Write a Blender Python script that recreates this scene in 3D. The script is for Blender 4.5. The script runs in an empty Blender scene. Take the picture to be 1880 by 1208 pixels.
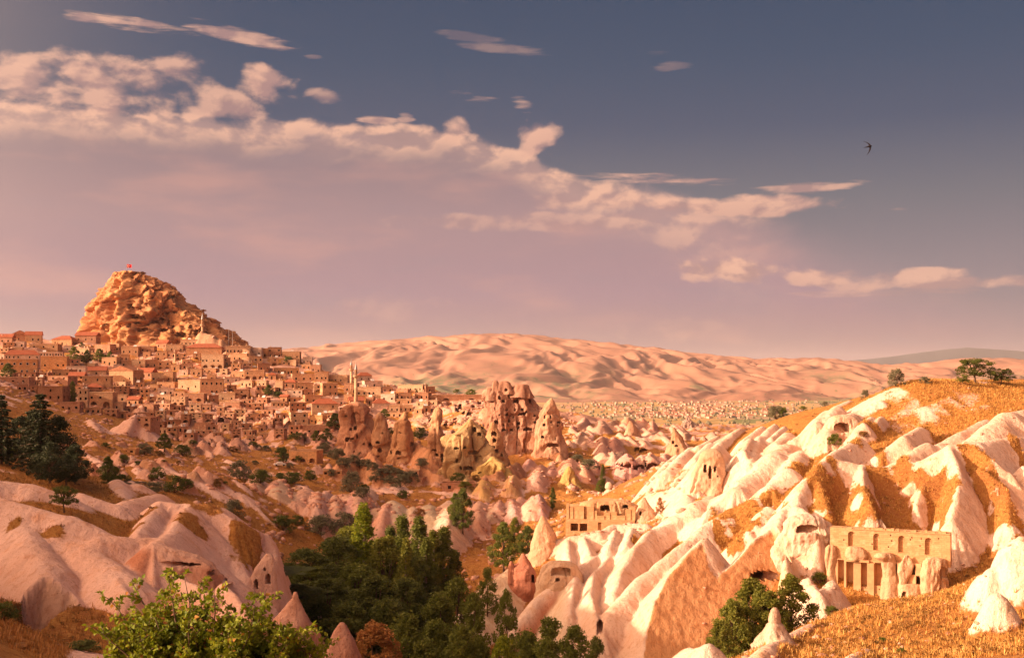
import bpy, bmesh, math, random, time
import numpy as np
from mathutils import Vector, Matrix

T_START = time.time()
scene = bpy.context.scene
COL = scene.collection
F = 2100.0            # focal length in photograph pixels
CX, CY = 940.0, 690.0 # column straight ahead, row of the eye-level line
PXW = 1880.0

# ------------------------------------------------------------------ camera
cam_data = bpy.data.cameras.new('camera')
cam = bpy.data.objects.new('camera', cam_data)
COL.objects.link(cam)
cam.location = (0, 0, 0)
cam.rotation_euler = (math.radians(90), 0, 0)
cam_data.sensor_width = 36.0
cam_data.lens = 36.0 * F / PXW
cam_data.shift_y = (CY - 604.0) / PXW
cam_data.clip_start = 0.2
cam_data.clip_end = 80000
scene.camera = cam

# ------------------------------------------------------------------ light
SUN_EL = math.radians(17.0)
SUN_A = math.radians(14.0)     # how far the sun stands behind the picture plane (towards the camera's back)
TO_SUN = Vector((-math.cos(SUN_EL) * math.cos(SUN_A), -math.cos(SUN_EL) * math.sin(SUN_A), math.sin(SUN_EL)))
sun_data = bpy.data.lights.new('sun', 'SUN')
sun_data.energy = 3.9
sun_data.angle = math.radians(0.53)
sun_data.color = (1.0, 0.70, 0.49)
sun = bpy.data.objects.new('sun', sun_data)
COL.objects.link(sun)
sun.rotation_euler = TO_SUN.to_track_quat('Z', 'Y').to_euler()

scene.view_settings.view_transform = 'Standard'
scene.view_settings.look = 'None'
scene.view_settings.gamma = 1.0
scene.view_settings.use_curve_mapping = False
EXPOSURE = 1.38
scene.view_settings.exposure = EXPOSURE
scene.render.engine = 'CYCLES'
scene.cycles.use_denoising = True
scene.cycles.denoiser = 'OPENIMAGEDENOISE'
scene.cycles.denoising_input_passes = 'RGB_ALBEDO_NORMAL'
scene.cycles.denoising_prefilter = 'ACCURATE'
scene.cycles.max_bounces = 6
scene.cycles.diffuse_bounces = 4
scene.cycles.volume_bounces = 0
scene.cycles.transparent_max_bounces = 8
scene.cycles.use_adaptive_sampling = True
scene.cycles.adaptive_threshold = 0.008
scene.render.film_transparent = False
scene.cycles.volume_step_rate = 4.0
scene.cycles.volume_max_steps = 64


# ------------------------------------------------------------------ node helpers
class NG:
    """tiny helper to write shader maths"""
    def __init__(self, tree):
        self.t = tree
        self.n = tree.nodes
        self.l = tree.links

    def new(self, typ, **kw):
        n = self.n.new(typ)
        for k, v in kw.items():
            setattr(n, k, v)
        return n

    def put(self, sock, v):
        if hasattr(v, 'is_output') or hasattr(v, 'links'):
            self.l.new(v, sock)
        elif isinstance(v, (tuple, list)) and sock.type == 'RGBA' and len(v) == 3:
            sock.default_value = (*v, 1.0)
        else:
            sock.default_value = v

    def m(self, op, a, b=None, c=None, clamp=False):
        n = self.n.new('ShaderNodeMath')
        n.operation = op
        n.use_clamp = clamp
        self.put(n.inputs[0], a)
        if b is not None:
            self.put(n.inputs[1], b)
        if c is not None:
            self.put(n.inputs[2], c)
        return n.outputs[0]

    def vm(self, op, a, b=None, scale=None):
        n = self.n.new('ShaderNodeVectorMath')
        n.operation = op
        self.put(n.inputs[0], a)
        if b is not None:
            self.put(n.inputs[1], b)
        if scale is not None:
            self.put(n.inputs['Scale'], scale)
        return n.outputs['Value'] if op in ('DOT_PRODUCT', 'LENGTH') else n.outputs[0]

    def sstep(self, x, e0, e1, t0=0.0, t1=1.0):
        n = self.n.new('ShaderNodeMapRange')
        n.interpolation_type = 'SMOOTHSTEP'
        self.put(n.inputs[0], x)
        n.inputs[1].default_value = e0
        n.inputs[2].default_value = e1
        n.inputs[3].default_value = t0
        n.inputs[4].default_value = t1
        return n.outputs[0]

    def mix(self, f, a, b, blend='MIX'):
        n = self.n.new('ShaderNodeMix')
        n.data_type = 'RGBA'
        n.blend_type = blend
        n.clamp_factor = True
        self.put(n.inputs[0], f)
        self.put(n.inputs[6], a)
        self.put(n.inputs[7], b)
        return n.outputs[2]

    def xyz(self, x, y, z):
        n = self.n.new('ShaderNodeCombineXYZ')
        self.put(n.inputs[0], x)
        self.put(n.inputs[1], y)
        self.put(n.inputs[2], z)
        return n.outputs[0]

    def sep(self, v):
        n = self.n.new('ShaderNodeSeparateXYZ')
        self.put(n.inputs[0], v)
        return n.outputs

    def noise(self, v, scale, detail=4.0, rough=0.5, dist=0.0, lac=2.0, color=False):
        n = self.n.new('ShaderNodeTexNoise')
        if v is not None:
            self.put(n.inputs['Vector'], v)
        n.inputs['Scale'].default_value = scale
        n.inputs['Detail'].default_value = detail
        n.inputs['Roughness'].default_value = rough
        n.inputs['Distortion'].default_value = dist
        n.inputs['Lacunarity'].default_value = lac
        return n.outputs['Color'] if color else n.outputs['Fac']

    def ramp(self, f, stops, interp='LINEAR'):
        n = self.n.new('ShaderNodeValToRGB')
        n.color_ramp.interpolation = interp
        e = n.color_ramp.elements
        while len(e) > 1:
            e.remove(e[-1])
        for i, (p, c) in enumerate(stops):
            el = e[0] if i == 0 else e.new(p)
            el.position = p
            el.color = (*c, 1.0) if len(c) == 3 else c
        self.put(n.inputs[0], f)
        return n.outputs[0]


# ------------------------------------------------------------------ sky
def azel(px, py):
    u, v = (px - CX) / F, (CY - py) / F
    a = math.atan(u)
    return a, math.atan(v * math.cos(a))


def build_world():
    w = bpy.data.worlds.new('World')
    scene.world = w
    w.use_nodes = True
    g = NG(w.node_tree)
    g.n.clear()
    tc = g.new('ShaderNodeTexCoord')
    d = g.vm('NORMALIZE', tc.outputs['Generated'])
    x, y, z = g.sep(d)[:3]
    az = g.m('ARCTAN2', x, y)
    el = g.m('ARCSINE', z)
    sky = g.new('ShaderNodeTexSky', sky_type='NISHITA', sun_disc=False)
    sky.sun_elevation = SUN_EL
    sky.sun_rotation = math.atan2(TO_SUN.x, TO_SUN.y)
    sky.altitude = 1200
    sky.air_density = 1.0
    sky.dust_density = 2.5
    sky.ozone_density = 1.5
    R = 2 / math.pi

    def C(r, g_, b_):
        f = lambda v: ((v / 255 + .055) / 1.055) ** 2.4 / 2 ** EXPOSURE
        return (f(r), f(g_), f(b_))
    elr = g.m('MULTIPLY', el, R, clamp=True)
    base = g.ramp(elr, [(0.0, C(152, 129, 131)), (0.025, C(149, 128, 133)), (0.06, C(132, 121, 129)), (0.095, C(108, 108, 118)), (0.135, C(70, 83, 107)), (0.17, C(52, 75, 102)),
                        (0.215, C(40, 67, 96)), (0.35, C(38, 64, 96)), (1.0, C(36, 60, 94))])
    # coordinates for cloud texture, flattened like a deck seen from the side
    uv = g.xyz(az, g.m('MULTIPLY', el, 1.7), 0.0)
    warp = g.noise(uv, 9.0, 3.0, 0.5, color=True)
    uvw = g.vm('ADD', uv, g.vm('SCALE', g.vm('SUBTRACT', warp, (.5, .5, .5)), scale=0.035))
    nf = g.noise(uvw, 24.0, 9.0, 0.52)
    nf2 = g.noise(g.vm('ADD', uvw, (-0.007, 0.011, 0.0)), 24.0, 9.0, 0.52)
    ns = g.m('SUBTRACT', g.noise(g.vm('ADD', g.vm('MULTIPLY', uv, (.33, 2.0, 1.0)), g.vm('SCALE', warp, scale=.02)), 42.0, 8.0, 0.6), 0.5)
    nb = g.noise(g.vm('MULTIPLY', uv, (1.0, 2.2, 1.0)), 6.0, 5.0, 0.5)
    puff = g.m('SUBTRACT', nf, 0.5)
    lit = g.m('MULTIPLY_ADD', g.m('SUBTRACT', nf, nf2), 7.0, 0.5, clamp=True)
    # veil of high cloud: everything below a slanting edge
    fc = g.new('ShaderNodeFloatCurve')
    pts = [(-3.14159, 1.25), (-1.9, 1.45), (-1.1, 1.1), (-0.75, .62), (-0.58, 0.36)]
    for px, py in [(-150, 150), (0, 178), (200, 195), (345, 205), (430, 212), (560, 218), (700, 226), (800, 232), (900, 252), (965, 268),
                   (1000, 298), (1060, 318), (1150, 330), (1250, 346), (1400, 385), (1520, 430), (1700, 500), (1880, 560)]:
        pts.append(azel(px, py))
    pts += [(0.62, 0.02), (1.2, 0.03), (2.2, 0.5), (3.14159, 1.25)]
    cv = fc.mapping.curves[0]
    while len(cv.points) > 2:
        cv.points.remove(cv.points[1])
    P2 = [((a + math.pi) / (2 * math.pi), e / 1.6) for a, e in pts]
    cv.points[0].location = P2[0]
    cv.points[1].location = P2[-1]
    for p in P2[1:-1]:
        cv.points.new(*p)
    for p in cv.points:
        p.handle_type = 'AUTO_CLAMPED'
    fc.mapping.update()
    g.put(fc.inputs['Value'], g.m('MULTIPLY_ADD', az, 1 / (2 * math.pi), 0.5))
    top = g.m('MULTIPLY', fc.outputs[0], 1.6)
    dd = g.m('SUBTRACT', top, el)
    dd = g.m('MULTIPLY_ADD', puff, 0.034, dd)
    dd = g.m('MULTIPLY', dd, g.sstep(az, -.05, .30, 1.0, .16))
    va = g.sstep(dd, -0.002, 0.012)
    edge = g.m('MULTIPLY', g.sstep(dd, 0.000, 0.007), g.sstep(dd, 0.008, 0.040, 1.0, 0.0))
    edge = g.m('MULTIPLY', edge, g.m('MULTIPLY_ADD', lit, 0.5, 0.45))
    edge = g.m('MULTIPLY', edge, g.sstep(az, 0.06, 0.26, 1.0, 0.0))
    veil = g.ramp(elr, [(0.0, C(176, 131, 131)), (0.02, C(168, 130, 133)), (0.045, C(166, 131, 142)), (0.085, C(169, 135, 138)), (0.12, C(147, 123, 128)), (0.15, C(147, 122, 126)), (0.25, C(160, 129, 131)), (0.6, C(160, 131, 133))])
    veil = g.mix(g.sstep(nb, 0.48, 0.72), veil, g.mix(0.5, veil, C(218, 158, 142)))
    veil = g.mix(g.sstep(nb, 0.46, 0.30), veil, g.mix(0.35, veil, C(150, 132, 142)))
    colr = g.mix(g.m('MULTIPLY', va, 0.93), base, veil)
    peach = g.mix(lit, C(198, 154, 140), C(238, 184, 156))
    colr = g.mix(edge, colr, peach)
    # single clouds: (x, y, half length, half height, tilt, opacity)
    strokes = [
        (250, 46, 120, 13, -.06, .8), (430, 64, 115, 15, -.14, .8), (150, 158, 300, 66, -.04, .85), (500, 158, 70, 40, 0, .9), (592, 178, 58, 16, -.15, .6),
        (420, 195, 80, 34, -.1, .8), (40, 120, 80, 34, 0, .8), (330, 125, 70, 30, -.2, .8), (690, 222, 38, 12, .1, .75), (745, 215, 18, 9, 0, .6), (960, 192, 27, 15, -.2, .6),
        (835, 235, 34, 24, 0, .85), (985, 250, 46, 32, .3, .95), (865, 68, 62, 9, -.1, .2), (940, 92, 90, 11, -.08, .28),
        (848, 170, 34, 9, .1, .4), (880, 183, 40, 7, 0, .45), (1232, 122, 34, 9, .05, .2), (1205, 98, 30, 5, -.05, .12), (575, 106, 20, 5, 0, .3),
        (1180, 328, 190, 14, -.04, .85), (1478, 344, 125, 10, .015, .75), (1375, 376, 205, 19, -.02, .9, .3), (1085, 368, 110, 20, 0, .6, .2),
        (1655, 383, 26, 4, 0, .35), (1010, 408, 290, 17, 0, .45, .3), (1245, 432, 45, 28, 0, .35), (1375, 497, 120, 24, -.04, .95, .3),
        (1510, 508, 130, 19, -.05, .85, .3), (1655, 514, 150, 23, 0, .8, .25), (1790, 519, 140, 16, -.05, .7, .3), (1620, 538, 200, 8, 0, .4), (700, 562, 120, 26, 0, .22), (1260, 605, 120, 24, 0, .22),
        (850, 412, 130, 8, 0, .2), (660, 455, 60, 8, 0, .1)]
    ae = g.xyz(az, el, 0.0)
    pf = g.m('MULTIPLY_ADD', puff, 4.6, 0.95)
    pw = g.m('MULTIPLY_ADD', ns, 5.2, 0.85)
    acc = 0.0
    shade = 0.0
    for (px, py, a, b, rot, op, *off) in strokes:
        a0, e0 = azel(px, py)
        k = math.cos(a0) ** 2 / F
        mp = g.new('ShaderNodeMapping', vector_type='TEXTURE')
        g.put(mp.inputs[0], ae)
        mp.inputs[1].default_value = (a0, e0, 0)
        mp.inputs[2].default_value = (0, 0, rot)
        mp.inputs[3].default_value = (a * k, b * k, 1)
        f = g.m('SUBTRACT', pf if b > 15 else pw, g.vm('DOT_PRODUCT', mp.outputs[0], mp.outputs[0]))
        if off:
            f = g.m('ADD', f, off[0])
        al = g.sstep(f, 0.0, 1.0, 0.0, op)
        acc = g.m('MAXIMUM', al, acc)
        if b > 15:
            shade = g.m('MULTIPLY_ADD', g.vm('DOT_PRODUCT', mp.outputs[0], (0, .3, 0)), al, shade)
    sh = g.m('MULTIPLY_ADD', lit, 0.9, shade, clamp=True)
    colr = g.mix(acc, colr, g.mix(sh, C(180, 138, 132), C(238, 182, 155)))
    # low-sun glow, added mostly out of view to lift the shade, and a share of physical sky
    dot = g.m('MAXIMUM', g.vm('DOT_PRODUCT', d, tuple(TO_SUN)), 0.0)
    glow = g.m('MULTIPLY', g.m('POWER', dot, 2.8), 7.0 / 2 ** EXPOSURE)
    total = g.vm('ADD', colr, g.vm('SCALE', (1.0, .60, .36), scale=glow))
    total = g.vm('ADD', total, g.vm('SCALE', sky.outputs[0], scale=0.05 * 0.02))
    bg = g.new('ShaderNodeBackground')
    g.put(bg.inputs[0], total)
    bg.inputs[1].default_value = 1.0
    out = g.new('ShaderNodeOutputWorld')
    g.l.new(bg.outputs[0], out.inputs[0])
    w.cycles.sampling_method = 'MANUAL'
    w.cycles.sample_map_resolution = 512


build_world()


# ------------------------------------------------------------------ numeric noise
def _hash(ix, iy, iz, seed):
    with np.errstate(over='ignore'):
        n = ix.astype(np.uint32) * np.uint32(374761393) + iy.astype(np.uint32) * np.uint32(668265263) \
            + iz.astype(np.uint32) * np.uint32(2147483647) + np.uint32((seed * 1442695041) & 0xffffffff)
        n = (n ^ (n >> np.uint32(13))) * np.uint32(1274126177)
        n = (n ^ (n >> np.uint32(16))) * np.uint32(2246822519)
        n ^= n >> np.uint32(13)
    return n.astype(np.float32) * np.float32(1.0 / 4294967295.0)


def vn2(x, y, seed=0):
    """gradient noise, about -1..1"""
    x = np.asarray(x, np.float64)
    y = np.asarray(y, np.float64)
    x0 = np.floor(x)
    y0 = np.floor(y)
    fx = (x - x0).astype(np.float32)
    fy = (y - y0).astype(np.float32)
    ix = x0.astype(np.int64)
    iy = y0.astype(np.int64)
    zz = np.zeros_like(ix)
    u = fx * fx * fx * (fx * (fx * 6 - 15) + 10)
    v = fy * fy * fy * (fy * (fy * 6 - 15) + 10)

    def gr(dx, dy):
        a = _hash(ix + dx, iy + dy, zz, seed) * np.float32(2 * np.pi)
        return np.cos(a) * (fx - dx) + np.sin(a) * (fy - dy)
    a = gr(0, 0) * (1 - u) + gr(1, 0) * u
    b = gr(0, 1) * (1 - u) + gr(1, 1) * u
    return (a * (1 - v) + b * v) * 1.5


def fbm2(x, y, oct=4, seed=0, gain=0.5, lac=2.03):
    s = 0
    a = 1.0
    for i in range(oct):
        s = s + a * vn2(x, y, seed + i * 17)
        x = x * lac + 3.1
        y = y * lac - 1.7
        a *= gain
    return s


def vn3(x, y, z, seed=0):
    """value noise in 3-D, -1..1"""
    x = np.asarray(x, np.float64)
    y = np.asarray(y, np.float64)
    z = np.asarray(z, np.float64)
    x0, y0, z0 = np.floor(x), np.floor(y), np.floor(z)
    fx, fy, fz = x - x0, y - y0, z - z0
    ix, iy, iz = x0.astype(np.int64), y0.astype(np.int64), z0.astype(np.int64)
    u = fx * fx * (3 - 2 * fx)
    v = fy * fy * (3 - 2 * fy)
    w = fz * fz * (3 - 2 * fz)

    def h(a, b, c):
        return _hash(ix + a, iy + b, iz + c, seed)
    x00 = h(0, 0, 0) * (1 - u) + h(1, 0, 0) * u
    x10 = h(0, 1, 0) * (1 - u) + h(1, 1, 0) * u
    x01 = h(0, 0, 1) * (1 - u) + h(1, 0, 1) * u
    x11 = h(0, 1, 1) * (1 - u) + h(1, 1, 1) * u
    return ((x00 * (1 - v) + x10 * v) * (1 - w) + (x01 * (1 - v) + x11 * v) * w) * 2 - 1


def fbm3(x, y, z, oct=4, seed=0, gain=0.5, ridged=False):
    s = 0
    a = 1.0
    for i in range(oct):
        n = vn3(x, y, z, seed + i * 13)
        if ridged:
            n = 1 - 2 * np.abs(n)
        s = s + a * n
        x, y, z = x * 2.03 + 5.2, y * 2.03 - 1.3, z * 2.03 + 7.7
        a *= gain
    return s


def sm(e0, e1, x):
    t = np.clip((x - e0) / (e1 - e0), 0, 1)
    return t * t * (3 - 2 * t)


def pt(px, py, d):
    """a place in the valley: column and row of the sight line, distance ahead in metres"""
    return np.array(((px - CX) / F * d, d, (CY - py) / F * d))


# ------------------------------------------------------------------ object helpers
def link(name, me, mat=None, parent=None, loc=None):
    o = bpy.data.objects.new(name, me)
    COL.objects.link(o)
    if mat is not None and me is not None and len(me.materials) == 0:
        me.materials.append(mat)
    if parent is not None:
        o.parent = parent
    if loc is not None:
        o.location = loc
    return o


def empty(name, loc=(0, 0, 0), rz=0.0):
    o = bpy.data.objects.new(name, None)
    COL.objects.link(o)
    o.location = loc
    o.rotation_euler = (0, 0, rz)
    o.empty_display_size = 0.5
    return o


def tag(o, label=None, cat=None, group=None, kind=None):
    if label:
        o['label'] = label
    if cat:
        o['category'] = cat
    if group:
        o['group'] = group
    if kind:
        o['kind'] = kind
    return o


def mesh_np(name, verts, faces, smooth=True):
    """verts (n,3) float, faces: list of (m,k) int arrays or one"""
    me = bpy.data.meshes.new(name)
    verts = np.ascontiguousarray(verts, np.float32)
    if not isinstance(faces, (list, tuple)):
        faces = [faces]
    faces = [np.asarray(f, np.int32) for f in faces if len(f)]
    me.vertices.add(len(verts))
    me.vertices.foreach_set('co', verts.ravel())
    loops = np.concatenate([f.ravel() for f in faces])
    counts = np.concatenate([np.full(len(f), f.shape[1], np.int32) for f in faces])
    starts = np.concatenate([[0], np.cumsum(counts)[:-1]]).astype(np.int32)
    me.loops.add(len(loops))
    me.loops.foreach_set('vertex_index', loops)
    me.polygons.add(len(counts))
    me.polygons.foreach_set('loop_start', starts)
    me.polygons.foreach_set('loop_total', counts)
    if smooth:
        me.polygons.foreach_set('use_smooth', np.ones(len(counts), bool))
    me.update(calc_edges=True)
    return me


def set_attr(me, name, vals, typ='FLOAT'):
    a = me.attributes.new(name, typ, 'POINT')
    if typ == 'FLOAT':
        a.data.foreach_set('value', np.ascontiguousarray(vals, np.float32))
    else:
        v = np.ones((len(vals), 4), np.float32)
        v[:, :3] = vals
        a.data.foreach_set('color', v.ravel())


def grid_faces(nr, nc, wrap=False):
    r = np.arange(nr - 1)[:, None]
    c = np.arange(nc if wrap else nc - 1)[None, :]
    c1 = (c + 1) % nc
    a = r * nc + c
    b = r * nc + c1
    return np.stack([a, b, b + nc, a + nc], -1)   # (nr-1, ncf, 4)


def carve(verts, fg, masks, vecs, wrap=False):
    """sink holes into a grid surface: faces under a mask move by vec and get side walls.
    verts (n,3), fg (R,C,4). Returns verts, list of face arrays and source index of each vertex."""
    keep = np.ones(fg.shape[:2], bool)
    vs = [verts]
    src = [np.arange(len(verts))]
    quads = []
    n = len(verts)
    for m, vec in zip(masks, vecs):
        m = m & keep
        if not m.any():
            continue
        keep &= ~m
        f = fg[m]
        ids = np.unique(f)
        mp = lambda q, ids=ids, n=n: n + np.searchsorted(ids, q)
        vs.append(verts[ids] + np.asarray(vec)[None, :])
        src.append(ids)
        n += len(ids)
        quads.append(mp(f))
        # boundary edges of the mask
        e = np.concatenate([f[:, [0, 1]], f[:, [1, 2]], f[:, [2, 3]], f[:, [3, 0]]])
        key = np.sort(e, axis=1)
        _, inv, cnt = np.unique(key, axis=0, return_inverse=True, return_counts=True)
        be = e[cnt[inv.ravel()] == 1]
        quads.append(np.stack([be[:, 0], be[:, 1], mp(be[:, 1]), mp(be[:, 0])], -1))
    return np.concatenate(vs), [fg[keep]] + quads, np.concatenate(src)


class MB:
    """collects simple shapes into one mesh"""
    def __init__(self):
        self.v = []
        self.f = []

    def add(self, vs, fs):
        o = len(self.v)
        self.v.extend([tuple(p) for p in vs])
        self.f.extend([tuple(i + o for i in f) for f in fs])

    def box(self, x0, x1, y0, y1, z0, z1):
        self.add([(x0, y0, z0), (x1, y0, z0), (x1, y1, z0), (x0, y1, z0), (x0, y0, z1), (x1, y0, z1), (x1, y1, z1), (x0, y1, z1)],
                 [(0, 3, 2, 1), (4, 5, 6, 7), (0, 1, 5, 4), (1, 2, 6, 5), (2, 3, 7, 6), (3, 0, 4, 7)])

    def lathe(self, prof, n=12, cx=0, cy=0, cap=True):
        vs = []
        for r, z in prof:
            for i in range(n):
                a = 2 * math.pi * i / n
                vs.append((cx + r * math.cos(a), cy + r * math.sin(a), z))
        fs = []
        for j in range(len(prof) - 1):
            for i in range(n):
                k = (i + 1) % n
                fs.append((j * n + i, j * n + k, (j + 1) * n + k, (j + 1) * n + i))
        if cap:
            fs.append(tuple(reversed(range(n))))
            fs.append(tuple((len(prof) - 1) * n + i for i in range(n)))
        self.add(vs, fs)

    def tube(self, pts, rad, n=6):
        pts = [Vector(p) for p in pts]
        vs = []
        for i, p in enumerate(pts):
            t = (pts[min(i + 1, len(pts) - 1)] - pts[max(i - 1, 0)]).normalized()
            a = t.orthogonal().normalized()
            b = t.cross(a)
            r = rad[i] if isinstance(rad, (list, tuple)) else rad
            for k in range(n):
                an = 2 * math.pi * k / n
                vs.append(p + (a * math.cos(an) + b * math.sin(an)) * r)
        fs = []
        for j in range(len(pts) - 1):
            for i in range(n):
                k = (i + 1) % n
                fs.append((j * n + i, j * n + k, (j + 1) * n + k, (j + 1) * n + i))
        fs.append(tuple(reversed(range(n))))
        fs.append(tuple((len(pts) - 1) * n + i for i in range(n)))
        self.add(vs, fs)

    def mesh(self, name, smooth=False):
        me = bpy.data.meshes.new(name)
        me.from_pydata([tuple(map(float, p)) for p in self.v], [], self.f)
        if smooth:
            me.polygons.foreach_set('use_smooth', np.ones(len(me.polygons), bool))
        me.update()
        return me

    def build(self, name, mat, parent=None, smooth=False, loc=None):
        return link(name, self.mesh(name, smooth), mat, parent, loc)


# ------------------------------------------------------------------ materials
MAT = {}


def new_mat(name):
    m = bpy.data.materials.new(name)
    m.use_nodes = True
    g = NG(m.node_tree)
    g.n.clear()
    out = g.new('ShaderNodeOutputMaterial')
    bs = g.new('ShaderNodeBsdfPrincipled')
    bs.inputs['Roughness'].default_value = .9
    bs.inputs['Specular IOR Level'].default_value = .15
    g.l.new(bs.outputs[0], out.inputs[0])
    MAT[name] = m
    return m, g, bs, out


def bump(g, bs, h, strength=.5, dist=.2):
    b = g.new('ShaderNodeBump')
    b.inputs['Strength'].default_value = strength
    b.inputs['Distance'].default_value = dist
    g.put(b.inputs['Height'], h)
    g.l.new(b.outputs[0], bs.inputs['Normal'])


def mat_ground():
    m, g, bs, out = new_mat('ground')
    geo = g.new('ShaderNodeNewGeometry')
    p = geo.outputs['Position']
    at = g.new('ShaderNodeAttribute', attribute_name='rock')
    ct = g.new('ShaderNodeAttribute', attribute_name='tint')
    n1 = g.noise(p, .35, 5, .6)
    n2 = g.noise(p, 2.2, 6, .65)
    n3 = g.noise(p, .06, 4, .55)
    # weathering of the rock: pale crust, warmer bands, dark lichen specks
    rk = g.mix(g.sstep(n3, .35, .7), ct.outputs['Color'], g.mix(1.0, ct.outputs['Color'], (.92, .82, .74), 'MULTIPLY'))
    rk = g.mix(g.sstep(n1, .52, .75), rk, g.mix(1.0, rk, (.90, .78, .66), 'MULTIPLY'))
    px, py, pz = g.sep(p)[:3]
    stre = g.noise(g.xyz(px, py, g.m('MULTIPLY', pz, .12)), 1.3, 5, .6)
    rk = g.mix(g.sstep(stre, .5, .72), rk, g.mix(1.0, rk, (.86, .76, .68), 'MULTIPLY'))
    spk = g.noise(p, 5.0, 3, .7)
    rk = g.mix(g.sstep(spk, .58, .70), rk, g.mix(1.0, rk, (.66, .55, .48), 'MULTIPLY'))
    sp2 = g.noise(p, 1.7, 7, .75)
    rk = g.mix(g.sstep(sp2, .56, .70), rk, g.mix(1.0, rk, (.80, .68, .60), 'MULTIPLY'))
    rk = g.mix(g.sstep(sp2, .44, .30), rk, g.mix(1.0, rk, (1.06, 1.08, 1.1), 'MULTIPLY'))
    gr = g.ramp(n2, [(.25, (.24, .082, .026)), (.42, (.45, .185, .046)), (.58, (.56, .27, .068)), (.8, (.70, .41, .14))])
    gr = g.mix(g.sstep(n1, .48, .72), gr, g.mix(.6, gr, (.40, .14, .035)))
    gr = g.mix(g.sstep(n3, .50, .66), gr, g.mix(.55, gr, (.44, .165, .06)))
    gr = g.mix(g.sstep(spk, .62, .72), gr, (.11, .055, .018))
    f = g.m('ADD', at.outputs['Fac'], g.m('MULTIPLY', g.m('SUBTRACT', n2, .5), .9))
    f = g.m('ADD', f, g.m('MULTIPLY', g.m('SUBTRACT', n1, .5), .7))
    f = g.sstep(f, .30, .68)
    g.put(bs.inputs['Base Color'], g.mix(f, gr, rk))
    hr = g.m('MULTIPLY_ADD', g.noise(p, 1.2, 8, .68), .7, g.m('MULTIPLY', stre, .6))
    hg = g.m('MULTIPLY', g.noise(p, 3.0, 6, .75), 1.6)
    mx = g.new('ShaderNodeMix')
    g.put(mx.inputs[0], f)
    g.put(mx.inputs[2], hg)
    g.put(mx.inputs[3], hr)
    bump(g, bs, mx.outputs[0], .9, .55)


mat_ground()


def plain_mat(name, col, rough=.85, var=.18, scale=1.5, bmp=.25, spec=.15):
    m, g, bs, out = new_mat(name)
    tc = g.new('ShaderNodeTexCoord')
    p = g.new('ShaderNodeNewGeometry').outputs['Position']
    n = g.noise(p, scale, 5, .65)
    n2 = g.noise(p, scale * .18, 3, .5)
    dark = tuple(c * (1 - var * 2) for c in col)
    c = g.mix(g.sstep(n, .35, .7), col, dark)
    c = g.mix(g.sstep(n2, .45, .65), c, g.mix(1.0, c, (.9, .82, .76), 'MULTIPLY'))
    g.put(bs.inputs['Base Color'], c)
    bs.inputs['Roughness'].default_value = rough
    bs.inputs['Specular IOR Level'].default_value = spec
    if bmp:
        bump(g, bs, n, bmp, .1)
    return m


def leaf_mat(name, a, b, tr=.3):
    m, g, bs, out = new_mat(name)
    p = g.new('ShaderNodeNewGeometry')
    n = g.noise(p.outputs['Position'], .8, 3, .6)
    oi = g.new('ShaderNodeObjectInfo')
    rnd = p.outputs['Random Per Island']
    c = g.mix(rnd, a, b)
    c = g.mix(g.sstep(n, .4, .7), c, g.mix(1.0, c, (.75, .8, .7), 'MULTIPLY'))
    c = g.mix(g.m('MULTIPLY', oi.outputs['Random'], .35), c, g.mix(1.0, c, (.72, .70, .6), 'MULTIPLY'))
    g.put(bs.inputs['Base Color'], c)
    bs.inputs['Roughness'].default_value = .6
    bs.inputs['Specular IOR Level'].default_value = .25
    t = g.new('ShaderNodeBsdfTranslucent')
    g.put(t.inputs[0], c)
    mx = g.new('ShaderNodeMixShader')
    mx.inputs[0].default_value = tr
    g.l.new(bs.outputs[0], mx.inputs[1])
    g.l.new(t.outputs[0], mx.inputs[2])
    g.l.new(mx.outputs[0], out.inputs[0])
    return m


plain_mat('far_wall', (.52, .35, .26), scale=.05)
plain_mat('far_wall2', (.46, .30, .22), scale=.05)
plain_mat('far_roof', (.42, .17, .10), scale=.05)
leaf_mat('leaf_olive', (.17, .15, .085), (.27, .235, .14))
leaf_mat('leaf_dark', (.09, .112, .022), (.185, .195, .038), .4)
leaf_mat('leaf_conifer', (.032, .042, .016), (.070, .080, .026), .15)
leaf_mat('leaf_mid', (.12, .145, .022), (.23, .24, .038), .4)
leaf_mat('leaf_poplar', (.15, .165, .022), (.29, .27, .04), .45)
leaf_mat('leaf_bright', (.14, .19, .012), (.32, .33, .02), .4)
leaf_mat('leaf_red', (.42, .14, .03), (.40, .22, .03), .35)
leaf_mat('leaf_dry', (.34, .145, .045), (.50, .235, .065), .3)
leaf_mat('straw', (.46, .19, .04), (.84, .50, .15), .3)
leaf_mat('scrub', (.20, .10, .028), (.36, .18, .045), .2)
plain_mat('bark', (.16, .10, .065), scale=6)
plain_mat('bark_pale', (.42, .32, .25), scale=6)
plain_mat('stone_tan', (.55, .30, .16), scale=1.2)
plain_mat('stone_cream', (.66, .42, .25), scale=1.2)
plain_mat('stone_pink', (.52, .27, .16), scale=1.2)
plain_mat('stone_brown', (.41, .20, .11), scale=1.2)
plain_mat('stone_orange', (.68, .36, .16), scale=1.2)
plain_mat('render_white', (.72, .51, .38), scale=.8)
plain_mat('tile_red', (.40, .12, .06), scale=2.5, bmp=.6)
plain_mat('tile_brown', (.40, .17, .09), scale=2.5, bmp=.6)
plain_mat('wood_dark', (.07, .035, .02), scale=4)
plain_mat('metal_grey', (.40, .36, .34), rough=.4, scale=3, spec=.5)
plain_mat('flag_red', (.70, .02, .02), scale=2, bmp=0)
plain_mat('white_paint', (.80, .74, .68), scale=2, bmp=0)
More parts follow.
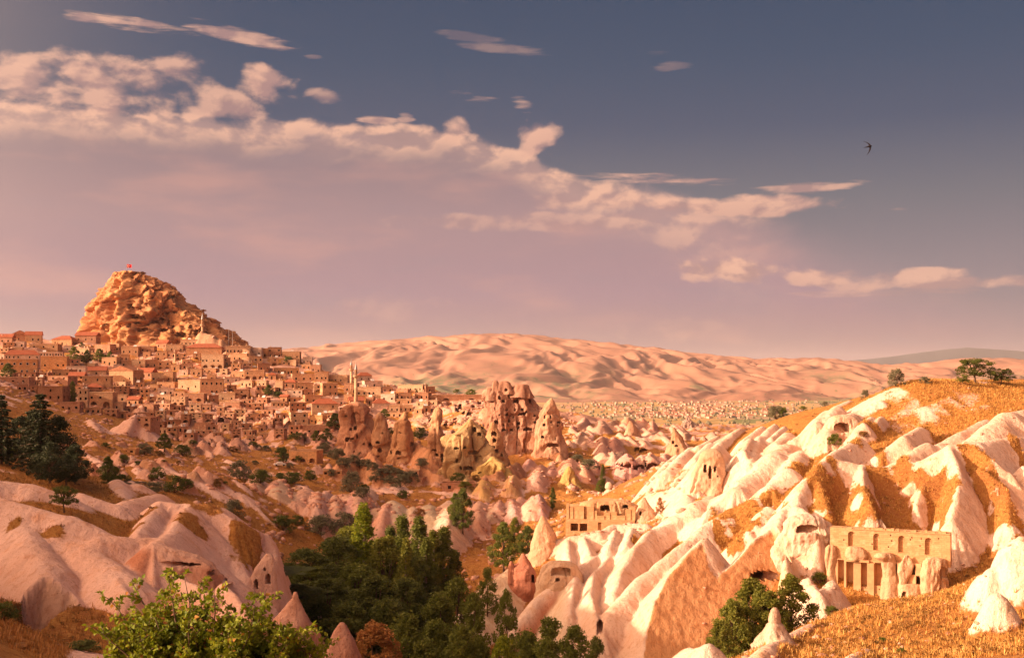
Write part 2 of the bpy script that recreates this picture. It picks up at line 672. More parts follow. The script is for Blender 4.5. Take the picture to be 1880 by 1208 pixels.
plain_mat('car_dark', (.06, .07, .10), rough=.3, spec=.5, bmp=0)
plain_mat('rubber', (.02, .018, .016), bmp=0)
plain_mat('feather', (.020, .013, .012), bmp=0)
plain_mat('tarp_blue', (.04, .20, .42), bmp=0)
m, g, bs, out = new_mat('glass_dark')
bs.inputs['Base Color'].default_value = (.012, .010, .010, 1)
bs.inputs['Roughness'].default_value = .22
bs.inputs['Specular IOR Level'].default_value = .4


# ------------------------------------------------------------------ terrain: base surface
CP = [  # column, row, distance of places on the ground
    # near slope, lower right
    (1600, 1190, 110), (1750, 1170, 112), (1880, 1165, 105), (1420, 1196, 112), (1500, 1150, 125), (1560, 1122, 145), (1660, 1120, 150), (1640, 1104, 186), (1740, 1085, 184),
    (1800, 1062, 172), (1880, 1030, 165), (1340, 1215, 104),
    # slope above the carved front
    (1560, 985, 199), (1640, 975, 200), (1740, 970, 203), (1600, 905, 214), (1480, 905, 214), (1600, 805, 239), (1690, 775, 246), (1700, 737, 253),
    (1700, 713, 259), (1880, 716, 262), (1880, 780, 238), (1880, 850, 222), (1880, 940, 205), (1780, 830, 224), (1780, 900, 208),
    (1640, 711, 266), (1560, 748, 276), (1440, 768, 292), (1380, 788, 302), (1330, 805, 312), (1250, 838, 326), (1180, 885, 338), (1110, 912, 342),
    (1480, 830, 252), (1400, 845, 262), (1350, 955, 222), (1290, 890, 262), (1200, 955, 262), (1100, 982, 252), (1030, 990, 250),
    # left mounds
    (60, 1160, 106), (200, 1190, 116), (100, 1110, 131), (100, 975, 150), (250, 1015, 152), (300, 940, 182), (450, 975, 186), (480, 1060, 170),
    (400, 1120, 140), (450, 1165, 121), (300, 905, 218), (150, 885, 232), (0, 865, 242), (400, 875, 282), (0, 805, 302), (80, 845, 272),
    (150, 790, 380), (0, 745, 410), (0, 705, 570), (300, 835, 420), (450, 855, 402), (550, 935, 312), (500, 905, 332), (600, 885, 402),
    (700, 895, 402), (800, 905, 382), (700, 940, 332), (850, 888, 422), (950, 893, 432), (480, 848, 432), (870, 968, 332), (850, 1008, 292), (930, 985, 320),
    (1000, 948, 345), (920, 1060, 235),
    # town hill
    (100, 745, 562), (200, 772, 562), (300, 802, 562), (450, 812, 562), (560, 805, 562), (650, 790, 600), (750, 768, 640), (850, 748, 645),
    (880, 729, 690), (100, 695, 690), (50, 648, 765), (0, 632, 810), (150, 645, 805), (250, 686, 745), (250, 632, 872), (400, 646, 842),
    (450, 645, 825), (540, 660, 805), (560, 688, 765), (600, 698, 742), (680, 708, 722), (720, 720, 702), (800, 727, 692), (400, 726, 685), (500, 745, 662), (600, 750, 645),
    # between the pinnacles and the open plain
    (650, 850, 490), (780, 868, 470), (900, 885, 455), (1000, 840, 490), (1050, 806, 545), (1050, 780, 605), (1000, 765, 645), (1100, 785, 625), (1150, 838, 505), (1150, 875, 442),
    (1230, 806, 565), (1250, 800, 655), (1100, 770, 705), (950, 760, 600), (1000, 880, 420), (1080, 900, 400), (1340, 800, 640), (1500, 800, 700),
]
CZ = [  # column, distance, height
    (-900, 4, -2.0), (200, 4, -2.0), (940, 4, -2.0), (1700, 4, -2.0), (2700, 4, -2.0), (940, 1.5, -1.7),
    (-400, 20, -8), (380, 20, -9.2), (940, 20, -9), (1500, 20, -8.4), (2200, 20, -7),
    (0, 60, -20), (500, 60, -23), (940, 60, -24), (1400, 60, -21), (1880, 60, -16.4), (2300, 60, -13), (1600, 85, -22.5), (1880, 85, -21),
    (20, 140, -27), (60, 135, -28), (0, 120, -26), (-60, 132, -24), (100, 141, -27), (180, 136, -28),
    (700, 100, -31), (940, 100, -34), (1150, 110, -35), (940, 140, -43), (700, 140, -40), (560, 112, -29.5), (640, 104, -29.5), (600, 120, -33),
    # the gully in front of the orange face and the valley floor
    (1330, 180, -46), (1290, 183, -46.5), (1400, 178, -42.5), (1230, 168, -46.5), (1400, 150, -38.5), (1460, 168, -38), (1250, 150, -44), (1100, 165, -48), (960, 190, -51), (850, 190, -52), (700, 180, -52),
    (600, 150, -43), (525, 165, -40), (500, 150, -37.5), (560, 140, -40), (480, 128, -31), (530, 190, -38), (700, 260, -49), (620, 230, -45), (780, 220, -51), (560, 200, -40), (1000, 205, -49), (1060, 196, -47), (1540, 178, -37.5), (1200, 165, -45), (880, 250, -48),
    # plateau top, right
    (1700, 290, -2.4), (1880, 300, -2.2), (1800, 340, -2.4), (2300, 300, 1), (2300, 220, -8), (2300, 150, -14), (1700, 430, -30), (2200, 450, -14), (2600, 200, 0), (3000, 150, 4),
    (1500, 400, -34), (1300, 420, -44), (1200, 420, -46),
    # hill to the left, outside the picture: it shades the near valley
    (-180, 120, -14), (-180, 200, -10), (-160, 300, -4), (-160, 420, 2), (-160, 560, 6),
    (-1400, 90, 4), (-1000, 90, -3), (-2000, 60, 6), (-2000, 35, -5), (-1200, 40, -9), (-1900, 150, 23), (-1200, 150, 13), (-800, 150, -1), (-1000, 240, 24), (-600, 240, 9), (-1500, 240, 34),
    (-820, 400, 72), (-500, 400, 30), (-1300, 400, 80), (-900, 310, 50), (-550, 310, 18), (-720, 480, 78), (-420, 480, 32), (-1100, 480, 84), (-420, 590, 30), (-750, 590, 40), (-300, 760, 14), (-700, 760, 14), (-500, 900, 8),
    # behind the town and out to the bench
    (0, 1000, 16), (250, 1000, 24), (450, 960, -2), (600, 950, -40), (800, 900, -48), (1000, 900, -58), (1200, 900, -60), (1500, 900, -62), (-300, 1050, 0), (2300, 700, -40), (2300, 1000, -62),
    (0, 1300, -60), (400, 1300, -76), (900, 1300, -76), (1300, 1300, -72), (1900, 1300, -74), (200, 1900, -92), (900, 1900, -90), (1300, 1900, -87), (1900, 1900, -92),
    (200, 2600, -150), (900, 2600, -150), (1300, 2600, -150), (2100, 2600, -150), (-700, 1300, -60), (-900, 2000, -120), (3000, 1300, -70), (3000, 2300, -140),
]
_c = [((px - CX) / F, math.log(d), (CY - py) / F * d) for px, py, d in CP] + [((px - CX) / F, math.log(d), z) for px, d, z in CZ]
_c = np.array(_c)
_q = _c[:, :2].copy()
_D = np.sqrt(((_q[:, None, :] - _q[None, :, :]) ** 2).sum(-1) + 0.0012)
_n = len(_q)
_A = np.zeros((_n + 3, _n + 3))
_A[:_n, :_n] = _D
_A[:_n, _n] = 1
_A[:_n, _n + 1:] = _q
_A[_n, :_n] = 1
_A[_n + 1:, :_n] = _q.T
_w = np.linalg.solve(_A, np.concatenate([_c[:, 2], np.zeros(3)]))


def base(X, Y):
    u = (X / Y).ravel()
    l = np.log(Y).ravel()
    out = np.empty(len(u))
    for s in range(0, len(u), 40000):
        uu, ll = u[s:s + 40000], l[s:s + 40000]
        D = np.sqrt((uu[:, None] - _q[None, :, 0]) ** 2 + (ll[:, None] - _q[None, :, 1]) ** 2 + 0.0012)
        out[s:s + 40000] = D @ _w[:_n] + _w[_n] + _w[_n + 1] * uu + _w[_n + 2] * ll
    y = Y.ravel()
    w = sm(22, 62, y)
    return (out * w + (1 - w) * (-1.75 - .355 * y)).reshape(X.shape)


def onray(px, py, h, lo, hi):
    """where the sight line of a picture point comes down to h metres above the base surface"""
    d = np.exp(np.linspace(math.log(lo), math.log(hi), 260))
    zr = (CY - py) / F * d
    g = zr - base((px - CX) / F * d, d) - h
    i = np.where((g[:-1] > 0) & (g[1:] <= 0))[0]
    if len(i):
        k = i[0]
        t = g[k] / (g[k] - g[k + 1])
        dd = d[k] + t * (d[k + 1] - d[k])
    elif g[0] <= 0:
        dd = d[0]
    else:
        dd = d[int(np.argmin(g))]
    return pt(px, py, dd)


# ------------------------------------------------------------------ tuff ridges, folds and domes
WHITE = (.73, .53, .41)
CREAM = (.68, .52, .37)
PINK = (.57, .325, .235)
ORANGE = (.66, .35, .165)
YELLOW = (.60, .38, .18)
RED = (.50, .22, .13)
BROWN = (.46, .26, .155)
RIDGES = []
FARREACH = [True]
ULIM = [None]


def ridge(pts, h, lo, hi, a=1.25, b=1.25, r=1.0, col=WHITE, cola=None, colb=None, fl=0.5, k=0.9, wave=5.0, rough=0.0, P=None, sk=1.0):
    a, b = a * sk, b * sk
    hs = h if isinstance(h, (list, tuple)) else [h] * len(pts)
    if P is None:
        P = np.array([onray(p[0], p[1], hh, lo, hi) for p, hh in zip(pts, hs)])
    RIDGES.append(dict(P=P, a=a, b=b, r=r, col=col, cola=cola or col, colb=colb or col, fl=fl, k=k, wave=wave, rough=rough, seed=len(RIDGES), far=FARREACH[0], ulim=ULIM[0]))


# the big cut face: a plane through three places
_fa, _fb, _fc = pt(1231, 1053, 190), pt(1415, 980, 201), pt(1330, 1200, 183)
FN = np.cross(_fb - _fa, _fc - _fa)
FN = FN / np.linalg.norm(FN)


def on_face(px, py):
    r = pt(px, py, 1.0)
    return r * (FN @ _fa) / (FN @ r)


FACE = np.array([on_face(*q) for q in [(1178, 1250), (1184, 1190), (1190, 1150), (1205, 1100), (1231, 1053), (1268, 1012), (1290, 1000), (1302, 1042), (1316, 1060), (1343, 1037), (1395, 985), (1418, 980), (1440, 1022), (1447, 1055),
                                       (1452, 1110), (1420, 1200), (1340, 1290), (1240, 1310)]])
# cuts: left and right column, foot row, distance of the foot, steepness, colour
CUTS = [(42, 140, 1180, 131.5, 2.6, (.56, .36, .27))]
# lower folds between the ruin terrace and the orange face
ridge([(1390, 912), (1343, 933), (1300, 959), (1256, 997), (1180, 1056), (1120, 1120), (1095, 1180)], [3, 4, 5, 6, 8, 8, 6], 150, 270, 1.1, 1.5, 1.6, fl=.35)
ridge([], 0, 0, 0, 1.5, 1.0, .5, fl=.25, P=np.array([on_face(*q) for q in [(1296, 985), (1270, 1010), (1231, 1053), (1205, 1100), (1190, 1150), (1178, 1230)]]))
ridge([], 0, 0, 0, 1.5, 1.1, .5, fl=.25, P=np.array([on_face(*q) for q in [(1418, 972), (1395, 983), (1343, 1037), (1318, 1060)]]))
ridge([(1470, 900), (1440, 935), (1418, 975)], [3, 4, 5], 150, 245, 1.4, 1.2, .8, fl=.3)
ridge([(1418, 980), (1440, 1022), (1447, 1055)], [6, 7, 6], 150, 235, 1.6, 1.9, .6, col=CREAM, colb=ORANGE, fl=.3, rough=.3)
ridge([(1250, 955), (1195, 972), (1165, 1005), (1140, 1050), (1128, 1090)], [3, 5, 6, 7, 7], 170, 280, 1.5, 1.3, 1.0)
ridge([(1135, 1003), (1090, 1052), (1084, 1090), (1095, 1130), (1108, 1165)], [3, 6, 8, 8, 7], 165, 270, 1.7, 1.6, .7)
ridge([(1120, 1008), (1058, 1040), (1052, 1080), (1046, 1125)], [3, 7, 8, 7], 165, 270, 1.9, 1.5, .7, colb=CREAM)
ridge([(1052, 1072), (1022, 1068), (985, 1095), (963, 1130)], [6, 8, 8, 7], 165, 260, 1.9, 1.5, 1.2, cola=RED)
ridge([(1042, 990), (1046, 1035)], [3, 6], 190, 280, 1.5, 1.5, .8)
ridge([(1072, 985), (1085, 1020)], [3, 5], 190, 280, 1.5, 1.5, .8)
ridge([(1130, 972), (1118, 1005)], [3, 5], 190, 280, 1.5, 1.5, .8)
ridge([(1160, 968), (1150, 1000)], [3, 5], 190, 280, 1.5, 1.5, .8)
ridge([(1205, 965), (1190, 1000)], [2, 4], 190, 280, 1.5, 1.5, .8)
ridge([(1010, 992), (1060, 983), (1100, 977), (1128, 962), (1185, 961)], [3, 3, 3, 3, 2], 200, 290, 1.2, 1.6, 1.6, fl=.2)
FARREACH[0] = False
# domes of the upper hillside
for pts, h, r in [
    ([(1445, 815), (1420, 832), (1385, 868)], [4, 5, 4], 4.5), ([(1472, 826), (1445, 862), (1415, 890)], [2.5, 3.5, 3], 3.0),
    ([(1377, 873), (1352, 893), (1330, 908)], [4, 5, 3], 4.0), ([(1302, 910), (1272, 924), (1240, 946)], [3.5, 4.5, 4], 3.5),
    ([(1338, 908), (1305, 932), (1285, 950)], [4, 4.5, 3], 3.0), ([(1185, 908), (1215, 900), (1250, 908), (1262, 925)], [2.5, 3, 3, 3], 3.0),
    ([(1245, 890), (1262, 908), (1265, 925)], [3, 3.5, 3], 2.5), ([(1410, 930), (1380, 960), (1365, 985)], [1.5, 2.5, 1.5], 2.5),
    ([(1372, 975), (1360, 990)], [2.5, 2], 2.2), ([(1318, 817), (1302, 838), (1285, 862)], [6, 8, 6], 2.5),
    ([(1305, 812), (1275, 842), (1262, 862)], [4, 5, 4], 1.8), ([(1270, 820), (1245, 842), (1225, 862)], [3, 5, 5], 2.0), ([(1243, 835), (1215, 862), (1200, 880)], [2, 4, 4], 2.0),
    ([(1378, 804), (1365, 828), (1358, 848)], [5, 7, 5], 1.2), ([(1395, 800), (1385, 830), (1378, 845)], [3, 5, 5], 1.2), ([(1451, 791), (1424, 813), (1404, 830)], [3.5, 5, 4], 2.4),
    ([(1492, 785), (1457, 807), (1444, 822)], [3, 4, 3], 2.4), ([(1519, 753), (1500, 775), (1480, 795)], [3, 5, 3], 2.2),
    ([(1317, 800), (1282, 818)], [2, 3], 1.5), ([(1358, 786), (1322, 811), (1310, 825)], [2, 3, 3], 1.6), ([(1422, 778), (1385, 810)], [2, 3], 1.0), ([(1400, 782), (1365, 806)], [2, 3], 1.0), ([(1340, 796), (1300, 818)], [2, 3], 1.2),
    ([(1410, 795), (1390, 815)], [2, 3], .9), ([(1440, 782), (1415, 803)], [1.5, 2.5], .9), ([(1225, 870), (1215, 885)], [3, 3], 1.6), ([(1258, 862), (1248, 885)], [4, 4], 1.8), ([(1295, 855), (1280, 882)], [5, 5], 2.0),
    ([(1537, 745), (1516, 772), (1505, 790)], [3, 4, 3], 2.4), ([(1562, 758), (1530, 773), (1520, 792)], [3, 4.5, 4], 2.6), ([(1616, 735), (1570, 756)], [1.5, 2], 2.0),
    ([(1600, 765), (1583, 776), (1575, 790)], [2, 4, 3], 1.2), ([(1618, 764), (1605, 778)], [2, 2.5], .8), ([(1560, 735), (1535, 745)], [1.0, 1.5], 1.5)]:
    ridge(pts, h, 200, 345, 1.6, 1.5, r, fl=.3)
# white spurs below the plateau
ridge([(1577, 803), (1537, 825), (1500, 855), (1475, 885)], [4, 5, 5, 4], 190, 290, 1.2, 1.1, 1.2, sk=1.35, fl=.4)
ridge([(1695, 781), (1657, 801), (1618, 830)], [3, 4.5, 3], 195, 290, 1.2, .9, 1.2, sk=1.35, fl=.4)
ridge([(1702, 812), (1662, 838), (1622, 858)], [3, 4, 3], 195, 280, 1.0, .9, 1.5, sk=1.35, fl=.6)
ridge([(1900, 750), (1845, 758), (1815, 783), (1775, 815)], [4, 6, 5, 3], 195, 290, 1.0, 1.0, 3.0, sk=1.35, fl=.4)
ridge([(1810, 770), (1760, 795), (1722, 815)], [1.5, 2.5, 2], 195, 290, 1.0, .9, 1.5, sk=1.35, fl=.4)
ridge([(1500, 857), (1535, 843), (1583, 853), (1640, 860), (1690, 845), (1742, 818), (1795, 812), (1890, 800)], [4, 4.5, 4, 2.5, 3.5, 5, 4.5, 3.5], 190, 270, 1.1, 1.0, 1.2, sk=1.35, fl=.3)
ridge([(1742, 818), (1753, 842), (1761, 866), (1758, 900), (1746, 950), (1742, 975)], [5, 6, 7.5, 8, 7, 4], 175, 265, 1.25, 1.35, .6, sk=1.35, fl=.25)
ridge([(1735, 862), (1697, 886), (1680, 925), (1676, 940)], [5, 4.5, 3, 1.5], 175, 260, 1.6, 1.1, .6, sk=1.35, fl=.3)
ridge([(1728, 832), (1688, 860), (1667, 892)], [4.5, 3.5, 1.5], 175, 265, 1.2, .9, .7, sk=1.35, fl=.3)
ridge([(1786, 816), (1823, 844), (1852, 866), (1885, 908)], [5, 5, 5, 4], 175, 265, .9, 1.3, .8, sk=1.35, fl=.3)
ridge([(1800, 858), (1848, 893), (1852, 955)], [4.5, 5.5, 4], 175, 260, 1.1, 1.2, .7, sk=1.35, fl=.3)
ridge([(1880, 855), (1905, 930)], [4, 4], 175, 260, 1.2, 1.2, 1.2, sk=1.35, fl=.3)
ridge([(1535, 843), (1533, 862), (1536, 882)], [4.5, 3, 1], 180, 265, 1.4, 1.2, .7, sk=1.35, fl=.3)
ridge([(1583, 853), (1586, 898), (1600, 925), (1606, 948)], [4, 5, 4.5, 2], 175, 260, 1.4, 1.2, .6, sk=1.35, fl=.3)
ridge([(1565, 875), (1555, 905)], [2, 1], 175, 260, 1.3, 1.2, .5, sk=1.35, fl=.3)
ridge([(1475, 885), (1462, 912), (1430, 940)], [4, 4, 3], 175, 260, 1.4, 1.0, 1.2, sk=1.35, fl=.4)
ridge([(1500, 868), (1512, 912), (1524, 950)], [3.5, 3.5, 2], 175, 260, 1.4, 1.2, .9, sk=1.35, fl=.3)
ridge([(1460, 925), (1490, 945), (1500, 962)], [3.5, 4.5, 4], 180, 255, 2.2, 1.1, 1.5, sk=1.35, fl=.2)
for pts in [[(1740, 730), (1700, 745)], [(1810, 742), (1790, 748)], [(1660, 752), (1635, 765)], [(1720, 748), (1690, 752)]]:
    ridge(pts, .35, 200, 290, .5, .4, .6, sk=1.2, fl=.6)
# outcrop at the right edge and ledges of the near slope
ridge([(1930, 965), (1880, 982), (1842, 1000), (1822, 1040)], [9, 9, 8.5, 6], 120, 200, 2.6, 2.2, 2.2, col=(.76, .63, .51), fl=.8, wave=4, rough=.5)
ridge([(1830, 1085), (1822, 1125)], [4.5, 1.5], 110, 200, 2.2, 2.0, 1.2, col=(.76, .63, .51), fl=.5)
ridge([(1500, 1140), (1450, 1165), (1405, 1190), (1375, 1230)], [.6, 1.0, 1.4, 1.2], 90, 160, .9, .9, .8, fl=.3)
ridge([(1590, 1190), (1560, 1206)], [.8, 1.0], 85, 140, .8, .8, .6, fl=.3)
ridge([(1530, 1070), (1500, 1085), (1480, 1060)], [5, 5, 6], 150, 215, 1.6, 1.6, .8, fl=.6, rough=.6)
ridge([(1300, 1180), (1270, 1190), (1240, 1215)], [2, 3, 2], 118, 165, 1.0, 1.1, .7, fl=.5)
FARREACH[0] = True
ULIM[0] = -.205
# mounds on the left
LC = (.76, .50, .40)
MC = (.63, .385, .29)
for pts, h, a, b, r in [
    ([(-60, 950, 152), (0, 956, 150), (45, 968, 147), (82, 1030, 138), (95, 1080, 132)], [5, 5, 5, 5, 5], .8, .9, 2.5), ([(50, 968, 149), (150, 996, 146), (205, 1035, 140), (242, 1072, 134)], [4, 4.5, 5, 5], .8, .7, 2.2),
    ([(-20, 910), (128, 948), (215, 986)], [2.5, 2.5, 2.5], .7, .8, 2.0), ([(140, 1000), (180, 986), (280, 988)], [2.5, 3, 3.5], .7, .9, 2.0),
    ([(294, 921), (272, 948), (252, 978)], [3, 3, 2.5], .8, 1.0, 1.0), ([(400, 932), (380, 925), (320, 924), (294, 920)], [3, 3.5, 3.5, 3], .8, .6, 1.5),
    ([(345, 926), (312, 978), (284, 996)], [3.5, 4, 4.5], .8, .8, 1.2), ([(283, 1000, 164), (330, 1008, 162), (383, 1040, 160)], [5, 6, 6], 1.1, 2.2, 1.2),
    ([(400, 935), (430, 955), (485, 978), (508, 1018)], [3.5, 4, 4.5, 5], 2.2, 1.5, 2.5), ([(378, 988), (434, 1020), (450, 1056), (456, 1088)], [2.5, 4, 5, 4.5], 1.9, 1.1, 2.0),
    ([(409, 1070), (436, 1100), (462, 1138)], [4, 5, 4], 1.9, 1.4, .8), ([(490, 1030), (500, 1050), (497, 1075)], [5, 5, 4], 2.4, 2.0, .8), ([(142, 905), (215, 926)], [1.5, 1.5], .6, .7, 1.0), ([(-30, 878), (60, 890), (112, 908)], [2, 2, 1.5], .6, .7, 1.5),
    ([(225, 922), (290, 906)], [1.2, 1.2], .6, .6, 1.0), ([(200, 1040), (235, 1090)], [3, 2.5], 1.2, 1.2, .8), ([(330, 1060), (380, 1085)], [4, 4], 1.2, 1.8, .6)]:
    ridge(pts, h, 95, 260, a, b, r, col=LC, fl=.35, k=.5, sk=1.25, P=np.array([pt(*q) for q in pts]) if len(pts[0]) == 3 else None)
RIDGES[-11]['colb'] = RED
RIDGES[-1]['colb'] = RED
FARREACH[0] = False
ULIM[0] = None
ridge([(938, 1043), (892, 1074), (852, 1118), (818, 1152)], [5, 6, 6, 4], 165, 300, 1.3, 1.5, 1.5, col=CREAM, fl=.5)
ridge([(930, 1075), (905, 1110), (885, 1140)], [4, 5, 4], 165, 290, 1.3, 1.3, 1.2, col=CREAM, fl=.5)
# pale pavement slabs on the slope behind them
for pts in [[(150, 830), (190, 850)], [(165, 770), (180, 790), (205, 815)], [(235, 880), (255, 890)], [(330, 868), (385, 895)], [(360, 880), (395, 900)], [(300, 855), (345, 880)], [(275, 845), (300, 862)],
            [(215, 880), (228, 925)], [(400, 888), (440, 905)], [(250, 760), (262, 780)], [(520, 880), (560, 893)]]:
    ridge(pts, 1.6, 180, 480, .8, .8, 1.0, col=LC, fl=.3)
rng = random.Random(5)
for pts, h in (([(622, 852), (660, 850), (700, 862), (740, 866)], 7), ([(745, 862), (775, 856), (805, 872), (830, 880)], 7), ([(830, 885), (870, 876), (910, 870), (950, 850)], 6), ([(890, 818), (940, 816), (985, 820), (1030, 836)], 3), ([(720, 800), (770, 815), (790, 830)], 9),
               ([(770, 840), (765, 870)], 6), ([(680, 830), (690, 850)], 7), ([(850, 885), (930, 893)], 4), ([(640, 790), (690, 800)], 6)):
    ridge(pts, h, 400, 560, 1.3, 1.5, .8, col=(.54, .27, .14), fl=1.2, k=.7, rough=1.2, wave=4)
# pale folds in the middle of the valley
for x0, x1, y0, n, ln, lo, hi, col, h in [(452, 545, 886, 7, 16, 290, 460, MC, 3.0), (560, 690, 902, 10, 40, 280, 440, MC, 5.0), (690, 830, 925, 11, 48, 260, 420, (.66, .45, .32), 5.5), (868, 1005, 915, 11, 32, 280, 440, MC, 4.0),
                                          (960, 1100, 850, 10, 30, 340, 520, PINK, 4.5), (1060, 1140, 795, 7, 26, 430, 650, PINK, 4.5), (1105, 1245, 826, 9, 14, 430, 600, MC, 6.0), (840, 960, 868, 7, 26, 370, 500, YELLOW, 4.0),
                                          (1090, 1230, 880, 6, 10, 340, 480, MC, 3.0), (1040, 1200, 772, 9, 10, 560, 760, PINK, 3.5), (1180, 1330, 798, 12, 12, 560, 800, PINK, 4.5), (640, 690, 930, 3, 30, 270, 400, MC, 4.0)]:
    for i in range(n):
        big = rng.random()
        x = x0 + (x1 - x0) * (i + rng.uniform(-.3, 1.0)) / n
        y = y0 + rng.uniform(-9, 12)
        dx = rng.uniform(-20, 12)
        L = ln * rng.uniform(.5, 1.5)
        hh = h * (.45 + .95 * big)
        ridge([(x, y), (x + dx * rng.uniform(.2, .8), y + L * .5), (x + dx, y + L)], [hh * .8, hh, hh * rng.uniform(.4, .8)], lo, hi, rng.uniform(1.0, 1.9), rng.uniform(1.0, 1.9), rng.uniform(.8, 3.4), col=tuple(c * rng.uniform(.88, 1.06) for c in col), fl=.7, k=.9, rough=.25)
# knolls of the lower town, riddled with caves
KNOLLS = []
for i in range(64):
    x = rng.uniform(215, 620)
    y = rng.uniform(752, 815) if x > 300 else rng.uniform(742, 790)
    h = rng.uniform(2.5, 6.5)
    w = rng.uniform(6, 16)
    ridge([(x, y), (x + w, y + rng.uniform(0, 12))], [h, h * .7], 420, 700, rng.uniform(1.0, 2.2), rng.uniform(1.0, 2.2), rng.uniform(.8, 2.5), col=rng.choice([PINK, PINK, BROWN, MC, PINK]), fl=.7, k=.6, rough=.6)
    KNOLLS.append((x, y))
for i in range(40):
    x = rng.uniform(760, 905)
    y = rng.uniform(738, 800)
    ridge([(x, y), (x + 10, y + 6)], [3.0, 2.0], 440, 720, 1.6, 1.6, 1.2, col=rng.choice([PINK, PINK, BROWN]), fl=.7, k=.6, rough=.6)
for i in range(34):
    x = rng.uniform(1040, 1250)
    y = rng.uniform(772, 812)
    ridge([(x, y), (x + 9, y + 8)], [3.0, 2.2], 440, 720, 1.4, 1.4, 1.4, col=rng.choice([PINK, MC]), fl=.5, k=.6)
for i in range(26):
    x = rng.uniform(120, 900)
    y = rng.uniform(820, 880) + max(0, (x - 560) * .02)
    ridge([(x, y), (x + rng.uniform(4, 16), y + rng.uniform(2, 8))], rng.uniform(.8, 1.8), 260, 560, 1, 1, .8, col=LC, fl=.4, k=.5)
for i in range(90):
    x = rng.uniform(150, 960)
    y = rng.uniform(800, 885) + max(0, (x - 560) * .03) - max(0, (330 - x) * .12)
    ridge([(x, y), (x + rng.uniform(3, 14), y + rng.uniform(1, 7))], rng.uniform(1.0, 3.2), 260, 600, rng.uniform(.9, 2.0), rng.uniform(.9, 2.0), rng.uniform(.4, 1.4), col=rng.choice([MC, PINK, PINK, BROWN, (.56, .27, .15)]), fl=.8, k=.5, rough=.7, wave=3)
for i in range(14):
    x = rng.uniform(370, 450)
    ridge([(x, 606 + (x - 370) * .40 + rng.uniform(-3, 10)), (x + 10, 612 + (x - 370) * .40)], rng.uniform(4, 9), 700, 990, 1.6, 1.6, 2, col=BROWN, fl=.9, k=.8, rough=1.2)
# dry grass that grows on top of rock: column, row, half width, half height
PATCHES = [(1500, 890, 22, 22), (1545, 900, 26, 34), (1635, 905, 26, 44), (1660, 870, 22, 16), (1705, 900, 14, 26), (1715, 930, 20, 24), (1800, 870, 12, 34), (1815, 905, 10, 30), (1600, 935, 30, 20), (1470, 860, 30, 10), (1420, 905, 34, 10), (1360, 965, 30, 22), (1320, 985, 12, 18), (1240, 885, 20, 5), (1590, 785, 26, 10), (1560, 815, 18, 8), (1660, 785, 24, 7), (1750, 790, 30, 8), (1460, 800, 20, 6), (1350, 860, 14, 6), (1625, 850, 14, 10), (1870, 840, 14, 24), (370, 943, 48, 14), (92, 987, 34, 6), (22, 972, 16, 9), (350, 985, 34, 18), (450, 1010, 32, 26), (215, 950, 40, 18), (265, 940, 22, 16), (180, 935, 40, 10),
           (1510, 915, 26, 26), (1650, 925, 22, 30), (1620, 890, 20, 30), (1725, 910, 24, 26), (1790, 880, 14, 40), (1830, 910, 12, 30), (1560, 905, 14, 26), (1545, 950, 40, 14),
           (1180, 955, 26, 5), (1165, 925, 22, 5), (1175, 1000, 18, 14), (1330, 960, 26, 22), (1370, 940, 26, 20), (1280, 935, 10, 6), (1855, 965, 34, 16), (1350, 995, 18, 16),
           (1440, 935, 8, 8), (1230, 900, 30, 5), (1310, 895, 26, 8), (1480, 850, 40, 9), (1600, 860, 12, 14), (1570, 830, 16, 10), (1700, 790, 20, 10), (1000, 1000, 10, 3)]
PW = [(onray(x, y, 2.0, 95, 330), w, h) for x, y, w, h in PATCHES]


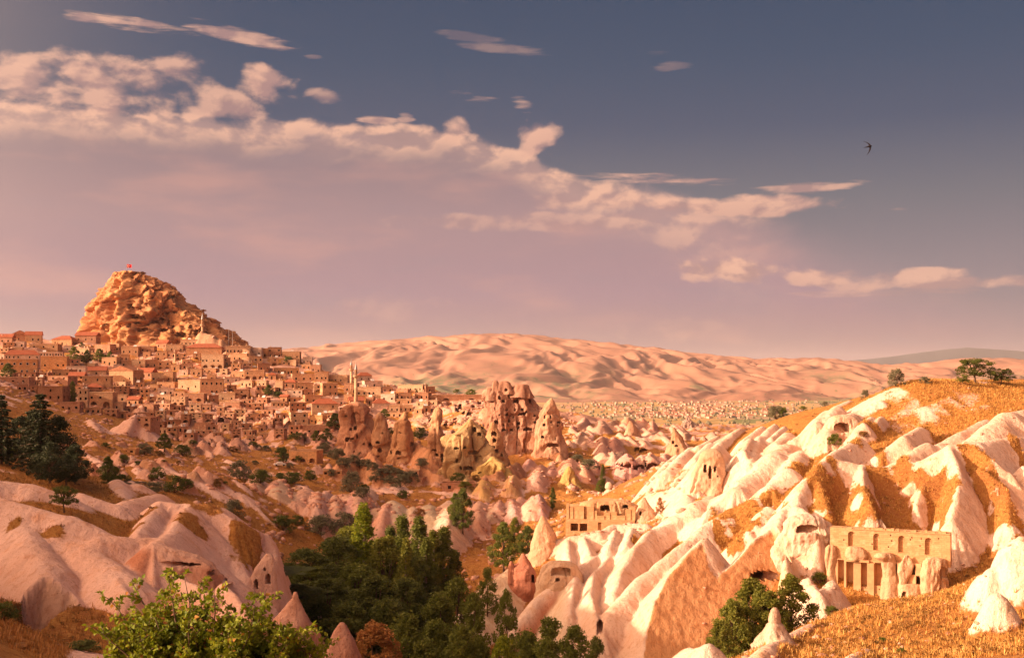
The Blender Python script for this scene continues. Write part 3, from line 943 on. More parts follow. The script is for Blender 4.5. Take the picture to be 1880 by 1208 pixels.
def terrain(X, Y):
    """height, share of bare rock and rock colour of the ground"""
    sh = X.shape
    X = X.ravel().astype(np.float64)
    Y = Y.ravel().astype(np.float64)
    G2x, G2y = X.reshape(sh), Y.reshape(sh)
    idx2 = np.arange(len(X)).reshape(sh)
    z = base(X, Y)
    far = sm(350, 900, Y)
    amp = 0.35 + 1.2 * far
    z = z + amp * fbm2(X / 16, Y / 16, 4, 3) * sm(15, 90, Y) + 0.10 * fbm2(X / 1.6, Y / 1.6, 3, 9) * (1 - far)
    z = z + 2.2 * sm(560, 700, Y) * fbm2(X / 30, Y / 30, 3, 71)
    rug = sm(230, 330, Y) * (1 - sm(560, 640, Y)) * (1 - sm(.10, .16, X / Y))
    z = z + rug * (.9 * (1 - 2 * np.abs(vn2(X / 13 + 3, Y / 17, 91))) + .5 * (1 - 2 * np.abs(vn2(X / 5, Y / 6, 92))))
    # bare patches of soil and rock in the base
    rock = sm(.35, .75, fbm2(X / 26, Y / 40, 4, 21)) * .8
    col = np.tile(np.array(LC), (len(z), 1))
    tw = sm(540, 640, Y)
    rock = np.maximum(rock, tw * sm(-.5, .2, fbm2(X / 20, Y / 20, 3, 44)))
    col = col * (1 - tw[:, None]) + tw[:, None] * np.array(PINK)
    bad = sm(1000, 1200, Y) * (1 - sm(1900, 2100, Y))
    z = z + bad * (6 * (1 - np.abs(fbm2(X / 70, Y / 200, 4, 5)) * 2))
    for R in RIDGES:
        P = R['P']
        sl = min(R['a'], R['b'])
        reach = (44.0 if R['far'] else 24.0) / sl
        # the block of the grid that this ridge can reach
        r0, r1 = np.searchsorted(TD, P[:, 1].min() - reach), np.searchsorted(TD, P[:, 1].max() + reach)
        ya = max(TD[min(r0, len(TD) - 1)], 5.0)
        yb = TD[min(r1, len(TD) - 1)]
        xa, xb = P[:, 0].min() - reach, P[:, 0].max() + reach
        c0 = np.searchsorted(TU, min(xa / ya, xa / yb))
        c1 = np.searchsorted(TU, max(xb / ya, xb / yb))
        if r1 <= r0 or c1 <= c0:
            continue
        # drop what lies far below the present surface even at the crest's height
        bx = np.maximum(np.maximum(xa + reach - G2x[r0:r1, c0:c1], G2x[r0:r1, c0:c1] - xb + reach), 0)
        by = np.maximum(np.maximum(P[:, 1].min() - G2y[r0:r1, c0:c1], G2y[r0:r1, c0:c1] - P[:, 1].max()), 0)
        ok = P[:, 2].max() + 1.5 + R['rough'] * 2 - .8 * sl * np.maximum(np.hypot(bx, by) - R['r'], 0) > z.reshape(sh)[r0:r1, c0:c1]
        m = idx2[r0:r1, c0:c1][ok]
        if not len(m):
            continue
        x, y = X[m], Y[m]
        best = np.full(len(m), 1e9)
        zc = np.zeros(len(m))
        side = np.zeros(len(m))
        tt = np.zeros(len(m))
        L = 0.0
        for i in range(len(P) - 1):
            ax, ay = P[i, :2]
            ex, ey = P[i + 1, :2] - P[i, :2]
            l2 = ex * ex + ey * ey + 1e-9
            t = np.clip(((x - ax) * ex + (y - ay) * ey) / l2, 0, 1)
            dx, dy = x - ax - t * ex, y - ay - t * ey
            dd = np.hypot(dx, dy)
            b = dd < best
            best[b] = dd[b]
            ts = t * t * (3 - 2 * t) * .35 + t * .65
            zc[b] = (P[i, 2] + ts * (P[i + 1, 2] - P[i, 2]))[b]
            side[b] = (ex * dy - ey * dx)[b] / (math.sqrt(l2) * (dd[b] + 1e-6))
            tt[b] = L + (t * math.sqrt(l2))[b]
            L += math.sqrt(l2)
        s = sm(-.35, .35, side)
        slope = R['a'] * s + R['b'] * (1 - s)
        q = best * (1 + .16 * vn2(tt / R['wave'] + 5 * side, best / 14 + R['seed'] * 3.7, 100 + R['seed']))
        h = zc - slope * (np.sqrt(q * q + R['r'] ** 2) - R['r'])
        h = h + R['fl'] * np.minimum(best / 3.0, 1.0) * vn2(tt / (R['wave'] * .6), R['seed'] + best / 30, 200 + R['seed'])
        h = h + .13 * np.minimum(best / 2.0, 1.0) * vn2(tt / 1.15 + .5 * side, R['seed'] * 1.3 + best / 12, 260 + R['seed']) * (1.0 if P[:, 1].mean() < 300 else .4)
        h = h + .12 * vn2(x / 2.2, y / 2.2, 7) + .05 * vn2(x / .7, y / .7, 19)
        if R['ulim'] is not None:
            h = h - 1.9 * np.maximum(0, x - R['ulim'] * y)
        if R['rough']:
            h = h + R['rough'] * fbm2(x / 2.6, y / 2.6, 3, 300 + R['seed'])
        k = R['k']
        zz = z[m]
        w = np.clip(.5 + .5 * (h - zz) / k, 0, 1)
        z[m] = zz * (1 - w) + h * w + k * w * (1 - w) * .6
        ww = sm(.40, .92, np.clip(.5 + .5 * (h - zz) / (k * 1.9), 0, 1))
        rock[m] = rock[m] * (1 - ww) + ww
        c = np.array(R['cola'])[None] * s[:, None] + np.array(R['colb'])[None] * (1 - s[:, None])
        cr = (1 - sm(.4, 2.2, best))[:, None]
        c = c * (1 - cr) + np.array(R['col'])[None] * cr
        col[m] = col[m] * (1 - ww[:, None]) + c * ww[:, None]
    # the cut face itself
    x0, y0, x1, y1 = FACE[:, 0].min(), FACE[:, 1].min(), FACE[:, 0].max(), FACE[:, 1].max()
    m = np.where((X > x0) & (X < x1) & (Y > y0) & (Y < y1))[0]
    if len(m):
        x, y = X[m], Y[m]
        ins = np.zeros(len(m), bool)
        for i in range(len(FACE)):
            a, b = FACE[i - 1], FACE[i]
            c = ((a[1] > y) != (b[1] > y)) & (x < (b[0] - a[0]) * (y - a[1]) / (b[1] - a[1] + 1e-12) + a[0])
            ins ^= c
        zp = _fa[2] - (FN[0] * (x - _fa[0]) + FN[1] * (y - _fa[1])) / FN[2]
        st = vn2((x * .8 + zp * 1.1) / 1.1, (zp - x * .5) / 9.0, 61)
        zp = zp + .16 * st + .14 * fbm2(x / 1.5, zp / 1.2, 3, 62)
        mm = m[ins]
        bs_ = base(X[mm], Y[mm])
        z[mm] = np.maximum(zp[ins], bs_)
        wv = sm(-.3, .5, zp[ins] - bs_)
        rock[mm] = wv
        col[mm] = np.array(ORANGE)
    for (pa, pb, py, dd, sl, cc) in CUTS:
        q0, q1 = pt(pa, py, dd), pt(pb, py, dd)
        m = np.where((X > q0[0]) & (X < q1[0]) & (Y > dd - 14) & (Y < dd + 12))[0]
        if not len(m):
            continue
        lim = q0[2] + sl * (Y[m] - dd + .7 * vn2(X[m] / 3, Y[m] / 9, 63)) + .5 * fbm2(X[m] / 1.2, Y[m] / .5, 3, 64)
        lim = np.maximum(lim, q0[2] - .2 * (dd - Y[m]))
        ed = np.minimum(X[m] - q0[0], q1[0] - X[m])
        lim = lim + 3.0 * (1 - sm(0, 1.5, ed))
        cut = lim < z[m]
        z[m] = np.minimum(z[m], lim)
        w = sm(.1, .8, 1.0 * cut) * (Y[m] > dd - 1.0)
        col[m] = col[m] * (1 - w[:, None]) + np.array(cc) * w[:, None]
    for p, w, hh in PW:
        rx = w / F * p[1]
        ry = hh / F * p[1] * 2.6
        q = np.hypot((X - p[0]) / rx, (Y - p[1]) / ry) + .5 * fbm2(X / 3.0, Y / 3.0, 3, 77)
        rock = rock * sm(.45, 1.2, q)
    return z.reshape(sh), rock.reshape(sh), col.reshape(sh + (3,))


def rows_spec():
    out = [np.exp(np.linspace(math.log(3), math.log(85), 40))[:-1]]
    out.append(np.linspace(85, 150, 120)[:-1])
    out.append(np.linspace(150, 275, 360)[:-1])
    out.append(np.linspace(275, 350, 130)[:-1])
    out.append(np.exp(np.linspace(math.log(350), math.log(900), 330))[:-1])
    out.append(np.exp(np.linspace(math.log(900), math.log(2600), 60)))
    return np.concatenate(out)


TD = rows_spec()
TU = np.concatenate([-.475 - (np.linspace(1, 0, 44)[:-1] ** 1.6) * 1.5, np.linspace(-.475, .475, 660), .475 + (np.linspace(0, 1, 30)[1:] ** 1.6) * .9])
GX = TU[None, :] * TD[:, None]
GY = np.repeat(TD[:, None], len(TU), 1)
GZ, GR, GC = terrain(GX, GY)
print('terrain', GX.shape, round(time.time() - T_START, 1))


def ground(x, y):
    """height of the built ground under a place, read from its grid"""
    x = np.atleast_1d(np.asarray(x, float))
    y = np.atleast_1d(np.asarray(y, float))
    u = x / y
    i = np.clip(np.searchsorted(TD, y) - 1, 0, len(TD) - 2)
    j = np.clip(np.searchsorted(TU, u) - 1, 0, len(TU) - 2)
    a = np.clip((y - TD[i]) / (TD[i + 1] - TD[i]), 0, 1)
    b = np.clip((u - TU[j]) / (TU[j + 1] - TU[j]), 0, 1)
    return (GZ[i, j] * (1 - a) + GZ[i + 1, j] * a) * (1 - b) + (GZ[i, j + 1] * (1 - a) + GZ[i + 1, j + 1] * a) * b


def rockat(x, y):
    u = x / y
    i = np.clip(np.searchsorted(TD, y) - 1, 0, len(TD) - 2)
    j = np.clip(np.searchsorted(TU, u) - 1, 0, len(TU) - 2)
    return GR[i, j]


_tan = GZ / GY
_vis = np.maximum.accumulate(_tan, axis=0)


def hit(px, py, lo=80.0):
    """the first piece of ground along a sight line, no nearer than lo"""
    u, v = (px - CX) / F, (CY - py) / F
    j = int(np.clip(np.searchsorted(TU, u), 0, len(TU) - 1))
    c = _tan[:, j]
    k = np.where((TD >= lo) & (c >= v))[0]
    if not len(k):
        k0 = np.where(TD >= lo)[0]
        i = k0[int(np.argmax(c[k0]))]
    else:
        i = k[0]
    d = TD[i]
    return np.array((u * d, d, GZ[i, j]))


# caves cut into the ground: column, row, half width, half height, depth, nearest distance to look at
CAVES = [(1404, 1056, 28, 9, 8, 140), (1102, 1150, 6, 14, 4, 150), (413, 1066, 5, 7, 4, 120), (1182, 827, 7, 4, 4, 420), (1170, 825, 5, 4, 4, 420), (1130, 855, 30, 4, 5, 330), (1190, 856, 28, 4, 5, 330)]
for i in range(110):
    if i < 66:
        x, y = rng.choice(KNOLLS)
        x += rng.uniform(-4, 14)
        y += rng.uniform(2, 14)
    else:
        x, y = rng.uniform(780, 905), rng.uniform(735, 800)
    w = rng.uniform(1.8, 4.6)
    CAVES.append((x, y, w, w * rng.uniform(.9, 1.5), rng.uniform(3, 5), 420))


def build_ground():
    V = np.stack([GX, GY, GZ], -1).reshape(-1, 3)
    fg = grid_faces(len(TD), len(TU))
    masks, vecs = [], []
    for (x, y, w, h, dep, lo) in CAVES:
        p = hit(x, y, lo)
        m = np.zeros(fg.shape[:2], bool)
        wd = 7 + .012 * p[1]
        r0, r1 = np.searchsorted(TD, p[1] - wd), np.searchsorted(TD, p[1] + wd)
        c0, c1 = np.searchsorted(TU, (x - w - CX) / F) - 1, np.searchsorted(TU, (x + w - CX) / F) + 1
        c0, c1, r1 = max(c0, 0), min(c1, fg.shape[1]), min(r1, fg.shape[0])
        c = V[fg[r0:r1, c0:c1]].mean(2)
        u = c[..., 0] / c[..., 1] * F + CX
        v = CY - c[..., 2] / c[..., 1] * F
        dx, dy = (u - x) / w, (v - y) / h
        q = np.where(dy < 0, dx * dx + dy * dy, np.maximum(dx * dx, np.abs(dy)))
        m[r0:r1, c0:c1] = q < 1
        masks.append(m)
        vecs.append((0, dep, -.12 * dep))
    nv, faces, src = carve(V, fg, masks, vecs)
    me = mesh_np('ground', nv, faces)
    set_attr(me, 'rock', GR.ravel()[src])
    set_attr(me, 'tint', GC.reshape(-1, 3)[src], 'FLOAT_COLOR')
    o = link('valley_ground', me, MAT['ground'])
    tag(o, kind='structure')
    return o


# ------------------------------------------------------------------ open plain, hills beyond it, a mountain on the horizon
def mat_far():
    m, g, bs, out = new_mat('plain')
    geo = g.new('ShaderNodeNewGeometry')
    p = geo.outputs['Position']
    vo = g.new('ShaderNodeTexVoronoi')
    vo.distance = 'CHEBYCHEV'
    wp = g.vm('ADD', p, g.vm('SCALE', g.noise(p, .0012, 3, color=True), scale=420))
    g.put(vo.inputs['Vector'], g.vm('MULTIPLY', wp, (.0052, .0022, 0)))
    vo.inputs['Scale'].default_value = 1.0
    c = g.ramp(g.sep(vo.outputs['Color'])[0], [(0, (.44, .27, .10)), (.3, (.52, .33, .13)), (.5, (.34, .25, .10)), (.68, (.20, .19, .075)), (.82, (.50, .30, .13)), (1, (.26, .21, .085))], 'CONSTANT')
    n = g.noise(p, .02, 5, .65)
    c = g.mix(g.sstep(n, .55, .72), c, (.10, .10, .045))
    c = g.mix(g.sstep(g.noise(p, .003, 3), .5, .7), c, (.42, .26, .16))
    g.put(bs.inputs['Base Color'], c)
    m, g, bs, out = new_mat('far_hills')
    geo = g.new('ShaderNodeNewGeometry')
    p = geo.outputs['Position']
    n = g.noise(p, .0016, 5, .6)
    n2 = g.noise(p, .02, 4, .7)
    c = g.ramp(n, [(.3, (.27, .13, .085)), (.5, (.33, .165, .105)), (.7, (.38, .20, .13))])
    z = g.sep(p)[2]
    low = g.m('MULTIPLY', g.sstep(z, 90, -60), g.sstep(g.noise(p, .0011, 4, .6), .47, .60))
    c = g.mix(g.m('MULTIPLY', low, g.sstep(n2, .38, .55)), c, (.15, .145, .075))
    c = g.mix(g.m('MULTIPLY', g.sstep(z, 160, 0), g.sstep(n2, .60, .68)), c, (.14, .12, .06))
    g.put(bs.inputs['Base Color'], c)
    m, g, bs, out = new_mat('mountain')
    bs.inputs['Base Color'].default_value = (.055, .055, .065, 1)


mat_far()


def build_far():
    # plain
    ys = np.exp(np.linspace(math.log(2150), math.log(34000), 40))
    us = np.linspace(-1.6, 1.6, 60)
    X = us[None] * ys[:, None]
    Y = np.repeat(ys[:, None], 60, 1)
    Z = np.full_like(X, -128.0) + 3 * fbm2(X / 600, Y / 600, 3, 4)
    me = mesh_np('plain', np.stack([X, Y, Z], -1).reshape(-1, 3), grid_faces(40, 60).reshape(-1, 4))
    tag(link('plain', me, MAT['plain']), kind='structure')
    # hills
    cr = np.array([(-400, 676), (200, 668), (420, 652), (540, 641), (600, 633), (700, 626), (800, 618), (900, 613), (980, 615), (1050, 624), (1200, 640), (1330, 655), (1450, 659), (1560, 661), (1620, 671),
                   (1700, 667), (1780, 658), (1880, 660), (2100, 668), (2600, 690)], float)
    nu, nd = 620, 250
    us = np.linspace(-.5, .75, nu)
    ds = np.linspace(5200, 10400, nd)
    U, D = np.meshgrid(us, ds)
    X, Y = U * D, D
    ztop = (CY - np.interp(U * F + CX, cr[:, 0], cr[:, 1])) / F * 9000
    t = np.clip((D - 5400) / 3600, 0, 1)
    foot = -132.0
    shape = .30 * t + .70 * t * t * (3 - 2 * t)
    Z = foot + (ztop - foot) * shape
    back = np.clip((D - 9000) / 1400, 0, 1)
    Z = Z - 330 * back * back
    wx = X + 260 * fbm2(X / 1400, Y / 1400, 3, 31)
    wy = Y + 260 * fbm2(X / 1400 + 9, Y / 1400, 3, 32)
    def rid(x, y, seed):
        n = vn2(x, y, seed)
        return 1 - np.sqrt(n * n + .012) * 2.2
    r1 = rid(wx / 470 + wy / 2000, wy / 1250, 51)
    r2 = rid(wx / 230 + wy / 800 + 4, wy / 520 + wx / 900, 52)
    r3 = rid(wx / 140 - wy / 500, wy / 300, 53)
    env = sm(0, .22, t) * (1 - .62 * sm(.80, 1.0, t))
    Z = Z + env * (46 * r1 + 26 * r2 + 13 * r3 + 7 * rid(wx / 70 + wy / 260, wy / 150, 54) - 40)
    Z = Z + 10 * fbm2(X / 420, Y / 420, 3, 8) * sm(0, .1, t)
    me = mesh_np('far_hills', np.stack([X, Y, Z], -1).reshape(-1, 3), grid_faces(nd, nu).reshape(-1, 4))
    tag(link('far_hills', me, MAT['far_hills']), kind='structure')
    # mountain
    prof = np.array([(1000, 690), (1300, 682), (1420, 672), (1500, 665), (1600, 659), (1680, 649), (1740, 641), (1775, 638), (1820, 641), (1880, 645), (2000, 650), (2200, 668), (2600, 690)], float)
    us = np.linspace(.02, .8, 160)
    ds = np.linspace(21000, 29000, 24)
    U, D = np.meshgrid(us, ds)
    zt = (CY - np.interp(U * F + CX, prof[:, 0], prof[:, 1])) / F * 25000
    t = 1 - np.abs(D - 25000) / 4000
    Z = -150 + (zt + 150) * sm(0, 1, t) + 40 * fbm2(U * 60, D / 1500, 4, 2) * (1 - .9 * sm(.8, 1, t))
    me = mesh_np('mountain', np.stack([U * D, D, Z], -1).reshape(-1, 3), grid_faces(24, 160).reshape(-1, 4))
    tag(link('distant_mountain', me, MAT['mountain']), kind='structure')


# ------------------------------------------------------------------ free-standing rocks
def rock_mesh(name, prof, d, holes=(), ratio=.8, rough=1.0, col=BROWN, col2=None, buttress=1.0, seed=1, sharp=.0, step=1.5, square=2.3, lean=0.0, fine=1.0, depth=3.5, ns=1.0):
    """a rock whose outline in width follows prof (row, left column, right column) at distance d"""
    prof = np.array(prof, float)
    py = np.arange(prof[0, 0], prof[-1, 0] + step, step)
    xl = np.interp(py, prof[:, 0], prof[:, 1])
    xr = np.interp(py, prof[:, 0], prof[:, 2])
    s = d / F
    cx = ((xl + xr) / 2 - CX) * s
    hw = np.maximum((xr - xl) / 2 * s, .05)
    hd = hw * ratio
    zc = (CY - py) * s
    big = (prof[:, 2] - prof[:, 1]).max()
    nc = int(max(48, min(300, big * 3.3 / step)))
    # more columns on the side that is seen
    th = np.linspace(0, 1, nc, endpoint=False)
    th = 2 * np.pi * th + .55 * np.sin(2 * 2 * np.pi * th / 2) * -1.0
    c, sn = np.cos(th), np.sin(th)
    e = 2 / square
    ccx = np.sign(c) * np.abs(c) ** e
    ssn = np.sign(sn) * np.abs(sn) ** e
    X = cx[:, None] + hw[:, None] * ccx[None]
    Y = d + lean * (zc[:, None] - zc[-1]) + hd[:, None] * ssn[None] + 0 * X
    Z = np.repeat(zc[:, None], nc, 1)
    if rough:
        k = np.minimum(1.0, (np.minimum(hw, hd) / 3.0))[:, None]
        nx, ny = ccx[None] * np.ones_like(X), ssn[None] * np.ones_like(X)
        sc = 1.0
        dsp = buttress * 1.5 * fbm3(X / (7 * ns), Y / (7 * ns), Z / (22 * ns), 2, seed, ridged=True) + rough * .85 * fbm3(X / (4 * ns), Y / (4 * ns), Z / (5 * ns), 4, seed + 5, .48) - .5 * rough
        cr = 1 - np.abs(vn3(X / (4.2 * ns), Y / (4.2 * ns), Z / (13 * ns), seed + 21))
        dsp = dsp - rough * 1.0 * sm(.86, .99, cr)
        dsp = dsp + rough * (.9 if ns < 2 else .35) * (np.abs(vn3(X / (5.5 * ns), Y / (5.5 * ns), Z / (9 * ns), seed + 23)) - .35)
        if ns > 2:
            dsp = dsp + 2.4 * fbm3(X / 9, Y / 9, Z / 12, 3, seed + 31, .6, ridged=True) - 1.2 * sm(.80, .98, 1 - np.abs(vn3(X / 5, Y / 5, Z / 7, seed + 33)))
        dsp = dsp + fine * .30 * fbm3(X / 1.1, Y / 1.1, Z / 1.6, 3, seed + 9)
        dsp = dsp * k * sc
        X = X + nx * dsp
        Y = Y + ny * dsp
        Z = Z + .35 * rough * fbm3(X / 3, Y / 3, Z / 3, 3, seed + 11) * k
    V = np.stack([X, Y, Z], -1).reshape(-1, 3)
    fg = grid_faces(len(py), nc, True)[:, :, ::-1]
    cc = V[fg].mean(2)
    u = cc[..., 0] / cc[..., 1] * F + CX
    v = CY - cc[..., 2] / cc[..., 1] * F
    front = np.repeat((np.sin(th + np.pi / nc) < .25)[None], fg.shape[0], 0)
    masks, vecs = [], []
    for h in holes:
        x, y, w, hh = h[:4]
        dep = h[4] if len(h) > 4 else depth
        dx, dy = (u - x) / w, (v - y) / hh
        sq = np.where(dy < 0, np.abs(dx) ** 2.5 + np.abs(dy) ** 2.5, np.maximum(np.abs(dx), np.abs(dy)))
        masks.append(front & (sq < 1))
        vecs.append((0, dep, -.03 * dep))
    n0 = len(V)
    V2, faces, src = carve(V, fg, masks, vecs)
    # close the top
    top = np.array([[cx[0], d + lean * (zc[0] - zc[-1]), zc[0] + .12 * hw[0]]])
    ti = len(V2)
    V2 = np.concatenate([V2, top])
    src = np.concatenate([src, [0]])
    i = np.arange(nc)
    faces = faces + [np.stack([np.full(nc, ti), (i + 1) % nc, i], -1)[:, ::-1]]
    me = mesh_np(name, V2, faces)
    c1 = np.array(col)
    c2 = np.array(col2 if col2 is not None else np.array(col) * np.array((.80, .74, .70)))
    w = sm(-.4, .5, fbm3(V2[:, 0] / 6, V2[:, 1] / 6, V2[:, 2] / 9, 3, seed + 40))[:, None]
    set_attr(me, 'tint', c1 * (1 - w) + c2 * w, 'FLOAT_COLOR')
    rk = np.ones(len(V2))
    set_attr(me, 'rock', rk)
    return me


def spire(name, label, prof, d, holes=(), parent=None, cat='rock spire', group=None, **kw):
    b = pt((prof[-1][1] + prof[-1][2]) / 2, prof[-1][0], d)
    me = rock_mesh(name, prof, d, holes, seed=len(bpy.data.objects) % 97 + int(prof[0][1]), **kw)
    o = link(name, me, MAT['ground'], parent)
    if parent is None:
        tag(o, label, cat, group)
    return o


def build_rocks():
    castle_prof = [(498, 228, 238), (502, 220, 250), (508, 219, 268), (516, 211, 276), (521, 210, 288), (527, 208, 300), (531, 198, 303), (538, 195, 320), (550, 191, 330), (560, 186, 341),
                   (566, 183, 345), (572, 184, 356), (580, 181, 366), (590, 178, 380), (600, 175, 395), (612, 172, 410), (625, 170, 428), (642, 167, 446), (660, 163, 462)]
    holes = [(311, 545, 4.2, 3, 6), (319, 545, 2.4, 2.6, 5), (238, 562, 3, 3.5, 4), (244, 564, 1.6, 2, 4), (243, 581, 7, 3.4, 8), (259, 583, 4.5, 3, 5), (283, 591, 5.5, 2.8, 6), (300, 590, 9, 4.2, 3),
             (307, 575, 2.6, 2.8, 4), (290, 566, 1.8, 2, 4), (304, 564, 4.5, 2.4, 3), (194, 600, 5.5, 5, 5), (255, 606, 6.5, 3, 6), (301, 606, 6, 2.6, 6), (331, 614, 7, 4, 7), (340, 615, 2, 4, 5), (360, 611, 4, 5, 5),
             (322, 573, 4, 2, 4), (248, 593, 1.6, 2.2, 4), (254, 594, 1.6, 2.2, 4), (237, 597, 2.2, 3, 4), (214, 596, 1.6, 2.4, 3), (221, 597, 1.6, 2.4, 3), (228, 563, 1.6, 1.6, 3), (295, 583, 1.4, 2, 4), (290, 578, 1.2, 1.5, 3), (269, 604, 3, 2, 4), (318, 600, 3, 2, 4), (350, 600, 3, 3, 4)]
    holes = [(a, b, c * 1.25, d_ * 1.25, e) for a, b, c, d_, e in holes]
    spire('castle_rock', 'huge sunlit castle rock full of caves above the town, flag on top', castle_prof, 905, holes, ratio=.62, rough=3.6, buttress=4.2, ns=2.1, col=(.58, .295, .13), col2=(.42, .185, .085), step=1.0, square=2.6, fine=3.0, depth=5, cat='castle rock')
    spire('rock_spire', 'broad red brown rock cone with cave windows in front of the slim minaret', [(738, 645, 662), (745, 640, 668), (760, 636, 674), (780, 632, 683), (800, 628, 688), (820, 622, 692), (840, 617, 694), (860, 615, 697), (892, 611, 701)], 500,
          [(652, 786, 3, 4), (644, 788, 2, 3), (655, 801, 2, 4), (640, 807, 6, 4), (648, 805, 2, 2), (668, 815, 2, 2.2), (679, 816, 2.5, 3.6), (635, 764, 2, 2), (654, 770, 9, 13, 1.2), (664, 792, 1.4, 1.8), (651, 829, 1.5, 2)], col=(.47, .25, .155), rough=1.3, buttress=1.5)
    spire('rock_spire', 'slim pointed rock pinnacle with two caves, next to the broad red cone', [(757, 695, 699), (763, 692, 703), (775, 689, 707), (790, 687, 711), (810, 684, 715), (830, 681, 718), (850, 679, 720), (870, 676, 723), (898, 673, 726)], 490,
          [(693, 812, 3.5, 2.5), (697, 826, 3.5, 4), (695, 838, 2, 2), (702, 795, 1.2, 1.5)], col=(.50, .29, .165))
    spire('rock_spire', 'hooked rock pinnacle with a square cave at its foot, third in the row', [(756, 742, 745), (762, 738, 748), (768, 733, 750), (776, 724, 752), (785, 721, 754), (800, 720, 756), (820, 718, 757), (840, 716, 758), (858, 715, 760), (896, 711, 763)], 485,
          [(716, 801, 4, 4), (734, 794, 2, 1.6), (731, 831, 5, 4), (718, 830, 1.6, 4), (755, 815, 3, 4), (731, 841, 1.5, 2)], col=(.52, .30, .16), col2=(.44, .235, .12))
    spire('rock_spire', 'tall twin-tipped rock pinnacle with small dark windows low down', [(747, 801, 806), (752, 797, 810), (765, 792, 813), (775, 789, 814), (790, 787, 815), (810, 785, 817), (830, 783, 820), (850, 780, 824), (870, 776, 828), (902, 769, 836)], 470,
          [(797, 826, 5, 2.2, 2), (802, 835, 3, 2.5), (811, 836, 2.5, 4), (812, 844, 2, 3.5), (791, 843, 2, 2), (807, 786, 1.5, 2.6), (815, 852, 2, 2)], col=(.50, .28, .155), col2=(.42, .22, .115))
    spire('rock_spire', 'big grey yellow rock tower with square windows, lowest of the pinnacles', [(770, 861, 866), (776, 858, 871), (785, 852, 878), (795, 845, 885), (799, 832, 889), (806, 828, 893), (820, 824, 898), (840, 821, 905), (860, 818, 913), (880, 814, 922), (912, 806, 938)], 440,
          [(838, 823, 5, 2), (853, 821, 2.5, 2.6), (871, 788, 3.6, 4.6), (880, 797, 4, 3.6), (839, 845, 2, 4.6), (859, 859, 8, 3.4), (846, 859, 2, 3), (868, 830, 9, 3, 2), (886, 785, 2, 2.5), (890, 858, 5, 3), (905, 870, 4, 3), (876, 868, 3, 3), (880, 843, 6, 6, 1)], col=(.47, .31, .15), col2=(.38, .25, .13), rough=1.4, buttress=1.8)
    spire('rock_spire', 'small leaning rock pinnacle with stacked caves in front of the rock fortress', [(775, 903, 907), (782, 901, 911), (790, 899, 914), (800, 897, 918), (815, 893, 924), (835, 890, 930), (870, 886, 938)], 455,
          [(907, 796, 5, 4), (908, 808, 3, 4), (906, 821, 4, 3), (910, 828, 5, 3), (905, 837, 1.6, 3), (921, 835, 2, 2.6)], col=(.50, .29, .15))
    fort = spire('rock_fortress', 'massive brown rock fortress with broken top and dozens of cave windows', [(711, 899, 966), (716, 896, 970), (724, 894, 973), (736, 893, 977), (750, 892, 982), (770, 890, 988), (790, 888, 993), (812, 884, 998), (850, 876, 1006)], 505,
                 [(900, 728, 2, 2), (917, 730, 2.6, 3.2), (924, 736, 2.6, 2.6), (947, 736, 5, 4), (931, 751, 1.6, 3), (931, 761, 3, 3), (946, 752, 1.6, 2.6), (959, 752, 2.6, 2.6), (966, 756, 1.6, 3), (958, 760, 7, 2.6), (911, 775, 4, 4.2), (935, 773, 2, 3), (952, 777, 4, 3), (952, 785, 2, 3),
                  (925, 789, 3, 2), (939, 789, 3, 2), (969, 788, 8, 3), (982, 763, 1.8, 2.4), (982, 775, 2, 2), (909, 750, 1.6, 3), (924, 780, 1.4, 2), (935, 728, 1.8, 2.8), (973, 736, 2, 3), (942, 766, 1.4, 1.8), (917, 762, 1.5, 2)], col=(.48, .275, .18), col2=(.39, .205, .135), rough=1.4, buttress=1.6, ratio=.55, cat='rock fortress')
    for p in ([(699, 907, 913), (702, 905, 915), (709, 904, 917), (722, 902, 921)], [(700, 919, 931), (703, 917, 935), (709, 916, 937), (724, 913, 941)], [(706, 947, 966), (709, 944, 969), (716, 942, 971), (730, 938, 977)], [(712, 893, 902), (715, 893, 903), (722, 892, 906), (735, 891, 910)]):
        spire('pinnacle', None, p, 500, [(929, 716, 2.4, 3)] if p[0][1] == 919 else [], parent=fort, col=(.45, .25, .165), col2=(.36, .19, .125), rough=.7, ratio=.5)
    spire('rock_spire', 'smooth conical rock tower with paired windows, beside the rock fortress', [(731, 1011, 1014), (737, 1006, 1019), (745, 1001, 1023), (755, 996, 1026), (768, 991, 1028), (785, 988, 1030), (800, 986, 1032), (820, 983, 1036), (855, 976, 1046)], 490,
          [(1000, 765, 1.6, 3), (1011, 765, 1.6, 3), (1012, 775, 1.4, 2), (999, 780, 3, 2.6), (1026, 775, 3, 2.2), (1024, 781, 1.4, 2), (996, 802, 3, 3), (1015, 817, 11, 3.6, 3), (1020, 806, 1.2, 2.4)], col=(.54, .32, .20), col2=(.43, .235, .15), rough=.9, buttress=.9)
    spire('rock_spire', 'small brown cone on the pale ridge between town and white hillside', [(773, 1156, 1160), (780, 1153, 1165), (790, 1150, 1170), (800, 1147, 1174), (822, 1141, 1184)], 560, [(1160, 806, 1.2, 2.4)], col=(.52, .31, .20), rough=.8)
    spire('rock_spire', 'pointed brown rock with carved front, just behind the white hillside', [(785, 1235, 1239), (792, 1232, 1244), (802, 1230, 1250), (815, 1228, 1255), (840, 1224, 1264)], 470, [(1236, 812, 3, 3), (1242, 818, 3, 2)], col=(.52, .31, .19), rough=.9)
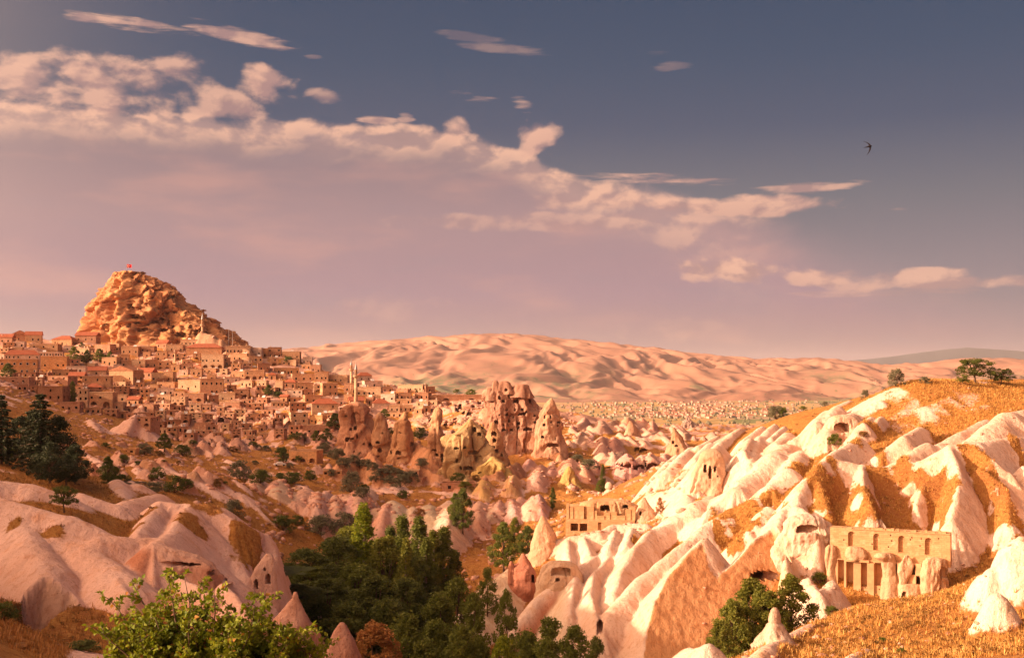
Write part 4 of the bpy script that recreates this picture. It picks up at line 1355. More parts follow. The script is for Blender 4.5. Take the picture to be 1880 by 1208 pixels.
    spire('rock_spire', 'yellow pointed rock cone with a dark slot at its foot', [(856, 1043, 1047), (862, 1038, 1052), (872, 1034, 1057), (883, 1030, 1063), (895, 1025, 1071), (925, 1018, 1082)], 395, [(1049, 895, 10, 2.8, 3)], col=(.56, .39, .13), col2=(.47, .30, .11), rough=.8)
    spire('rock_spire', 'weathered yellow rock cone leaning on the folds below the grey tower', [(838, 901, 908), (848, 893, 917), (862, 884, 928), (880, 872, 942), (912, 858, 958)], 415, [(893, 880, 5, 3), (917, 884, 6, 3), (880, 868, 2, 2)], col=(.52, .36, .13), col2=(.44, .28, .11), rough=1.2)
    spire('rock_spire', 'ochre rock cone on the rim behind the pale mounds', [(926, 467, 480), (932, 463, 486), (942, 459, 493), (955, 455, 500), (985, 448, 510)], 300, [], col=(.52, .31, .10), col2=(.50, .35, .19), rough=.7)
    spire('rock_spire', 'tall sharp pink rock spire at the valley end of the white folds', [(947, 994, 998), (955, 990, 1003), (968, 986, 1009), (985, 983, 1017), (1010, 979, 1026), (1040, 972, 1036), (1075, 966, 1046), (1110, 960, 1054)], 236, [(987, 1056, 3, 9, 4)], col=(.60, .36, .22), rough=.8, step=2)
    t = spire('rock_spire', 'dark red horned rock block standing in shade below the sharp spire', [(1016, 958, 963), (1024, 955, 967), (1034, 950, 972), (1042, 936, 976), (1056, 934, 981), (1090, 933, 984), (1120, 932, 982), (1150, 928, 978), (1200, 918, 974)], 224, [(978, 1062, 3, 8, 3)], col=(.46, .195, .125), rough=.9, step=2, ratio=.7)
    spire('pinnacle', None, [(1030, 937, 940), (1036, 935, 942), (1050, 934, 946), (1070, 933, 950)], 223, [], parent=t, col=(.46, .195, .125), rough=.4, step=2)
    spire('rock_spire', 'small pink rock cone among the trees at the bottom edge', [(1142, 625, 631), (1147, 621, 636), (1158, 614, 642), (1175, 606, 650), (1195, 600, 656), (1225, 594, 664), (1330, 575, 690)], 101, [], col=(.52, .29, .215), rough=.5, step=2.2, buttress=.4)
    spire('rock_spire', 'pink tent-shaped rock with a nipple tip behind the leafy tree', [(1086, 539, 545), (1092, 537, 548), (1098, 536, 549), (1103, 531, 551), (1115, 522, 556), (1130, 510, 563), (1150, 492, 571), (1185, 470, 585), (1300, 440, 610)], 113, [], col=(.56, .34, .26), rough=.45, step=2.2, buttress=.4)
    spire('rock_spire', 'small white banded fairy chimney on the near grassy slope', [(1115, 1419, 1427), (1120, 1414, 1432), (1130, 1411, 1436), (1138, 1410, 1437), (1142, 1411, 1437), (1146, 1405, 1442), (1154, 1400, 1446), (1163, 1393, 1451), (1180, 1380, 1463), (1205, 1358, 1480)], 112, [], col=(.70, .55, .44), rough=.9, step=1.6, buttress=.5, fine=1.6)
    spire('rock_spire', 'white onion-shaped rock knob on the far end of the white hillside', [(871, 1174, 1177), (877, 1169, 1181), (883, 1164, 1187), (890, 1160, 1192), (897, 1160, 1193), (903, 1165, 1189), (910, 1166, 1186), (925, 1160, 1192)], 326, [], col=(.66, .50, .37), rough=.3, buttress=.2)
    spire('rock_spire', 'little white mushroom rock with a round cap near the ruined terrace', [(885, 1115, 1121), (889, 1112, 1125), (895, 1111, 1126), (899, 1114, 1123), (904, 1109, 1129), (912, 1101, 1140), (930, 1090, 1156)], 322, [], col=(.66, .50, .37), rough=.25, buttress=.2)
    # rocks hollowed out with caves
    def cave(label, prof, hx, hy, lo, off, holes, **kw):
        spire('cave_rock', label, prof, hit(hx, hy, lo)[1] + off, holes, cat='cave rock', **kw)
    spire('cave_rock', 'reddish cave mound with a dark gallery and doorways behind the leafy tree', [(999, 279, 290), (1004, 270, 316), (1012, 264, 342), (1024, 254, 366), (1040, 244, 388), (1060, 238, 398), (1090, 228, 408), (1150, 212, 424)], 145.5,
          [(313, 1035, 34, 4.5, 3), (357, 1036, 12, 3, 2), (322, 1090, 6, 9, 3), (346, 1088, 6, 9, 3), (367, 1086, 5, 7, 3), (384, 1052, 4, 4, 2)], cat='cave rock', ratio=.55, rough=.7, buttress=.4, col=(.58, .32, .225), col2=(.66, .42, .325), step=1.8)
    spire('cave_rock', 'pale carved rock with two doorways at the edge of the grove', [(1016, 488, 498), (1024, 482, 505), (1040, 468, 509), (1060, 458, 510), (1085, 452, 511), (1130, 446, 516)], 162.5, [(470, 1073, 4, 10, 3), (492, 1062, 5, 10, 3), (486, 1045, 2, 3, 2)], cat='cave rock', ratio=.6, rough=.6, buttress=.5, col=LC, col2=(.58, .36, .27), step=1.8)
    cave('white rock with a carved temple front of dark slots on the upper hillside', [(824, 1300, 1314), (829, 1290, 1324), (840, 1282, 1332), (860, 1274, 1340), (885, 1262, 1350), (930, 1240, 1366)], 1304, 885, 215, 1.5, [(1295, 860, 3.5, 8, 3), (1304, 866, 3.2, 12, 3), (1313, 861, 2.5, 6, 3), (1318, 874, 1.8, 2, 2)], col=(.70, .50, .34), rough=.6, buttress=.6, ratio=.6)
    cave('white rock with a wide dark cave mouth left of the carved front', [(944, 1466, 1496), (949, 1452, 1512), (960, 1442, 1524), (980, 1434, 1534), (1010, 1424, 1542), (1060, 1410, 1556)], 1482, 985, 150, 2.0, [(1482, 971, 20, 8, 6)], col=WHITE, col2=(.70, .55, .42), rough=.8, buttress=1.0, ratio=.5, fine=1.5)
    cave('white rock with a shallow cave high on the hillside', [(762, 1534, 1562), (767, 1522, 1574), (782, 1512, 1584), (806, 1504, 1594), (840, 1490, 1610)], 1546, 800, 200, 1.5, [(1546, 785, 15, 9, 5)], col=WHITE, col2=(.66, .52, .40), rough=.4, buttress=.4, ratio=.5)
    cave('rock niche with rows of pigeon holes below the sharp pink spire', [(1030, 1012, 1046), (1036, 1000, 1058), (1052, 992, 1068), (1085, 982, 1078), (1150, 966, 1096)], 1028, 1075, 180, 1.6, [(1030, 1049, 18, 8, 1.6)] + [(1015 + 5 * k, 1044 + 5 * r, 1.4, 1.4, 2.6) for k in range(7) for r in range(2)] + [(1024, 1064, 4, 4, 2)], col=(.62, .42, .28), rough=.4, buttress=.3, ratio=.5, step=1.3)
    # cones far out on the bench
    for x0, y0, w, lab in ((1262, 762, 17, 'tallest of three grey cones far out before the plain'), (1281, 775, 8, 'small grey cone far out, middle of three'), (1290, 773, 10, 'slim grey cone far out, nearest the white hillside')):
        spire('rock_spire', lab, [(y0, x0 - .6, x0 + .6), (y0 + 8, x0 - w * .3, x0 + w * .34), (y0 + 16, x0 - w * .6, x0 + w * .8), (y0 + 30, x0 - w, x0 + w * 1.3)], 1650, [], col=(.38, .27, .22), rough=2.2, step=.8, group='cones on the bench')


# ------------------------------------------------------------------ far town on the plain
def build_far_town():
    rg = random.Random(11)
    V, Q, mi = [], [], []
    for i in range(620):
        a = rg.random()
        px = rg.gauss(1260, 120) if a < .6 else rg.uniform(1040, 1560)
        py = rg.uniform(736, 768)
        if px > 1440 and py > 762:
            continue
        if rg.random() > 1.1 - abs(px - 1270) / 330:
            continue
        d = 126 * F / (py - CY)
        x, y = (px - CX) / F * d, d
        w, l, h = rg.uniform(7, 13), rg.uniform(7, 12), rg.uniform(4, 8)
        if rg.random() < .05:
            w, h = w * 1.7, h * 1.6
        a = rg.uniform(-.7, .7)
        c, s = math.cos(a) / 2, math.sin(a) / 2
        z0, z1 = -130, -128 + h
        cor = [(x + w * sx * c - l * sy * s, y + w * sx * s + l * sy * c) for sx, sy in ((-1, -1), (1, -1), (1, 1), (-1, 1))]
        o = len(V)
        V += [(p[0], p[1], z0) for p in cor] + [(p[0], p[1], z1) for p in cor]
        fs = [(0, 1, 5, 4), (1, 2, 6, 5), (2, 3, 7, 6), (3, 0, 4, 7)]
        Q += [tuple(o + k for k in f) for f in fs]
        mi += [rg.choice((0, 0, 2))] * 4
        red = 1 if rg.random() < .62 else 0
        if red:
            V += [((cor[0][0] + cor[3][0]) / 2, (cor[0][1] + cor[3][1]) / 2, z1 + 2.6), ((cor[1][0] + cor[2][0]) / 2, (cor[1][1] + cor[2][1]) / 2, z1 + 2.6)]
            Q += [(o + 4, o + 5, o + 9, o + 8), (o + 6, o + 7, o + 8, o + 9), (o + 7, o + 4, o + 8, o + 8), (o + 5, o + 6, o + 9, o + 9)]
            mi += [1] * 4
        else:
            Q += [(o + 4, o + 5, o + 6, o + 7)]
            mi += [0]
    me = bpy.data.meshes.new('far_town')
    me.from_pydata(V, [], [tuple(dict.fromkeys(q)) for q in Q])
    for k in ('far_wall', 'far_roof', 'far_wall2'):
        me.materials.append(MAT[k])
    me.polygons.foreach_set('material_index', mi)
    me.update()
    o = link('far_town_houses', me)
    tag(o, 'far town of tiny pale houses and red roofs spread over the plain', 'town', kind='stuff')
    # tree rows and dark scrub between the houses
    V, Q = [], []
    for i in range(650):
        px, py = rg.uniform(1030, 1620), rg.uniform(734, 782)
        d = 126 * F / (py - CY)
        x, y = (px - CX) / F * d, d
        r = rg.uniform(3, 8)
        h = rg.uniform(5, 11)
        o = len(V)
        V += [(x + r * math.cos(t) * rg.uniform(.7, 1.2), y + r * math.sin(t) * rg.uniform(.7, 1.2), -130 + h * .45) for t in (0, 1.05, 2.1, 3.14, 4.2, 5.2)] + [(x, y, -128 + h), (x, y, -131)]
        Q += [(o + k, o + (k + 1) % 6, o + 6) for k in range(6)] + [(o + (k + 1) % 6, o + k, o + 7) for k in range(6)]
    me = bpy.data.meshes.new('far_trees')
    me.from_pydata(V, [], Q)
    me.update()
    tag(link('far_trees', me, MAT['leaf_olive']), 'dark specks of far trees between the houses and fields', 'trees', kind='stuff')


# ------------------------------------------------------------------ houses of the hill town
def panel(mb, o, ex, w, z0, z1, ops, rec=.35):
    """wall face from o along ex (unit, horizontal), outward normal = ex rotated clockwise; ops: (x0, x1, za, zb, arch, depth)"""
    ex = Vector((ex[0], ex[1], 0))
    nin = Vector((-ex.y, ex.x, 0))     # into the house

    def P(x, z, y=0.0):
        q = Vector((o[0], o[1], 0)) + ex * x + nin * y
        return (q.x, q.y, z)
    xs = sorted({0.0, w, *[q[0] for q in ops], *[q[1] for q in ops]})
    zs = sorted({z0, z1, *[q[2] for q in ops], *[q[3] for q in ops]})
    for i in range(len(xs) - 1):
        for j in range(len(zs) - 1):
            xm, zm = (xs[i] + xs[i + 1]) / 2, (zs[j] + zs[j + 1]) / 2
            if any(q[0] < xm < q[1] and q[2] < zm < q[3] for q in ops):
                continue
            mb.add([P(xs[i], zs[j]), P(xs[i + 1], zs[j]), P(xs[i + 1], zs[j + 1]), P(xs[i], zs[j + 1])], [(0, 1, 2, 3)])
    for q in ops:
        x0, x1, a, b, arch = q[:5]
        dep = q[5] if len(q) > 5 else rec
        if not arch:
            out = [(x0, a), (x1, a), (x1, b), (x0, b)]
        else:
            c, r = (x0 + x1) / 2, (x1 - x0) / 2
            spring = max(b - r, a + .05)
            rz = b - spring
            n = 8
            arc = [(c + r * math.cos(t), spring + rz * math.sin(t)) for t in [math.pi * k / n for k in range(n + 1)]]
            out = [(x0, a), (x1, a)] + arc
            out = [p for k, p in enumerate(out) if k == 0 or p != out[k - 1]]
            m = n // 2
            for k in range(m):
                mb.add([P(x1, b), P(*arc[k + 1]), P(*arc[k])], [(0, 1, 2)])
            for k in range(m, n):
                mb.add([P(x0, b), P(*arc[k + 1]), P(*arc[k])], [(0, 1, 2)])
        n = len(out)
        vs = [P(*p) for p in out] + [P(p[0], p[1], dep) for p in out]
        fs = [(k, k + n, (k + 1) % n + n, (k + 1) % n) for k in range(n)]
        fs.append(tuple(range(n, 2 * n)))
        mb.add(vs, fs)


_unit = {}


def unit_box(mat):
    if mat not in _unit:
        mb = MB()
        mb.box(-.5, .5, -.5, .5, 0, 1)
        me = mb.mesh('unit')
        me.materials.append(MAT[mat])
        _unit[mat] = me
    return _unit[mat]


def slab(name, mat, parent, x, y, z, sx, sy, sz, rz=0.0):
    o = bpy.data.objects.new(name, unit_box(mat))
    COL.objects.link(o)
    o.parent = parent
    o.location = (x, y, z)
    o.scale = (sx, sy, sz)
    if rz:
        o.rotation_euler = (0, 0, rz)
    return o


HOUSES = []


def house(px, py, wpx, hpx, mat='stone_tan', roof='flat', cols=3, floors=1, arches=0, yaw=None, lo=470, dep=None, frame=False, seed=0, archwin=False, name='house', side=2, clutter=True, d=None):
    rg = random.Random(int(px * 7 + py * 13) + seed)
    p = hit(px, py, lo) if d is None else pt(px, py, d)
    s = p[1] / F
    w, h = wpx * s, hpx * s
    D = dep or max(4.5, min(11.0, w * rg.uniform(.55, .85)))
    if yaw is None:
        yaw = rg.uniform(-.28, .42)
    root = empty(name, (p[0], p[1], (CY - py) * s), yaw)
    HOUSES.append(dict(o=root, px=px, py=py, w=wpx, h=hpx, mat=mat, roof=roof, n=cols * floors, arches=arches))
    ops, wins = [], []
    zb = 0.0
    if arches:
        ah = min(h * .42, 3.4)
        aw = min(w / arches * .62, 3.4)
        for i in range(arches):
            c = w * (i + .5) / arches + rg.uniform(-.2, .2)
            ops.append((c - aw / 2, c + aw / 2, .15, ah, True, 2.6))
        zb = ah + .3
    fh = (h - zb) / max(floors, 1)
    for f in range(floors):
        ww = min(rg.uniform(.75, 1.2), w / max(cols, 1) * .45)
        wh = min(rg.uniform(1.1, 1.6), fh * .48)
        for i in range(cols):
            c = w * (i + .5) / cols + rg.uniform(-.12, .12) * w / max(cols, 1)
            z = zb + f * fh + fh * .28
            if cols > 2 and not frame and rg.random() < .16:
                continue
            if f == 0 and not arches and i == cols // 2 and rg.random() < .5 and fh > 2.4:
                ops.append((c - .55, c + .55, .05, min(2.1, fh * .8), False, .35))
                wins.append(('door', 'wood_dark', c, .05, 1.1, min(2.1, fh * .8) - .05))
            else:
                ops.append((c - ww / 2, c + ww / 2, z, z + wh, archwin, .35))
                wins.append(('window', 'glass_dark', c, z, ww, wh))
    mb = MB()
    z0 = -6.0
    panel(mb, (-w / 2, 0), (1, 0), w, z0, h, ops)
    sops = []
    if side and h > 2.5 and D > 4:
        for f in range(floors):
            for i in range(side):
                c = D * (i + .5) / side
                z = zb + f * fh + fh * .28
                sops.append((c - .5, c + .5, z, z + min(1.5, fh * .5), archwin, .3))
    panel(mb, (-w / 2, D), (0, -1), D, z0, h, sops)
    panel(mb, (w / 2, 0), (0, 1), D, z0, h, sops)
    panel(mb, (w / 2, D), (-1, 0), w, z0, h, [])
    if roof == 'flat':
        mb.add([(-w / 2, 0, h - .25), (w / 2, 0, h - .25), (w / 2, D, h - .25), (-w / 2, D, h - .25)], [(0, 1, 2, 3)])
    mb.build('wall', MAT[mat], root)
    for nm, mt, c, z, ww, wh in wins:
        wo = slab(nm, mt, root, c - w / 2, .30, z, ww * .98, .08, wh * .98)
        if frame and nm == 'window':   # sub-parts, in the window's own unit box
            for q in (-1, 1):
                slab('frame', 'white_paint', wo, q * .58, -3.9, -.07, .16, 1.6, 1.14)
            slab('frame', 'white_paint', wo, 0, -3.9, 1.0, 1.0, 1.6, .12)
            slab('sill', 'white_paint', wo, 0, -4.2, -.12, 1.36, 2.4, .08)
    for sx in (-1, 1):
        for q in sops:
            c = D - (q[0] + q[1]) / 2 if sx < 0 else (q[0] + q[1]) / 2
            slab('window', 'glass_dark', root, sx * (w / 2 - .26), c, q[2], .08, .96, q[3] - q[2])
    rm = MB()
    if roof == 'flat':
        e = .14
        for a in ((-w / 2 - e, w / 2 + e, -e, .22), (-w / 2 - e, w / 2 + e, D - .2, D + e), (-w / 2 - e, -w / 2 + .2, .22, D - .2), (w / 2 - .2, w / 2 + e, .22, D - .2)):
            rm.box(*a, h - .02, h + .32)
        rm.build('parapet', MAT[mat if rg.random() < .6 else 'stone_cream'], root)
    else:
        mt = MAT['tile_red' if roof.startswith('red') else 'tile_brown']
        e = .5
        rh = min(2.6, .24 * min(w, D * 1.6)) + .3
        x0, x1, y0, y1 = -w / 2 - e, w / 2 + e, -e, D + e
        b = h - .05
        if 'gable' in roof:     # ridge across, gable end to the front
            mid = (x0 + x1) / 2
            rm.add([(x0, y0, b), (x1, y0, b), (x1, y1, b), (x0, y1, b), (mid, y0, b + rh), (mid, y1, b + rh)], [(0, 4, 5, 3), (4, 1, 2, 5), (0, 1, 4), (2, 3, 5), (0, 3, 2, 1)])
        elif 'side' in roof:
            mid = (y0 + y1) / 2
            rm.add([(x0, y0, b), (x1, y0, b), (x1, y1, b), (x0, y1, b), (x0, mid, b + rh), (x1, mid, b + rh)], [(0, 1, 5, 4), (2, 3, 4, 5), (1, 2, 5), (3, 0, 4), (0, 3, 2, 1)])
        else:                    # hip
            i = min((x1 - x0), (y1 - y0)) * .45
            mid = (y0 + y1) / 2
            rm.add([(x0, y0, b), (x1, y0, b), (x1, y1, b), (x0, y1, b), (x0 + i, mid, b + rh), (x1 - i, mid, b + rh)], [(0, 1, 5, 4), (2, 3, 4, 5), (1, 2, 5), (3, 0, 4), (0, 3, 2, 1)])
        rf = rm.build('roof', mt, root)
    if clutter:
        for i in range(rg.choice((0, 1, 1, 2))):
            cx = rg.uniform(-w * .42, w * .42)
            slab('chimney', rg.choice(('stone_cream', 'render_white', 'stone_pink')), root, cx, D * rg.uniform(.2, .8), h - .1, .7, .7, rg.uniform(1.2, 2.3))
        if roof == 'flat' and rg.random() < .22:
            tk = MB()
            tk.tube([(-.9, 0, 1.3), (.9, 0, 1.3)], .42, 10)
            tk.box(-.8, .8, -.05, .05, 0, 1.2)
            tk.add([(-1, -1.6, .3), (1, -1.6, .3), (1, -.3, 1.2), (-1, -.3, 1.2)], [(0, 1, 2, 3)])
            tk.build('water_heater', MAT['white_paint'], root, loc=(rg.uniform(-w * .3, w * .3), D * .5, h - .2))
        if rg.random() < .18 and w > 6:
            slab('lean_to_wall', rg.choice(('stone_brown', 'stone_pink')), root, rg.uniform(-.3, .3) * w, -1.2, -5, w * .45, 2.2, 5 + h * rg.uniform(.25, .5))
    return root


def minaret(px, ptop, pbase, d, label, wpx):
    s = d / F
    b = pt(px, pbase, d)
    H = (pbase - ptop) * s
    r = wpx * s / 2
    root = empty('minaret', b)
    tag(root, label, 'minaret', 'minarets of the town')
    mb = MB()
    mb.lathe([(r * 1.25, -3), (r * 1.25, H * .1), (r, H * .13), (r * .92, H * .60)], 14)
    mb.build('shaft', MAT['stone_cream'], root, True)
    mb = MB()
    mb.lathe([(r * .9, H * .585), (r * 1.7, H * .625), (r * 1.8, H * .63), (r * 1.8, H * .665), (r * 1.65, H * .665), (r * 1.6, H * .635)], 14)
    mb.build('balcony', MAT['stone_cream'], root)
    mb = MB()
    mb.lathe([(r * .8, H * .60), (r * .78, H * .80), (r * .95, H * .805)], 14)
    mb.build('turret', MAT['stone_cream'], root, True)
    mb = MB()
    mb.lathe([(r * 1.0, H * .805), (r * .1, H * .96), (r * .1, H * 1.0)], 14)
    mb.build('spire_cap', MAT['metal_grey'], root)


def car(px, py, mat, label, yaw, lo=300):
    p = hit(px, py, lo)
    g = ground([p[0]], [p[1]])[0]
    root = empty('parked_car', (p[0], p[1], g + .1), yaw)
    tag(root, label, 'car', 'cars parked in the town')
    mb = MB()
    pr = [(-2.1, .35), (-2.1, .8), (-1.9, .95), (-1.3, 1.0), (-.85, 1.45), (.7, 1.5), (1.25, 1.0), (2.0, .9), (2.1, .6), (2.1, .35)]
    n = len(pr)
    vs = [(x, -.85 if z < 1.2 else -.68, z) for x, z in pr] + [(x, .85 if z < 1.2 else .68, z) for x, z in pr]
    mb.add(vs, [tuple(range(n)), tuple(reversed(range(n, 2 * n)))] + [((k + 1) % n, k, k + n, (k + 1) % n + n) for k in range(n)])
    mb.build('body', MAT[mat], root)
    w = MB()
    w.add([(-1.0, -.8, 1.04), (.95, -.8, 1.04), (.6, -.70, 1.42), (-.75, -.70, 1.40)], [(0, 1, 2, 3)])
    w.add([(-1.0, .8, 1.04), (.95, .8, 1.04), (.6, .70, 1.42), (-.75, .70, 1.40)], [(3, 2, 1, 0)])
    w.build('side_window', MAT['glass_dark'], root)
    for x in (-1.3, 1.3):
        for y in (-.82, .82):
            t = MB()
            t.tube([(x, y - .1, .32), (x, y + .1, .32)], .32, 12)
            t.build('wheel', MAT['rubber'], root)


def ordinal(n):
    names = ['first', 'second', 'third', 'fourth', 'fifth', 'sixth', 'seventh', 'eighth', 'ninth', 'tenth', 'eleventh', 'twelfth', 'thirteenth', 'fourteenth', 'fifteenth', 'sixteenth', 'seventeenth', 'eighteenth',
             'nineteenth', 'twentieth']
    if n < 20:
        return names[n]
    tens = {2: 'twenty', 3: 'thirty', 4: 'forty'}[(n + 1) // 10]
    r = (n + 1) % 10
    return tens + ('ieth' if r == 0 else '-' + names[r - 1]) if r else tens[:-1] + 'ieth'


def build_town():
    H = house
    t, c, k, b, o, w = 'stone_tan', 'stone_cream', 'stone_pink', 'stone_brown', 'stone_orange', 'render_white'
    # the skyline and the western quarter
    H(10, 631, 24, 12, k, 'red side', 2, 1, lo=600)
    H(36, 628, 25, 15, b, 'brown gable', 1, 1, lo=600, yaw=.2)
    H(61, 629, 28, 14, c, 'red side', 3, 1, lo=600, yaw=.25)
    H(113, 634, 40, 11, t, 'red hip', 3, 1, lo=600)
    H(157, 628, 38, 12, k, 'red side', 3, 1, lo=600)
    H(80, 641, 50, 9, t, 'flat', 3, 1, lo=600)
    H(33, 687, 66, 27, o, 'flat', 6, 2, frame=True, yaw=.30, dep=10, lo=500)
    h = H(40, 660, 60, 9, w, 'red hip', 9, 1, yaw=.30, dep=7, d=hit(33, 687, 500)[1] + 6, side=0)
    H(94, 679, 54, 24, o, 'flat', 5, 1, archwin=True, yaw=.22, dep=10, lo=500)
    H(92, 655, 44, 8, w, 'flat', 9, 1, yaw=.22, dep=6, d=hit(94, 679, 500)[1] + 5, side=0)
    H(139, 685, 34, 12, w, 'flat', 2, 1)
    H(111, 692, 36, 13, t, 'flat', 3, 1)
    H(106, 705, 40, 14, k, 'flat', 2, 1, arches=1)
    H(178, 690, 32, 10, c, 'red side', 1, 1)
    H(177, 713, 50, 22, t, 'flat', 3, 1, arches=1, side=2)
    H(222, 704, 54, 24, t, 'brown gable', 4, 1, yaw=-.35)
    H(152, 751, 17, 36, c, 'flat', 2, 2, arches=1, yaw=.15)
    H(183, 749, 46, 28, t, 'flat', 3, 1, arches=2, yaw=.1)
    H(219, 739, 26, 14, c, 'flat', 2, 1, yaw=.15)
    H(207, 754, 36, 15, c, 'flat', 2, 1, yaw=.1)
    H(128, 755, 36, 16, k, 'flat', 3, 1)
    H(26, 707, 52, 14, k, 'flat', 3, 1)
    H(92, 736, 46, 26, b, 'flat', 3, 2)
    H(300, 702, 42, 17, c, 'flat', 5, 1, yaw=.2)
    H(254, 677, 24, 16, c, 'flat', 1, 1, arches=1)
    H(278, 677, 26, 16, t, 'flat', 5, 1)
    H(301, 681, 25, 18, t, 'flat', 2, 1, arches=2)
    H(238, 652, 30, 15, t, 'flat', 3, 1)
    H(270, 648, 26, 12, b, 'flat', 3, 1)
    H(296, 640, 22, 10, k, 'red side', 2, 1)
    H(320, 648, 30, 15, c, 'flat', 4, 1)
    H(352, 636, 40, 12, c, 'flat', 6, 1)
    # around the mosque
    H(374, 651, 64, 13, t, 'red hip', 0, 1, dep=12, name='mosque', side=0)
    H(390, 679, 40, 28, c, 'flat', 6, 1, arches=3, yaw=.05)
    H(437, 651, 44, 15, c, 'flat', 7, 1, yaw=.2)
    H(469, 653, 22, 14, w, 'flat', 2, 1)
    H(486, 655, 15, 15, o, 'flat', 1, 1)
    H(504, 657, 24, 19, b, 'flat', 3, 2)
    H(534, 661, 32, 15, t, 'flat', 3, 1)
    H(564, 671, 16, 15, w, 'flat', 3, 1)
    H(467, 698, 36, 18, t, 'flat', 3, 1, arches=3)
    H(526, 688, 46, 12, o, 'flat', 8, 1)
    H(557, 701, 40, 14, c, 'flat', 3, 1)
    H(347, 717, 44, 19, c, 'flat', 3, 1, archwin=True)
    H(389, 725, 42, 29, t, 'flat', 5, 2, yaw=.2)
    H(416, 738, 30, 16, c, 'flat', 2, 1, yaw=.1)
    H(421, 749, 38, 11, k, 'flat', 0, 0, arches=1)
    H(356, 737, 36, 14, k, 'flat', 0, 0, arches=2)
    H(309, 703, 18, 20, t, 'flat', 1, 1)
    H(452, 711, 23, 12, c, 'flat', 3, 1)
    H(480, 710, 18, 11, c, 'flat', 2, 1)
    H(426, 704, 27, 11, w, 'flat', 2, 1, arches=0)
    H(512, 718, 14, 18, c, 'flat', 1, 1)
    H(560, 717, 32, 14, t, 'flat', 4, 1)
    H(606, 728, 28, 24, t, 'flat', 3, 2)
    H(550, 778, 32, 20, c, 'flat', 2, 2, yaw=.35)
    H(580, 779, 25, 16, o, 'flat', 3, 1)
    H(597, 761, 48, 20, c, 'red hip', 2, 1, arches=1, yaw=.2)
    H(580, 801, 48, 20, k, 'flat', 6, 1, yaw=.1)
    # the eastern quarter
    H(590, 701, 25, 18, t, 'flat', 3, 1)
    H(621, 704, 34, 15, c, 'flat', 4, 1)
    H(677, 729, 44, 18, c, 'flat', 5, 1, arches=0)
    H(686, 713, 34, 13, w, 'flat', 3, 1)
    H(670, 700, 26, 10, w, 'red hip', 2, 1)
    H(643, 722, 24, 18, b, 'flat', 2, 1)
    H(712, 738, 27, 15, w, 'flat', 2, 1, arches=0)
    H(745, 758, 25, 14, c, 'flat', 3, 1)
    H(724, 767, 32, 9, t, 'flat', 3, 1)
    H(753, 720, 48, 13, c, 'flat', 5, 1)
    H(790, 722, 18, 12, b, 'flat', 1, 1)
    H(671, 758, 13, 14, c, 'flat', 1, 1)
    H(700, 752, 30, 12, w, 'red hip', 3, 1)
    H(575, 740, 30, 14, t, 'flat', 3, 1)
    H(620, 745, 22, 13, w, 'flat', 2, 1)
    H(655, 745, 26, 10, k, 'red side', 2, 1)
    # infill
    top = np.array([(0, 634), (150, 644), (250, 645), (450, 650), (540, 664), (600, 692), (700, 716), (800, 728)], float)
    bot = np.array([(0, 712), (60, 722), (110, 745), (150, 757), (220, 775), (270, 795), (350, 806), (450, 814), (550, 806), (610, 806), (650, 756), (760, 768), (800, 752)], float)
    rg = random.Random(21)
    tries = 0
    added = 0
    while added < 205 and tries < 9000:
        tries += 1
        px = rg.uniform(2, 800)
        y0, y1 = np.interp(px, top[:, 0], top[:, 1]), np.interp(px, bot[:, 0], bot[:, 1])
        py = y0 + (y1 - y0) * rg.random() ** 1.15
        if 160 < px < 340 and py < 644:
            continue
        ww, hh = rg.uniform(13, 32), rg.uniform(9, 17)
        if any(abs(q['px'] - px) < (q['w'] + ww) * .46 and abs((q['py'] - q['h'] / 2) - (py - hh / 2)) < (q['h'] + hh) * .42 for q in HOUSES):
            continue
        deep = (py - y0) / (y1 - y0 + 1e-6)
        mt = rg.choice([t, t, c, k, b, t, w] if deep < .6 else [t, k, k, b, k, c])
        H(px, py, ww, hh, mt, 'red side' if rg.random() < .035 else ('red hip' if rg.random() < .025 else 'flat'), max(1, int(ww / 8)), 2 if hh > 15 else 1, arches=(1 if ww < 20 else 2) if rg.random() < (.25 if deep < .55 else .6) and hh > 10.5 else 0, archwin=rg.random() < .25, lo=480)
        added += 1
    # what to call them
    hs = sorted(HOUSES, key=lambda q: q['py'])
    nt = 10
    words = {'stone_tan': 'tan stone', 'stone_cream': 'cream stone', 'stone_pink': 'pinkish stone', 'stone_brown': 'brown stone', 'stone_orange': 'orange stone', 'render_white': 'whitish'}
    per = math.ceil(len(hs) / nt)
    for i in range(nt):
        row = sorted(hs[i * per:(i + 1) * per], key=lambda q: q['px'])
        for j, q in enumerate(row):
            kind = 'mosque' if q['o'].name.startswith('mosque') else 'house'
            extra = ' with red roof' if q['roof'].startswith('red') else (' with arches' if q['arches'] else '')
            tag(q['o'], '%s %s%s, %s from left in %s tier of the hill town' % (words[q['mat']], kind, extra, ordinal(j), ordinal(i)), kind, 'houses of the hill town')
    minaret(371.5, 573, 640, 850, 'slender pale minaret rising above the mosque below the castle rock', 4.2)
    minaret(653.5, 664, 738, 560, 'tall sunlit minaret standing behind the broad red rock cone', 6.0)
    minaret(645, 660, 712, 690, 'farther, shorter minaret seen just beside the tall sunlit one', 5.0)
    # flag on the castle
    p = pt(232.5, 500, 905)
    root = empty('flag', p)
    tag(root, 'red flag with white crescent on a pole atop the castle rock', 'flag')
    mb = MB()
    mb.tube([(0, 0, -2), (0, 0, 6.4)], .12, 6)
    mb.build('pole', MAT['metal_grey'], root)
    n = 10
    vs, fs = [], []
    for i in range(n + 1):
        for j in (0, 1):
            x = .1 + 3.9 * i / n
            vs.append((x, .35 * math.sin(i * 1.1), 3.7 + 2.6 * j - .25 * (i / n) ** 2))
